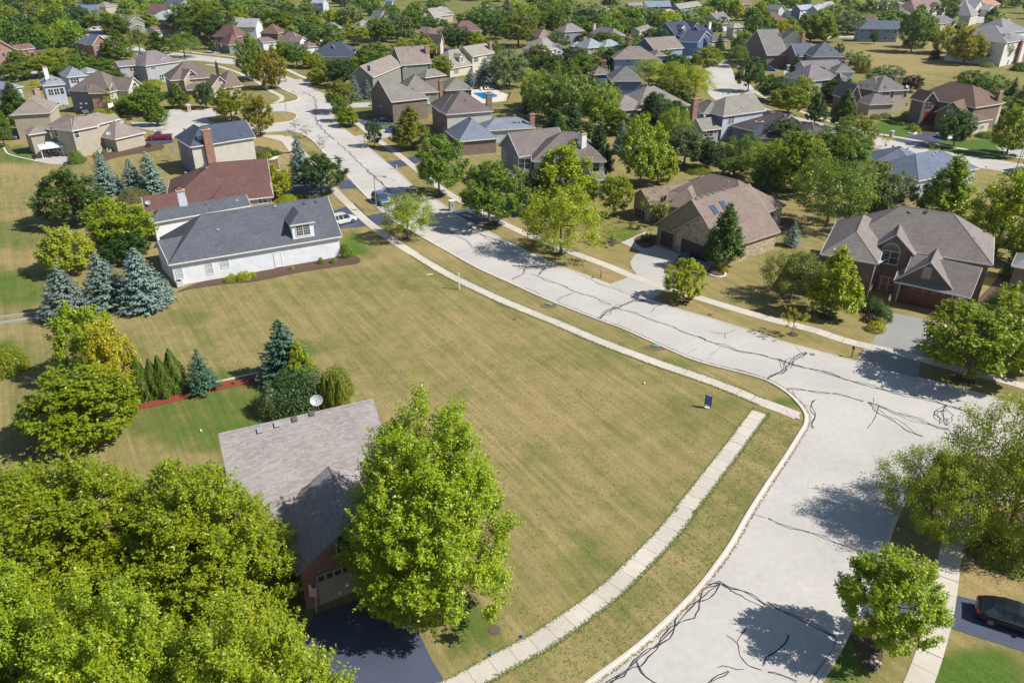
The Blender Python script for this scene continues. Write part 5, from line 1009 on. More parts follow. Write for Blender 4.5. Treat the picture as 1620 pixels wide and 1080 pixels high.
NM = {'bigmaple': 'maple_tree', 'youngmaple': 'maple_tree', 'maple': 'maple_tree', 'oval': 'oval_tree', 'round': 'round_tree', 'pyramid': 'pyramidal_tree', 'locust': 'locust_tree', 'nearlocust': 'locust_tree', 'willow': 'willow_tree', 'sparse': 'young_tree', 'spruce': 'spruce_tree',
      'youngspruce': 'spruce_tree', 'column': 'arborvitae', 'shrub': 'shrub', 'bush': 'bush', 'farround': 'shade_tree', 'farmaple': 'tall_tree', 'farspruce': 'conifer_tree'}
COLS = {'lime': (.30, .35, .014), 'leaf': (.228, .292, .014), 'mid': (.135, .215, .02), 'deep': (.078, .14, .022), 'dark': (.05, .10, .026), 'olive': (.185, .215, .028), 'yellow': (.5, .42, .02), 'gold': (.36, .34, .018), 'rust': (.26, .235, .02), 'grey': (.15, .205, .09),
        'blue': (.18, .25, .26), 'teal': (.075, .145, .11), 'plum': (.05, .035, .03), 'soft': (.175, .25, .055), 'flower': (.38, .41, .05), 'bare': (.17, .165, .08)}
CN = {'lime': 'lime-green', 'leaf': 'bright green', 'mid': 'mid-green', 'deep': 'deep green', 'dark': 'dark green', 'olive': 'olive-green', 'yellow': 'yellow', 'gold': 'yellow-green', 'rust': 'russet-tinged', 'grey': 'silvery green', 'blue': 'blue-grey', 'teal': 'blue-green', 'plum': 'dark purple', 'soft': 'pale green', 'flower': 'cream-flowered', 'bare': 'thin brownish'}
rtree = random.Random(3)
def place(kind, colr, x, ytop, ybot, wpx, label=None, group=None, base=None, hk=1.0):
    base = base or G(x, ybot); ht = top_z(base, x, ytop) * hk; sc_ = pix(base + Vector((0, 0, ht * .55)))[2]
    Rm = wpx / 2 / sc_ / (1.0 if kind in ('bigmaple', 'nearlocust', 'youngmaple') else .92); pl = PR[kind]; i = rtree.randrange(len(pl)); p = pl[i]; key = (kind, i)
    if key in USED: o = clone(p)
    else: o = p; USED[key] = 1
    Rd, Hd = p['dims']; ht = max(.4, ht / 1.02); o.location = base; o.rotation_euler = (0, 0, rtree.uniform(0, 6.28)); o.scale = (Rm / Rd, Rm / Rd, ht / Hd)
    c = COLS[colr] if kind != 'column' else tuple(v * .62 for v in COLS[colr]); jj = rtree.uniform(.86, 1.16) * (1.18 if kind.startswith('far') else 1.0); j = [v * jj * rtree.uniform(.96, 1.05) for v in c]
    for ch in o.children: ch.color = (*j, 1) if ch.name.startswith(('crown', 'foliage')) else (1, 1, 1, 1)
    cat = 'shrub' if kind in ('shrub', 'bush') else 'tree'; o.name = NM[kind]; TREES.append((o, kind, colr, x, (ytop + ybot) / 2, ytop, group)); o['category'] = cat; return o
T_ = '''
bigmaple leaf 150 690 985 400
bigmaple leaf 342 704 975 318
bigmaple leaf 425 912 1250 320
bigmaple leaf 40 800 1190 300
bigmaple leaf 235 880 1260 330
bigmaple leaf 682 628 948 306
maple leaf 138 572 692 184
maple leaf 148 466 600 92
maple gold 186 496 634 84
youngspruce teal 106 540 600 34
column mid 229 556 632 28
column mid 249 562 628 25
column mid 263 557 626 27
column mid 281 547 617 32
youngspruce teal 323 547 617 56
spruce teal 454 500 598 88
pyramid leaf 478 532 606 48
bush dark 466 584 646 84
bush grey 440 606 654 56
bush grey 498 582 640 62
bush olive 535 580 622 50
column leaf 519 590 650 24
column leaf 530 592 652 24
column leaf 543 598 653 24
spruce blue 110 412 499 84
spruce blue 173 393 484 76
spruce blue 232 386 484 88
maple flower 110 353 430 88
maple deep 121 260 352 104
maple leaf 192 308 396 104
round dark 202 364 414 64
spruce blue 172 236 306 48
spruce blue 214 248 305 44
spruce blue 243 236 306 46
bush bare 210 296 318 40
bush leaf 12 543 586 62
nearlocust leaf 1462 682 838 150
nearlocust leaf 1590 606 850 220
youngmaple leaf 1384 852 1028 152
round leaf 1530 470 598 150
round leaf 1603 447 575 130
pyramid lime 1312 382 500 84
locust olive 1250 388 474 96
sparse gold 1252 472 530 40
maple lime 1081 406 473 62
pyramid deep 1142 316 426 74
youngspruce blue 1252 348 389 30
locust lime 887 284 403 128
maple lime 893 224 330 108
oval dark 850 262 336 60
oval leaf 973 271 343 50
sparse lime 967 344 384 50
sparse lime 1042 292 358 48
round mid 774 250 355 96
round mid 695 208 309 72
locust leaf 646 296 376 82
pyramid olive 651 163 236 62
oval dark 593 189 232 26
maple leaf 553 168 200 34
round olive 537 124 178 42
round mid 540 150 192 26
maple lime 502 106 134 32
round dark 509 241 306 66
spruce blue 477 210 288 38
maple lime 436 255 312 56
sparse leaf 509 210 243 18
sparse bare 484 194 218 20
sparse bare 467 186 207 16
maple rust 413 146 214 50
round leaf 367 137 192 56
pyramid mid 250 146 199 40
sparse leaf 262 184 206 14
sparse lime 190 134 180 40
pyramid mid 283 127 171 34
round dark 327 128 172 34
maple rust 431 76 141 50
maple mid 400 48 128 40
oval leaf 407 82 124 30
round mid 470 66 107 40
round leaf 448 62 104 36
pyramid deep 33 122 196 52
bush mid 72 208 228 26
round mid 8 170 232 34
oval leaf 100 74 118 46
round leaf 80 78 122 50
round mid 135 82 122 40
round mid 35 78 108 34
pyramid mid 190 42 96 48
locust olive 222 38 84 40
pyramid deep 253 46 86 42
locust mid 293 46 92 56
round leaf 166 14 52 50
round mid 185 20 54 44
sparse dark 310 118 130 10
willow soft 868 98 190 74
willow soft 915 106 196 84
willow leaf 952 118 204 56
oval lime 843 108 178 40
locust lime 1026 87 137 56
locust lime 1066 92 152 50
locust lime 1098 98 158 60
round leaf 1113 70 114 44
spruce dark 905 150 228 46
pyramid deep 880 168 240 60
pyramid dark 945 190 290 56
spruce blue 982 188 242 30
spruce deep 930 186 262 44
round leaf 1012 178 296 72
locust leaf 1065 162 228 50
pyramid leaf 1040 198 292 60
round grey 1082 196 262 70
round dark 1120 216 268 50
locust mid 1174 206 262 62
spruce blue 1204 246 300 34
youngspruce blue 1132 226 252 22
round soft 1160 248 278 40
bush mid 1150 232 250 44
maple leaf 1254 202 304 92
locust mid 1308 234 358 118
round mid 1215 240 300 56
willow soft 1362 248 336 70
willow grey 1408 262 342 70
youngspruce blue 1362 298 340 22
youngspruce blue 1377 296 336 20
youngspruce blue 1390 300 338 22
pyramid leaf 1490 238 352 96
maple lime 1573 258 404 108
round leaf 1615 360 420 50
round olive 1345 179 248 64
sparse lime 1400 210 232 16
round deep 1508 168 232 50
sparse lime 1474 226 247 18
maple leaf 1592 162 245 66
spruce dark 1256 84 130 34
round deep 1222 116 160 50
round leaf 1246 134 182 58
round lime 1268 118 168 44
pyramid deep 1288 141 196 34
oval dark 1310 134 162 18
pyramid deep 1330 134 204 46
round deep 1183 88 145 38
oval dark 1202 92 126 18
locust mid 1165 66 106 34
round soft 1172 44 92 36
spruce dark 1137 52 82 22
round mid 1198 16 88 48
round deep 1234 186 240 50
round mid 1250 204 262 60
round leaf 1385 250 292 46
maple mid 1441 12 83 52
round mid 1460 20 76 40
round gold 1487 36 86 30
spruce dark 1478 68 94 18
round olive 1505 30 84 36
maple gold 1524 40 101 62
willow grey 1572 46 101 46
round soft 1530 108 150 50
willow soft 1566 110 156 62
round soft 1598 150 192 50
spruce dark 1598 120 162 22
maple leaf 1612 130 190 46
willow soft 1352 76 110 46
column gold 1364 94 116 8
column gold 1372 94 117 8
column gold 1356 94 116 8
willow grey 1400 98 136 56
round plum 1440 118 146 30
oval deep 1326 68 90 16
oval dark 1382 46 70 14
willow leaf 660 50 92 70
round mid 595 66 104 60
pyramid mid 577 74 108 34
maple lime 755 48 84 34
round deep 725 40 82 60
round mid 770 60 92 40
willow grey 806 68 138 66
spruce blue 768 90 132 40
spruce blue 745 108 140 26
spruce teal 838 128 178 34
round plum 600 118 142 18
bush mid 597 122 142 16
round leaf 622 98 128 24
round leaf 661 88 122 26
round leaf 697 86 122 34
spruce blue 562 118 158 26
spruce blue 582 124 156 22
round dark 545 92 138 50
willow olive 520 88 128 44
maple lime 560 88 110 24
round mid 580 82 108 36
maple lime 497 82 108 34
round mid 520 34 84 50
round leaf 560 36 72 46
round mid 600 26 66 50
willow grey 620 10 62 44
round mid 655 14 56 56
round deep 690 28 62 50
willow grey 770 6 44 60
round mid 800 14 52 50
round olive 820 20 74 60
round mid 850 16 54 50
maple mid 880 12 56 40
willow grey 935 2 46 60
round mid 915 24 66 40
willow grey 883 44 88 42
maple leaf 976 18 56 34
willow soft 1000 6 30 50
round mid 1000 56 96 44
round deep 1035 42 80 44
round mid 930 40 68 56
round olive 850 68 104 40
round olive 912 76 108 42
round mid 925 84 120 50
locust soft 953 68 98 32
round mid 1040 12 40 42
willow soft 1080 14 44 44
round leaf 1115 10 28 30
round leaf 1092 8 24 24
round mid 990 28 62 40
round olive 960 10 44 30
willow soft 1120 22 50 50
maple leaf 1212 22 62 40
oval gold 1230 26 72 30
pyramid leaf 1282 20 66 48
pyramid leaf 1306 22 68 44
willow grey 1340 14 54 56
round soft 1320 4 36 50
round mid 1380 14 46 56
round grey 1400 -4 40 40
round mid 1365 2 26 44
maple leaf 330 -4 60 54
round mid 300 0 58 60
round deep 345 14 64 60
round mid 318 24 64 50
round leaf 372 16 48 46
willow soft 420 8 38 40
round mid 438 14 52 60
round leaf 480 18 54 60
round deep 455 4 34 36
round deep 487 8 38 40
pyramid grey 399 28 52 18
round plum 325 54 78 22
pyramid deep 338 62 84 16
round mid 382 -4 20 50
round mid 255 -2 20 40
round leaf 235 4 34 24
maple leaf 240 20 44 26
'''
HAND = []
for ln in T_.strip().split('\n'):
    k, c, *n = ln.split(); n = [float(v) for v in n]; HAND.append(n); far = pix(G(n[0], n[2]))[2] < 3.1
    if far and k in ('round', 'oval', 'willow', 'locust'): k = 'farround'
    elif far and k in ('maple', 'pyramid'): k = 'farmaple'
    elif far and k == 'spruce': k = 'farspruce'
    place(k, c, *n)
# more trees of the far groves, kept off roofs, streets and the meadow
HC = [(o, pix(o.location)) for o in bpy.data.objects if o.type == 'EMPTY' and o.get('category') == 'house']
CLEAR = [(1145,165,60,36),(1235,200,95,34),(1020,155,56,34),(1350,215,80,30),(1010,108,40,16),(1260,100,60,30),(1400,150,60,45),(860,210,90,40),(1440,90,150,34),(1470,70,70,20),(1140,120,50,45),(250,90,60,9),(330,90,60,10),(400,115,40,22),(150,45,18,20),(50,118,110,9),(230,86,40,8),(420,170,120,40),(700,12,60,7),(780,10,60,6),(60,225,100,60),(980,4,60,5),(395,10,40,6),(1560,30,60,8),(1545,235,100,25),
         (300,250,250,60),(520,250,160,120),(770,155,50,28),(600,180,80,40),(30,300,120,120),(820,400,400,160),(1180,420,200,90),(1400,520,200,60),(1340,58,40,10),(460,120,40,30),(640,55,8,8),(775,215,70,22),(1075,90,30,8),(1200,150,30,22),(1640,200,80,80)]
def free(x, y, pad=1.0):
    for a, b_, rx, ry in CLEAR:
        if ((x - a) / rx) ** 2 + ((y - b_) / ry) ** 2 < 1: return False
    for o, q in HC:
        s = q[2]
        if abs(x - q[0]) < 8.0 * s * pad and -4 * s * pad < y - q[1] < 4.5 * s * pad: return False
    for n in HAND:
        if abs(x - n[0]) < n[3] * .42 and abs(y - n[2]) < 7: return False
    return True
rf = random.Random(21); taken = []
def scatter(n, x0, x1, y0, y1, cols, kinds, hm=(7, 12)):
    k = 0
    for _ in range(n * 12):
        if k >= n: break
        x, y = rf.uniform(x0, x1), rf.uniform(y0, y1); p = G(x, y)
        if not free(x, y): continue
        if any((p - q).length < 5.8 for q in taken): continue
        taken.append(p); k += 1; h = rf.uniform(*hm); kd = rf.choice(kinds); s = pix(p)[2]; c = rf.choice(cols)
        w = rf.uniform(7, 10.5) * s * (.6 if kd == 'farspruce' else 1); t = pix(p + Vector((0, 0, h))); place(kd, c, x, t[1], y, w * 1.08)
scatter(75, -30, 135, 3, 92, ['deep', 'dark', 'mid', 'mid', 'olive', 'grey', 'leaf'], ['farround', 'farround', 'farmaple', 'farspruce'], (9, 14))
scatter(48, 135, 420, -22, 55, ['mid', 'deep', 'leaf', 'soft'], ['farround', 'farmaple'])
scatter(75, 420, 860, -24, 70, ['mid', 'deep', 'soft', 'leaf', 'grey'], ['farround', 'farmaple'])
scatter(70, 860, 1240, -24, 75, ['mid', 'leaf', 'deep', 'soft'], ['farround', 'farmaple'])
scatter(60, 1240, 1650, -24, 75, ['mid', 'deep', 'leaf', 'olive', 'soft'], ['farround', 'farmaple'])
scatter(34, 840, 1220, 75, 215, ['deep', 'mid', 'dark', 'olive'], ['round', 'pyramid'], (6, 9))
scatter(5, 1200, 1400, 120, 300, ['deep', 'mid', 'leaf'], ['round', 'locust'], (6, 9))
scatter(8, 0, 240, 95, 215, ['deep', 'mid', 'leaf'], ['round'], (5, 8))
scatter(8, -120, -40, 0, 300, ['deep', 'mid'], ['farround', 'farmaple']); scatter(8, 1660, 1760, 0, 420, ['deep', 'mid', 'leaf'], ['farround', 'farmaple'])
# shrubs and flowers close to the houses
S_ = '''
shrub lime 368 431 444 13
shrub lime 383 428 443 16
shrub flower 361 436 446 10
shrub flower 391 427 442 15
shrub lime 400 429 438 11
shrub mid 548 384 406 20
shrub deep 540 386 402 12
shrub mid 508 406 417 9
shrub olive 528 407 416 10
shrub gold 462 420 426 7
bush mid 415 238 250 26
shrub deep 424 232 244 18
shrub yellow 420 241 249 20
shrub deep 437 236 246 14
bush mid 122 237 258 24
shrub leaf 152 240 248 10
shrub olive 166 236 244 10
shrub plum 235 226 233 9
bush lime 165 172 188 44
bush lime 225 155 174 48
shrub plum 205 182 190 8
bush deep 1395 482 500 30
bush dark 1380 470 492 34
shrub dark 1398 493 506 24
shrub mid 1361 468 478 14
shrub plum 1377 496 508 24
shrub leaf 1391 502 513 20
shrub gold 1385 508 522 28
shrub leaf 1202 370 377 12
shrub leaf 1214 368 377 14
shrub deep 1187 374 386 14
shrub mid 998 354 362 7
shrub mid 1010 356 363 7
shrub deep 1016 370 382 7
shrub deep 1022 366 382 7
shrub dark 1028 368 384 8
shrub gold 1146 420 430 14
shrub deep 1002 394 394 2
bush deep 1590 455 490 60
bush mid 1610 490 520 50
bush dark 1600 410 440 36
bush olive 1595 830 875 110
shrub mid 1385 180 188 18
shrub mid 1400 178 187 18
bush deep 1420 188 196 26
bush leaf 1437 175 188 26
shrub olive 1442 194 205 14
shrub gold 1450 200 210 12
bush mid 1560 208 217 30
bush deep 1515 210 222 20
bush leaf 1562 99 106 20
bush deep 1614 98 112 28
bush mid 155 98 108 34
bush lime 245 125 133 26
shrub lime 55 128 135 14
bush deep 640 180 196 16
shrub lime 700 172 180 10
shrub deep 465 250 262 12
shrub deep 475 304 314 16
bush lime 455 308 318 30
bush gold 270 118 124 30
shrub yellow 1031 72 84 14
bush olive 1068 74 84 22
bush bare 225 300 316 26
shrub deep 330 148 156 8
shrub lime 302 150 158 10
shrub deep 452 600 606 6
shrub olive 353 606 610 6
shrub olive 371 602 607 6
shrub olive 397 598 602 6
shrub gold 305 124 130 16
shrub gold 285 126 131 12
shrub deep 365 112 118 14
bush mid 175 222 224 6
bush plum 690 80 92 20
bush mid 1185 255 262 30
bush olive 1105 262 272 40
bush lime 850 352 362 20
shrub gold 672 300 308 7
'''
for ln in S_.strip().split('\n'):
    k, c, *n = ln.split(); n = [float(v) for v in n]
    if n[2] - n[1] > 1 and n[3] > 3: place(k, c, *n)
for kind, ps in PR.items():
    for i, p in enumerate(ps):
        if (kind, i) not in USED:
            for ch in list(p.children): bpy.data.objects.remove(ch)
            bpy.data.objects.remove(p)
# labels: look first, then what it stands by
MAN = {(682, 628): 'big bright green maple between the brick garage wing and the open lot', (1384, 852): 'young bright maple in a round mulch bed beside the asphalt driveway', (140, 572): 'rounded mid-green maple behind the columnar arborvitaes',
       (1530, 470): 'round bright green tree beside the cedar garage driveway', (1462, 682): 'feathery yellow-tipped locust overhanging the side of the street corner', (110, 353): 'pale yellow-green tree with yellow flowers beside the blue spruces',
       (186, 496): 'half-yellow autumn maple above the arborvitaes', (1081, 406): 'small orange-tipped maple on the verge by the concrete driveway', (646, 296): 'wide airy locust on the verge casting shade on the street'}
def shortrel(dx, dy):
    if abs(dx) > abs(dy) * 1.4: return 'left of' if dx < 0 else 'right of'
    return 'behind' if dy < 0 else 'in front of'
cands = {}; done = set()
for t in TREES:
    o, kind, colr, x, y, lab, grp = t; l2 = None
    for (mx, my), ml in MAN.items():
        if abs(mx - x) < .5 and abs(lab - my) < .5 and ml not in done: l2 = ml; done.add(ml)
    if l2: o['label'] = l2; continue
    nm, lx, ly = min(LANDMARKS, key=lambda L: (L[1] - x) ** 2 + ((L[2] - y) * 1.5) ** 2); rel = shortrel(x - lx, y - ly)
    far = 'distant ' if math.hypot(x - lx, y - ly) > 130 and y < 60 else ''
    cands.setdefault('%s%s %s %s %s' % (far, CN[colr], KW[kind], rel, nm), []).append(t)
for base_l, ts in cands.items():
    ts.sort(key=lambda t: t[3])
    for i, t in enumerate(ts):
        l = base_l
        if len(ts) == 2: l = ('left-hand ' if i == 0 else 'right-hand ') + base_l
        elif len(ts) > 2:
            ords = ['leftmost', 'second', 'third', 'fourth', 'fifth', 'sixth', 'seventh', 'eighth', 'ninth', 'tenth', 'eleventh', 'twelfth', 'thirteenth', 'fourteenth']
            l = (ords[i] + (' from left, ' if i else ' ')) + base_l if i < len(ts) - 1 and i < len(ords) else 'rightmost ' + base_l
        t[0]['label'] = l
        if len(ts) > 1: t[0]['group'] = base_l + ' (row)' if False else 'trees and shrubs near ' + base_l.split(' the ')[-1]
# ================================================================== VEHICLES
M_TYRE = flat((.018, .018, .02), .8, name='tyre_rubber'); M_RIM = flat((.45, .46, .48), .25, .8, name='alloy')
def paint(c):
    key = ('paint', c)
    if key not in MC:
        m, nt, b, o = new_mat('car_paint'); b.inputs['Base Color'].default_value = (*c, 1); b.inputs['Metallic'].default_value = .25; b.inputs['Roughness'].default_value = .28; b.inputs['Coat Weight'].default_value = .8; b.inputs['Coat Roughness'].default_value = .06; MC[key] = m
    return MC[key]
def car(name, label, cat, pos, ang, colr, L=4.7, W=1.86, Hh=1.66, kind='suv', extra=None):
    """built along +X (front), wheels on the ground"""
    root = empty(name, pos, ang, label, cat); h0 = .24; belt = Hh * .56; hw = W / 2
    # station list: x, half width at sill, half width at belt, belt height, roof height (None = bonnet/boot), half width roof
    f, r_ = L / 2, -L / 2
    if kind == 'suv': st = [(r_, .78, .80, belt * .92, None, 0), (r_ + .10, .95, .95, belt * 1.02, None, 0), (r_ + .55, 1, 1, belt * 1.06, Hh - .06, .74), (r_ + 1.3, 1, 1, belt * 1.05, Hh, .78), (-.1, 1, 1, belt * 1.02, Hh, .79), (.55, 1, 1, belt, Hh - .09, .76), (1.25, 1, .99, belt * .97, None, 0), (1.75, .99, .95, belt * .92, None, 0), (f - .12, .92, .88, belt * .82, None, 0), (f, .78, .76, belt * .66, None, 0)]
    elif kind == 'estate': st = [(r_, .72, .70, belt * .9, None, 0), (r_ + .06, .88, .86, belt * 1.0, None, 0), (r_ + .22, .96, .93, belt * 1.08, None, 0), (r_ + .85, 1, .97, belt * 1.12, Hh - .09, .60), (r_ + 1.5, 1, .98, belt * 1.1, Hh - .01, .68), (-.1, 1, .98, belt * 1.05, Hh, .70), (.4, 1, .98, belt * 1.02, Hh - .08, .66), (1.2, 1, .96, belt * .98, None, 0), (f - .55, .98, .92, belt * .92, None, 0), (f - .12, .9, .82, belt * .8, None, 0), (f, .72, .68, belt * .62, None, 0)]
    elif kind == 'sedan': st = [(r_, .78, .78, belt * .95, None, 0), (r_ + .12, .95, .92, belt * 1.03, None, 0), (r_ + .75, 1, .97, belt * 1.06, None, 0), (r_ + 1.45, 1, 1, belt * 1.05, Hh - .05, .72), (-.15, 1, 1, belt * 1.02, Hh, .74), (.4, 1, 1, belt, Hh - .07, .72), (1.15, 1, .98, belt * .96, None, 0), (f - .5, .98, .94, belt * .9, None, 0), (f - .1, .9, .85, belt * .78, None, 0), (f, .76, .74, belt * .62, None, 0)]
    elif kind == 'pickup': st = [(r_, .97, .97, belt * .98, None, 0), (r_ + .05, 1, 1, belt * 1.0, None, 0), (-.55, 1, 1, belt, None, 0), (-.45, 1, 1, belt, Hh - .04, .8), (.1, 1, 1, belt, Hh, .8), (.8, 1, 1, belt, Hh - .08, .78), (1.35, 1, .98, belt * .99, None, 0), (f - .5, .99, .95, belt * .96, None, 0), (f - .08, .93, .9, belt * .9, None, 0), (f, .85, .84, belt * .72, None, 0)]
    body = MB(); rings = []
    for x, a, b2, bz, rz, rw in st:
        s1, s2 = hw * a, hw * b2
        rings.append([Vector((x, -s1 * .94, h0)), Vector((x, -s1, h0 + .22)), Vector((x, -s2, bz * .82)), Vector((x, -s2 * .96, bz)), Vector((x, -s2 * .5, bz + .035)), Vector((x, s2 * .5, bz + .035)), Vector((x, s2 * .96, bz)), Vector((x, s2, bz * .82)), Vector((x, s1, h0 + .22)), Vector((x, s1 * .94, h0))])
    for a, b2 in zip(rings, rings[1:]):
        for i in range(9): body.poly([a[i], b2[i], b2[i + 1], a[i + 1]])
    body.poly(rings[0]); body.poly(rings[-1][::-1]); bo = body.build('body', paint(colr), root, smooth=True)
    # cabin: roof panel in paint, windows in dark glass
    cab = [(x, hw * b2 * .95, bz, rz, hw * rw) for x, a, b2, bz, rz, rw in st if rz]; x0, x1 = cab[0][0], cab[-1][0]; rb = MB()
    i0 = [i for i, q in enumerate(st) if q[4]][0]; i1 = [i for i, q in enumerate(st) if q[4]][-1]
    back = (st[i0 - 1][0] + ((.12 if kind == 'suv' else .1) if kind in ('suv', 'estate') else .3 if kind == 'sedan' else .02), st[i0 - 1][3] + .03); front = (st[i1 + 1][0] - .02, st[i1 + 1][3] + .02)
    top = [(x, w, z) for x, _, _, z, w in cab]
    for (xa, wa, za), (xb, wb, zb) in zip(top, top[1:]):
        rb.poly([(xa, -wa, za), (xb, -wb, zb), (xb, -wb * .4, zb + .04), (xa, -wa * .4, za + .04)]); rb.poly([(xa, -wa * .4, za + .04), (xb, -wb * .4, zb + .04), (xb, wb * .4, zb + .04), (xa, wa * .4, za + .04)]); rb.poly([(xa, wa * .4, za + .04), (xb, wb * .4, zb + .04), (xb, wb, zb), (xa, wa, za)])
    rb.build('car_roof', paint(colr), root, smooth=True); gl_ = glassy(); cw = [c[1] for c in cab]
    for s in (-1, 1):
        gb = MB(); pts = [(back[0], s * cw[0], back[1])] + [(x, s * w, z) for x, w, z in top] + [(front[0], s * cw[-1] * .98, front[1])]; gb.poly(pts if s < 0 else pts[::-1]); gb.build('side_window', gl_, root)
        pb = MB(); n = 3 if kind != 'pickup' else 2
        for i in range(1, n):
            xm = x0 + (x1 - x0) * i / n; wm, zm = top[len(top) // 2][1], top[len(top) // 2][2]; pb.poly([(xm - .05, s * (cw[0] + .012), belt + .02), (xm + .05, s * (cw[0] + .012), belt + .02), (xm + .04, s * (wm + .012), zm - .01), (xm - .04, s * (wm + .012), zm - .01)])
        pb.build('door_pillar', paint(colr), root)
        tb = MB(); tb.box(x0 - .3, x1 + .5, s * (hw * .972) - .012, s * (hw * .972) + .012, belt * 1.0, belt * 1.0 + .025); tb.build('trim_strip', M_RIM, root)
        mb = MB(); mb.box(x1 + .28, x1 + .46, s * (hw + .02) - .09, s * (hw + .02) + .09, belt + .02, belt + .17); mb.build('wing_mirror', paint(colr), root)
        if kind == 'suv': mb = MB(); mb.box(x0 + .1, x1 - .25, s * hw * .66 - .02, s * hw * .66 + .02, Hh + .01, Hh + .05); mb.build('roof_rail', M_RIM, root)
    wb = MB(); a, b2 = top[-1], top[0]
    wb.poly([(front[0], -cw[-1] * .96, front[1]), (front[0], cw[-1] * .96, front[1]), (a[0], a[1], a[2]), (a[0], -a[1], a[2])]); wb.build('windscreen', gl_, root)
    wb = MB(); wb.poly([(back[0], cw[0] * .96, back[1]), (back[0], -cw[0] * .96, back[1]), (b2[0], -b2[1], b2[2]), (b2[0], b2[1], b2[2])]); wb.build('rear_window', gl_, root)
    if kind == 'pickup': bb = MB(); bb.box(r_ + .12, -.62, -hw * .82, hw * .82, belt * .98, belt + .045); bb.build('cargo_bed', M_DARK, root)
    for s in (-1, 1):
        lb = MB(); lb.box(f - .22, f - .02, s * hw * .62 - .18, s * hw * .62 + .18, belt * .62, belt * .8); lb.build('headlight', flat((.7, .7, .7), .15, name='lamp_glass'), root)
        lb = MB(); lb.box(r_ - .01, r_ + .16, s * hw * .74 - .14, s * hw * .74 + .14, belt * .72, belt * .98); lb.build('tail_light', flat((.4, .01, .01), .3, name='red_lens'), root)
        for x in (f - .92, r_ + .9):
            w = MB(); y = s * (hw - .11); w.tube([(x, y - .12, .34), (x, y + .12, .34)], .345, 18); t = w.build('wheel', M_TYRE, root); q = MB(); yo = y + s * .125
            q.tube([(x, yo - .01, .34), (x, yo + .012, .34)], .215, 14)
            rm = q.build('rim', flat((.12, .12, .13), .4, .6, name='rim_shadow'), t); sp = MB()
            for k in range(5):
                an = k * 1.2566; c_, s_ = math.cos(an), math.sin(an); sp.poly([(x + c_ * .03 - s_ * .035, yo + s * .018, .34 + s_ * .03 + c_ * .035), (x + c_ * .21 - s_ * .03, yo + s * .018, .34 + s_ * .21 + c_ * .03), (x + c_ * .21 + s_ * .03, yo + s * .018, .34 + s_ * .21 - c_ * .03), (x + c_ * .03 + s_ * .035, yo + s * .018, .34 + s_ * .03 - c_ * .035)])
            sp.build('spokes', M_RIM, t)
    bb = MB(); bb.box(r_ - .03, r_ + .1, -.26, .26, belt * .55, belt * .68); bb.build('licence_plate', M_WHITE, root); return root
def heading(a, b): p, q = G(*a), G(*b); return math.atan2(q.y - p.y, q.x - p.x)
def mid(a, b, z=0): return (G(*a) + G(*b)) / 2
DR = heading((1511,965), (1620,1000))
c_ = G(1549, 975); car('parked_suv', 'black estate car on the asphalt driveway at the lower right edge', 'car', c_ + Vector((math.cos(DR) * 2.3, math.sin(DR) * 2.3, 0)) + Vector((0,.35,.022)), DR, (.012, .014, .018), 4.9, 1.9, 1.55, 'estate')
rd = heading((592,318), (640,352))
car('parked_van', 'blue van parked at the kerb behind the street lamp', 'van', G(602, 322) + Vector((0,.6,.01)), rd, (.07, .14, .28), 4.9, 1.95, 1.75)
car('parked_suv', 'white sport utility vehicle on the driveway behind the white-sided house', 'car', G(541, 355) + Vector((0,.6,.02)), heading((541,355),(610,338)), (.7, .7, .7), 4.7, 1.88, 1.7)
car('parked_suv', 'white sport utility vehicle on the concrete driveway of the grey brick mansion', 'car', G(600, 167) + Vector((0,0,.02)), heading((617,165),(560,168)), (.7, .7, .7), 4.9, 1.95, 1.8)
car('parked_sedan', 'black sedan on the dark driveway near the grey brick mansion', 'car', G(607, 193) + Vector((0,.4,.02)), heading((617,193),(573,194)), (.02, .03, .035), 4.7, 1.82, 1.45, 'sedan')
car('parked_car', 'blue car with red tail lights half hidden by an olive tree', 'car', G(624, 208), heading((600,212),(628,207)), (.02, .08, .32), 4.4, 1.8, 1.45, 'sedan')
car('red_pickup', 'dark red pickup truck on the driveway beside the tan house', 'truck', G(254, 221) + Vector((0,0,.02)), heading((272,220),(236,222)), (.30, .01, .03), 5.4, 1.95, 1.85, 'pickup')
car('parked_car', 'dark blue car close to the twin garage doors of the stone house', 'car', G(1085, 417) + Vector((0,.4,.02)), heading((1075,424),(1100,404)), (.03, .06, .10), 4.5, 1.8, 1.5, 'sedan')
car('parked_car', 'bright blue car beside the slate brick house', 'car', G(1218, 112), heading((1205,110),(1235,113)), (.02, .12, .5), 4.4, 1.8, 1.4, 'sedan')
car('parked_car', 'white car half hidden by a tree in front of the brown brick manor', 'car', G(1493, 219), heading((1483,216),(1500,222)), (.65, .65, .66), 4.5, 1.8, 1.5, 'sedan')
car('parked_car', 'grey car parked left of the tan house', 'car', G(12, 221), heading((0,221),(30,220)), (.1, .11, .12), 4.6, 1.8, 1.5, 'sedan')
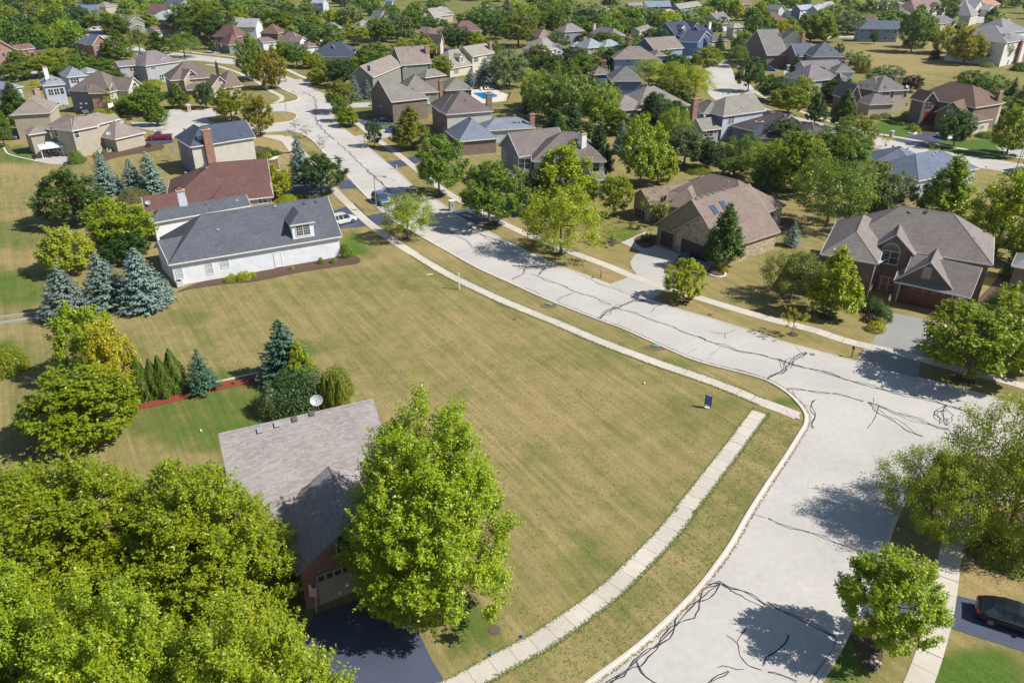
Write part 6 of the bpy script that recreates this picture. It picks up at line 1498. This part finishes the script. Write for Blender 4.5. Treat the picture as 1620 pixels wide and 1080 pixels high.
# ================================================================== STREET FURNITURE
def lamp(x, y, ytop, arm, label, name='street_lamp'):
    b = G(x, y); h = top_z(b, x, ytop); root = empty(name, b, 0, label, 'street lamp'); mb = MB(); mb.tube([(0, 0, 0), (0, 0, .3), (0, 0, h * .6), (0, 0, h)], [.12, .09, .07, .05], 8); mb.build('post', M_STEEL, root)
    a = Vector(arm); mb = MB(); mb.tube([(0, 0, h - .15), tuple(a * .5 + Vector((0, 0, h + .12))), tuple(a + Vector((0, 0, h + .15)))], .035, 6); mb.build('arm', M_STEEL, root)
    mb = MB(); u = a.normalized(); v = Vector((-u.y, u.x, 0)); M = Matrix(((u.x, v.x, 0, a.x), (u.y, v.y, 0, a.y), (0, 0, 1, h + .1), (0, 0, 0, 1))); mb.box(-.15, .55, -.14, .14, -.02, .12, 0, M); lo = mb.build('lamp_head', M_STEEL, root)
    mb = MB(); mb.box(.0, .45, -.1, .1, -.06, -.02, 0, M); mb.build('lens', flat((.7, .7, .66), .2, name='lamp_lens'), lo)
lamp(596, 334, 279, (1.7, -.5, 0), 'tall steel street lamp beside the blue van')
lamp(453.5, 181, 147, (2.0, 1.2, 0), 'steel street lamp on the traffic island by the side street')
lamp(1607, 270, 227, (.6, 1.6, 0), 'steel street lamp beside the right-hand street'); lamp(1172, 100, 91, (-1.9, 0, 0), 'street lamp among dark trees by the cul-de-sac')
lamp(347, 87, 65, (-1.8, 0, 0), 'street lamp in front of the maroon-roofed house')
def mailbox(x, y, ang, label, post=M_WOOD, box=M_DARK):
    root = empty('mailbox', G(x, y), ang, label, 'mailbox'); mb = MB(); mb.box(-.05, .05, -.05, .05, 0, 1.1); mb.build('post', post, root); mb = MB()
    pr = [(math.cos(t) * .13, .14 + math.sin(t) * .11) for t in (math.pi * i / 6 for i in range(7))] + [(-.13, 0), (.13, 0)]
    for x0, x1 in ((-.26, .26),):
        A = [(x0, a, 1.1 + b) for a, b in pr]; B = [(x1, a, 1.1 + b) for a, b in pr]; mb.poly(A); mb.poly(B[::-1])
        for i in range(len(pr)): j = (i + 1) % len(pr); mb.poly([A[i], B[i], B[j], A[j]])
    bo = mb.build('box', box, root); mb = MB(); mb.box(.0, .03, .14, .16, 1.2, 1.42); mb.build('flag', M_RED, bo)
mailbox(1347, 565, 1.2, 'black mailbox on a post by the cedar garage driveway'); mailbox(950.5, 440, 1.0, 'grey mailbox on a post before the concrete driveway', M_WOOD, M_STEEL)
mailbox(628, 268, .6, 'white-posted mailbox by the short asphalt driveway', M_WHITE); mailbox(577, 224, .5, 'dark mailbox on the right verge of the main street'); mailbox(546.5, 282, .6, 'dark mailbox beside the dark round tree')
mailbox(543, 203, .4, 'dark mailbox by the black sedan driveway'); mailbox(1380, 231, .8, 'black mailbox by the right-hand street'); mailbox(1157, 106, .8, 'brown mailbox by the cul-de-sac', M_WOOD, M_WOOD); mailbox(473, 238, .4, 'small mailbox near the left sidewalk by the blue spruce')
def brickbox(x, y, label, s=1.0, mat=None):
    root = empty('brick_mailbox', G(x, y), .5, label, 'mailbox'); mb = MB(); mb.box(-.35 * s, .35 * s, -.3 * s, .3 * s, 0, 1.35 * s); mb.build('pier', mat or brick((190, 184, 172)), root); mb = MB(); mb.box(-.42 * s, .42 * s, -.37 * s, .37 * s, 1.35 * s, 1.47 * s); mb.build('cap', M_TRIM, root)
    mb = MB(); mb.box(-.14, .14, -.31 * s - .03, -.31 * s + .02, .95, 1.18); mb.build('mail_door', M_DARK, root)
brickbox(715, 333, 'pale brick mailbox pier at the kerb of the main street', 1.25); brickbox(300, 177, 'pale brick mailbox pier at the edge of the turning circle', 1.3); brickbox(1246, 112, 'brick mailbox pier near the slate brick house', 1.3); brickbox(1410, 217, 'small stone mailbox pier beside the bright green lawn', 1.0)
def hydrant(x, y, label):
    root = empty('fire_hydrant', G(x, y), .3, label, 'fire hydrant'); mb = MB(); mb.cyl((0, 0), .17, 0, .06, 10); mb.cyl((0, 0), .12, .06, .62, 10); mb.cyl((0, 0), .15, .58, .66, 10); mb.cyl((0, 0), .13, .66, .82, 10, 0, .03); mb.build('barrel', M_RED, root)
    for s in ((.2, 0), (-.2, 0), (0, -.2)): mb = MB(); mb.tube([(0, 0, .48), (s[0], s[1], .48)], .06, 8); mb.build('nozzle', M_RED, root)
hydrant(842, 391, 'red fire hydrant on the verge beside the shaded sidewalk'); hydrant(565, 208, 'red fire hydrant between two driveways on the far verge')
# white marker post and stake, blue lot sign
root = empty('marker_post', G(726.7, 457.5), .3, 'white timber marker post standing by the sidewalk on the lot', 'post'); mb = MB(); mb.box(-.07, .07, -.07, .07, 0, 2.3); mb.build('post', M_WHITE, root); mb = MB(); mb.box(-.09, .09, -.09, .09, 2.3, 2.36); mb.build('post_cap', M_WHITE, root)
mb = MB(); mb.box(-.45, .45, -.06, .06, 0, .1); o = mb.build('plank', M_WHITE, None, G(680, 434.5)); o.rotation_euler.z = .25; tag(o, 'short white plank lying in the dry grass of the lot', 'plank')
root = empty('lot_sign', G(1119, 645), R(-38), 'blue sign board on two short legs standing in the open lot', 'sign')
mb = MB(); mb.box(-.3, .3, -.03, .03, .35, 1.45); bd_ = mb.build('board', flat((.09, .2, .5), .5, name='blue_sign_paint'), root)
mb = MB(); mb.box(-.35, -.3, -.04, .04, 0, 1.5); mb.build('leg', M_DARK, root); mb = MB(); mb.box(.3, .35, -.04, .04, 0, 1.5); mb.build('leg', M_DARK, root)
mb = MB(); mb.box(-.3, .3, -.12, .12, .0, .04); mb.build('base_board', M_TRIM, root)
# covers, lids, small things on the ground
def disc(name, x, y, r, mat, label, cat, z=.04, h=.03):
    mb = MB(); mb.cyl((0, 0), r, 0, h, 16); mb.cyl((0, 0), r * .82, h, h + .012, 16); o = mb.build(name, mat, None, G(x, y) + Vector((0, 0, z))); tag(o, label, cat)
disc('manhole_cover', 782, 996, .42, flat((.12, .07, .06), .8, name='rusty_iron'), 'round rusty manhole cover in green grass by the sidewalk', 'manhole cover', 0); disc('manhole_cover', 1285, 560.5, .32, flat((.16, .16, .16), .8, name='iron'), 'dark iron cover in the street near the cedar garage driveway', 'manhole cover', .015, .005)
disc('utility_cover', 814, 505, .28, flat((.16, .07, .05), .8, name='rusty_iron2'), 'small rusty cover in the lot beside the sidewalk', 'cover', 0); disc('utility_cover', 1123, 498, .3, flat((.14, .06, .05), .8, name='rusty_iron3'), 'small rusty cover on the far verge', 'cover', 0)
for x, y, l in ((1037, 548, 'green utility pedestal lid on bare soil near the kerb'), (868, 482, 'green utility lid on the verge beside the curving sidewalk')):
    o = sheet('bare_soil', [G(x, y + 2) + Vector((math.cos(t) * 1.2 * rt.uniform(.7, 1.2), math.sin(t) * .8 * rt.uniform(.7, 1.2), 0)) for t in (k * .52 for k in range(12))], M_JOINT, .012)
    mb = MB(); mb.box(-.4, .4, -.25, .25, 0, .12); mb.box(-.34, .34, -.2, .2, .12, .15); o = mb.build('utility_box', flat((.10, .28, .22), .6, name='green_plastic'), None, G(x, y)); o.rotation_euler.z = -.4; tag(o, l, 'utility box')
for x, y, l, c in ((777, 1036, 'blue marker cap beside the sidewalk at the bottom', (.03, .2, .5)), (825.5, 1007, 'tiny blue ball in the dry grass by the sidewalk', (.03, .12, .6)), (1019, 607, 'white ball lying in the open lot', (.7, .7, .7)), (318, 682, 'white ball on the green back lawn', (.7, .7, .7))):
    bm = bmesh.new(); bmesh.ops.create_icosphere(bm, subdivisions=2, radius=.11); me = bpy.data.meshes.new('ball'); bm.to_mesh(me); bm.free(); me.materials.append(flat(c, .4, name='ball_plastic')); o = bpy.data.objects.new('ball', me); col.objects.link(o); o.location = G(x, y) + Vector((0, 0, .1)); tag(o, l, 'ball')
# stones in the mulch ring
for i, (x, y) in enumerate(((1381, 1040), (1386, 1047), (1391, 1050), (1379, 1050), (1386, 1058))):
    bm = bmesh.new(); bmesh.ops.create_icosphere(bm, subdivisions=2, radius=.13)
    for v in bm.verts: v.co *= rt.uniform(.85, 1.15)
    me = bpy.data.meshes.new('rock'); bm.to_mesh(me); bm.free(); me.materials.append(flat((.45, .42, .33), .9, name='pale_rock')); o = bpy.data.objects.new('rock', me); col.objects.link(o); o.location = G(x, y) + Vector((0, 0, .1)); o.scale = (1.2, .9, .7)
    tag(o, 'pale rock in the mulch ring under the young maple, %s of five' % ['leftmost upper', 'middle', 'rightmost', 'lower left', 'lowest'][i], 'rock', 'rocks under the young maple')
# white edging stones by the arched and stone houses
def edging(name, pts, mat, w, h, label, cat='garden edging', k=''):
    path = catmull(gp(k, pts), False, 4); a, b2 = offset(path, w / 2), offset(path, -w / 2); up = Vector((0, 0, h)); mb = MB()
    for i in range(len(path) - 1):
        mb.poly([b2[i] + up, b2[i + 1] + up, a[i + 1] + up, a[i] + up]); mb.poly([b2[i], b2[i + 1], b2[i + 1] + up, b2[i] + up]); mb.poly([a[i + 1], a[i], a[i] + up, a[i + 1] + up])
    return tag(mb.build(name, mat), label, cat)
edging('garden_edging', [(300,614),(330,608),(365,600),(400,592),(425,590)], flat((.55,.53,.48),.8,name='edging_stone'), .18, .14, 'pale stone edging behind the red mulch bed')
edging('timber_edging', [(-30,516),(20,510),(60,504),(84,500)], flat((.36,.35,.32),.8,name='grey_timber'), .22, .3, 'long grey timber edging of the narrow vegetable bed'); edging('timber_edging', [(-30,507),(20,501),(50,497),(70,494)], flat((.36,.35,.32),.8,name='grey_timber'), .16, .3, 'rear grey timber edging of the narrow vegetable bed')
edging('garden_edging', [(6,234),(12,243),(26,248),(48,253),(60,256)], M_TRIM, .3, .1, 'curved white edging in the yard of the tan house'); edging('garden_edging', [(1114,430),(1130,438),(1146,437),(1147,431)], M_TRIM, .22, .15, 'white edging round the tree bed beside the stone garage')
edging('garden_edging', [(407,257),(422,256),(436,249),(440,243),(431,238)], M_TRIM, .9, .06, 'curved pale stone border of the yellow flower bed'); edging('garden_edging', [(1436,212),(1446,213),(1450,210)], M_TRIM, .5, .3, 'white boulders at the corner of the bright green lawn')
edging('garden_edging', [(1196,372),(1204,379),(1214,385)], M_TRIM, .35, .2, 'white stepping edge beside the stone garage house')
# gazebo on the patio of the tan house, with furniture
gz = G(84, 247); root = empty('garden_gazebo', gz, R(35), 'white canopy gazebo on the patio of the tan house', 'gazebo')
for sx in (-1, 1):
    for sy in (-1, 1): mb = MB(); mb.box(sx * 2.0 - .06, sx * 2.0 + .06, sy * 1.7 - .06, sy * 1.7 + .06, 0, 2.3); mb.build('leg', M_WHITE, root)
mb = MB(); a = [(-2.3, -2.0, 2.3), (2.3, -2.0, 2.3), (2.3, 2.0, 2.3), (-2.3, 2.0, 2.3)]; t4 = [(-.6, -.5, 2.85), (.6, -.5, 2.85), (.6, .5, 2.85), (-.6, .5, 2.85)]
for i in range(4): j = (i + 1) % 4; mb.poly([a[i], a[j], t4[j], t4[i]]); mb.poly([a[i], tuple(Vector(a[i]) - Vector((0, 0, .25))), tuple(Vector(a[j]) - Vector((0, 0, .25))), a[j]])
mb.poly(t4); cn = mb.build('canopy', M_WHITE, root); mb = MB(); mb.poly([(-.8, -.7, 2.98), (.8, -.7, 2.98), (.8, .7, 2.98), (-.8, .7, 2.98)]); mb.poly([(-.8, -.7, 2.98), (-.8, -.7, 2.88), (.8, -.7, 2.88), (.8, -.7, 2.98)]); mb.build('vent_canopy', M_WHITE, cn)
def table(p, label, r=.7):
    root = empty('patio_table', p, .4, label, 'table'); mb = MB(); mb.cyl((0, 0), r, .70, .74, 16); mb.build('tabletop', M_DARK, root); mb = MB(); mb.cyl((0, 0), .05, 0, .7, 8); mb.cyl((0, 0), .3, 0, .04, 12); mb.build('pedestal', M_DARK, root)
def chair(p, ang, label, group, mat=M_DARK, cat='chair', name='patio_chair', lounge=False):
    root = empty(name, p, ang, label, cat, group); L_ = 1.4 if lounge else .5; zs = .34 if lounge else .44
    mb = MB(); mb.box(-.25, -.25 + L_, -.28, .28, zs, zs + .05); mb.build('seat', mat, root); mb = MB(); mb.poly([(-.25, -.28, zs), (-.25, .28, zs), (-.6 if lounge else -.38, .28, .85), (-.6 if lounge else -.38, -.28, .85)]); mb.poly([(-.22, -.28, zs), (-.22, .28, zs), (-.56 if lounge else -.34, .28, .88), (-.56 if lounge else -.34, -.28, .88)][::-1]); mb.build('backrest', mat, root)
    for sx in (-.22, L_ - .3):
        for sy in (-.25, .25): mb = MB(); mb.box(sx - .02, sx + .02, sy - .02, sy + .02, 0, zs); mb.build('leg', mat, root)
table(gz + Vector((.3, -.2, 0)), 'round dark patio table under the white gazebo')
for i, (dx, dy, a_) in enumerate(((1.2, -.4, 3.1), (-.8, .3, 0), (.3, -1.3, 1.5), (.5, 1.0, -1.6))): chair(gz + Vector((dx, dy, 0)), a_, 'dark patio chair at the table under the gazebo, ' + ['right side', 'left side', 'near side', 'far side'][i], 'patio chairs')
chair(G(66, 249), .5, 'red garden chair left of the white gazebo', 'garden chairs', M_RED)
sheet('patio', catmull(gl([(55,252),(70,238),(100,236),(118,243),(120,254),(100,260),(75,259)]), True), M_DRIVE, .02)
# swimming pool
pool = gl([(747.5,147.5),(777,146),(788,153),(765,157.5)]); sheet('pool_deck', gl([(742,143),(778,140),(806,151),(800,160),(762,164),(742,160)]), flat((.55, .5, .42), .8, name='deck_paving'), .05, thick=.05)
m, nt, b, o_ = new_mat('pool_water'); b.inputs['Base Color'].default_value = (.01, .19, .46, 1); b.inputs['Roughness'].default_value = .05; sheet('pool_water', pool, m, .07)
for i, (x, y, a_) in enumerate(((762, 143, 1.5), (768, 142.5, 1.4), (773, 143, 1.3), (790, 150, 2.6))): chair(G(x, y) + Vector((0, 0, .05)), -a_, 'white sun lounger on the pool deck, %s of the row' % ['leftmost', 'second', 'third', 'far right'][i], 'pool loungers', M_WHITE, 'lounger', 'sun_lounger', True)
def umbrella(x, y, label, colr):
    root = empty('parasol', G(x, y), 0, label, 'parasol'); mb = MB(); mb.cyl((0, 0), .03, 0, 2.6, 6); mb.build('pole', M_STEEL, root); mb = MB(); mb.cyl((0, 0), .35, .9, 2.6, 8, 0, .05); mb.build('canopy', colr, root)
umbrella(744, 137, 'folded plum parasol beside the swimming pool', flat((.2, .05, .12), .7, name='plum_cloth'))
def fence(pts, label, k='', h=1.2, mat=M_DARK, step=2.0):
    path = resample(gp(k, pts), step); root = empty('pool_fence', path[0], 0, label, 'fence'); inv = Matrix.Translation(-path[0])
    for p in path: mb = MB(); q = inv @ p; mb.box(q.x - .03, q.x + .03, q.y - .03, q.y + .03, 0, h); mb.build('post', mat, root)
    rb = MB(); pb = MB()
    for a, b2 in zip(path, path[1:]):
        a, b2 = inv @ a, inv @ b2
        for z in (.15, h - .08): rb.tube([a + Vector((0, 0, z)), b2 + Vector((0, 0, z))], .018, 4)
        n = int((b2 - a).length / .22)
        for i in range(1, n): q = a.lerp(b2, i / n); pb.box(q.x - .008, q.x + .008, q.y - .008, q.y + .008, .15, h - .08)
    rb.build('rail', mat, root); tag(pb.build('pickets', mat, root), kind='stuff')
fence([(744,141),(778,138),(808,150),(802,161)], 'thin black metal fence round the swimming pool')
# flags
def flag(p, h, label, z0=0.0):
    root = empty('flag', p, 0, label, 'flag'); mb = MB(); mb.tube([(0, 0, z0), (.35, -.1, z0 + h)], .02, 5); mb.build('pole', M_TRIM, root)
    m1, m2, m3 = flat((.5, .03, .04), .7, name='flag_red'), flat((.65, .62, .6), .7, name='flag_white'), flat((.03, .05, .2), .7, name='flag_blue'); q = MB(); w = MB(); b_ = MB()
    for i in range(13):
        x0, x1 = .34 - i * .045, .34 - (i + 1) * .045; Ht = z0 + h - .02
        for j in range(4): za, zb = Ht - .28 * j, Ht - .28 * (j + 1); s = math.sin(j * 1.2) * .05; s2 = math.sin((j + 1) * 1.2) * .05; (q if i % 2 == 0 else w).poly([(x0, -.1 + s, za), (x1, -.1 + s, za), (x1, -.1 + s2, zb), (x0, -.1 + s2, zb)])
    b_.poly([(.345, -.112, Ht + .01), (.02, -.112, Ht + .01), (.02, -.05, Ht - .42), (.345, -.05, Ht - .42)]); f = q.build('stripes', m1, root); w.build('white_stripes', m2, f); b_.build('canton', m3, f); return root
flag(G(206, 300), 3.3, 'small striped flag on a pole among the blue spruces'); fp = G(498.5, 968); flag(fp + Vector((.1, -.1, 0)), 2.9, 'striped flag hanging by the corner of the tan garage door', 0.0)
flag(G(1403, 488), 2.6, 'small colourful flag by the brick corner of the cedar garage').scale = (.5, .5, .8)
# basketball hoops
def hoop(x, y, ang, label):
    root = empty('basketball_hoop', G(x, y), ang, label, 'basketball hoop'); mb = MB(); mb.tube([(0, 0, 0), (0, 0, 2.6), (.5, 0, 3.2)], .05, 6); mb.build('pole', M_DARK, root)
    mb = MB(); mb.box(.5, .54, -.85, .85, 2.9, 4.0); mb.build('backboard', M_WHITE, root); mb = MB(); pts = [(.85 + .23 * math.cos(t), .23 * math.sin(t), 3.05) for t in (i * math.pi / 6 for i in range(13))]; mb.tube(pts, .015, 4); mb.build('rim', M_RED, root)
hoop(178, 188, -.4, 'basketball hoop with white backboard beside the lime hedge'); hoop(1198, 110, 3.0, 'basketball hoop near the bright blue car'); hoop(350, 87, .6, 'basketball hoop by the maroon-roofed house'); hoop(1616, 252, 2.6, 'portable hoop by the right-hand street edge')
# playground slide, air conditioners, grill
root = empty('play_slide', G(1187, 92), .5, 'small turquoise playground slide among the dark trees', 'slide'); mb = MB(); mb.box(-.9, .9, -.9, .9, 2.6, 2.75); mb.box(-.9, .9, -.9, -.82, 1.6, 2.6); mb.build('roof', flat((.05, .5, .4), .5, name='turquoise'), root)
for sx in (-.8, .8):
    for sy in (-.8, .8): mb = MB(); mb.box(sx - .06, sx + .06, sy - .06, sy + .06, 0, 2.6); mb.build('leg', M_WOOD, root)
mb = MB(); mb.poly([(.9, -.35, 1.5), (.9, .35, 1.5), (3.2, .35, .2), (3.2, -.35, .2)]); mb.box(.9, 3.2, .35, .4, .2, .4); mb.build('chute', flat((.02, .4, .15), .5, name='green_chute'), root)
for x, y, l in ((159, 242, 'left grey air conditioner beside the tan house'), (173, 240, 'right grey air conditioner beside the tan house'), (285, 453, 'small grey air conditioner at the corner of the white-sided house')):
    root = empty('air_conditioner', G(x, y), .6, l, 'air conditioner'); mb = MB(); mb.box(-.42, .42, -.42, .42, .06, .85); mb.build('cabinet', flat((.5, .5, .48), .6, name='ac_grey'), root); mb = MB(); mb.cyl((0, 0), .36, .85, .88, 14); mb.build('fan_grille', M_DARK, root)
# side door and step of the white-sided house, downspouts
wr = next(o for o in bpy.data.objects if o.name == 'white_sided_house')
# dry leaves and weeds in the gutter line, grass tufts over the lot
def stuff_tufts(name, pts, mat, size, n_blade, seed, col_=None, h=.5):
    rng = np.random.default_rng(seed); P_ = np.repeat(pts, n_blade, axis=0) + np.concatenate([rng.normal(size=(len(pts) * n_blade, 2)) * size * .55, np.zeros((len(pts) * n_blade, 1))], 1)
    n = len(P_); a = rng.uniform(0, 6.283, n); s = size * rng.uniform(.5, 1.3, n); d = np.stack([np.cos(a), np.sin(a), np.zeros(n)], 1); up = np.array([0, 0, 1.0])
    side = np.stack([-np.sin(a), np.cos(a), np.zeros(n)], 1) * (s * .28)[:, None]
    tip = P_ + up * (s * h)[:, None] + d * (s * .8)[:, None]; v = np.stack([P_ - side, P_ + side, tip], 1).reshape(-1, 3); f = np.arange(n * 3).reshape(n, 3)
    me = np_mesh(name, v, f); me.materials.append(mat); o = bpy.data.objects.new(name, me); col.objects.link(o); tag(o, kind='stuff'); return o
rg = np.random.default_rng(9)
def inpoly(pts, poly):
    x, y = pts[:, 0], pts[:, 1]; ins = np.zeros(len(pts), bool); px = np.array([(p.x, p.y) for p in poly]); j = len(px) - 1
    for i in range(len(px)):
        c = ((px[i, 1] > y) != (px[j, 1] > y)) & (x < (px[j, 0] - px[i, 0]) * (y - px[i, 1]) / (px[j, 1] - px[i, 1] + 1e-12) + px[i, 0]); ins ^= c; j = i
    return ins
LOT = gl([(700,1062),(850,985),(980,900),(1060,800),(1150,690),(1195,640),(1050,588),(870,520),(740,465),(640,408),(560,424),(420,455),(300,470),(240,520),(240,600),(420,590),(560,600),(600,690),(820,800),(810,950),(740,1000)])
bb = np.array([(p.x, p.y) for p in LOT]); lo, hi = bb.min(0), bb.max(0)
c = rg.uniform(lo, hi, (7000, 2)); cc_ = np.repeat(rg.uniform(lo, hi, (260, 2)), 35, axis=0) + rg.normal(size=(260 * 35, 2)) * rg.uniform(.5, 1.6, (260 * 35, 1)); c = np.concatenate([c, cc_])
c = c[inpoly(c, LOT)]; c = np.concatenate([c, np.zeros((len(c), 1))], 1)
m, nt, b, o_ = new_mat('weeds'); geo = N(nt, 'ShaderNodeNewGeometry'); nt.links.new(ramp(nt, geo.outputs['Random Per Island'], 0, 1, (.085, .15, .025), (.22, .23, .07)), b.inputs['Base Color'])
M_WEED = m
stuff_tufts('lawn_weeds', c, M_WEED, .11, 4, 5)
VER = gl([(790,1085),(900,1010),(1000,925),(1090,815),(1170,715),(1212,650),(1262,668),(1262,687),(1215,759),(1155,857),(1072,960),(1000,1022),(920,1085)])
bb = np.array([(p.x, p.y) for p in VER]); c = rg.uniform(bb.min(0), bb.max(0), (7000, 2)); c = c[inpoly(c, VER)]; stuff_tufts('verge_weeds', np.concatenate([c, np.zeros((len(c), 1))], 1), M_WEED, .13, 4, 6)
# turf creeping over the sidewalk edges and weeds along the gutter
def along(path, d, n, sp, jit): q = resample(offset(path, d), sp); return np.array([(p.x + rg.normal() * jit, p.y + rg.normal() * jit, .035) for p in q for _ in range(n)])
sw = catmull(gl([(700,1097),(750,1072),(795,1046),(845,1020),(872,1003),(925,966),(971,930),(1010,892),(1047,854),(1082,812),(1092,797),(1163,705),(1190,668),(1206,648)])); sw2 = catmull(gl([(1205,636),(1135,607),(1045,576),(950,540),(877,509),(810,482),(755,457),(705,432),(655,402)]))
e1 = np.concatenate([along(sw, -.80, 5, .12, .07), along(sw, .80, 2, .14, .05), along(sw2, .76, 4, .14, .06), along(sw2, -.76, 3, .14, .06)]); stuff_tufts('edge_grass', e1, M_WEED, .12, 3, 7)
kp = [p for p in LE if 600 < pix(p)[1] < 1150 or (480 < pix(p)[1] <= 600)]; g1 = along(kp, -.50, 3, .16, .035); g1 = g1[rg.uniform(0, 1, len(g1)) < .75]
stuff_tufts('gutter_weeds', g1, flat((.20, .13, .04), .9, name='dry_weeds'), .085, 5, 8, h=.3)
def fallen(cx, cy, r, n, c, seed): q = G(cx, cy); r_ = np.random.default_rng(seed); p = r_.normal(size=(n, 2)) * r; return np.concatenate([p + np.array([q.x, q.y]), np.full((n, 1), .012)], 1)
stuff_tufts('fallen_leaves', np.concatenate([fallen(1540, 880, 2.2, 500, 0, 1), fallen(1470, 800, 1.8, 300, 0, 2)]), flat((.35, .28, .05), .9, name='yellow_litter'), .06, 1, 9, h=.1)
# air: a little haze towards the far streets
hb = MB(); hb.box(-1400, 1400, -120, 1500, -1.0, 46); hz = bpy.data.materials.new('haze'); hz.use_nodes = True; nt = hz.node_tree; nt.nodes.clear(); pv = nt.nodes.new('ShaderNodeVolumePrincipled'); oo = nt.nodes.new('ShaderNodeOutputMaterial')
pv.inputs['Color'].default_value = (.82, .88, 1, 1); pv.inputs['Density'].default_value = .00006; pv.inputs['Anisotropy'].default_value = .2; nt.links.new(pv.outputs[0], oo.inputs['Volume'])
HAZE = True
if HAZE: tag(hb.build('haze', hz), kind='stuff')
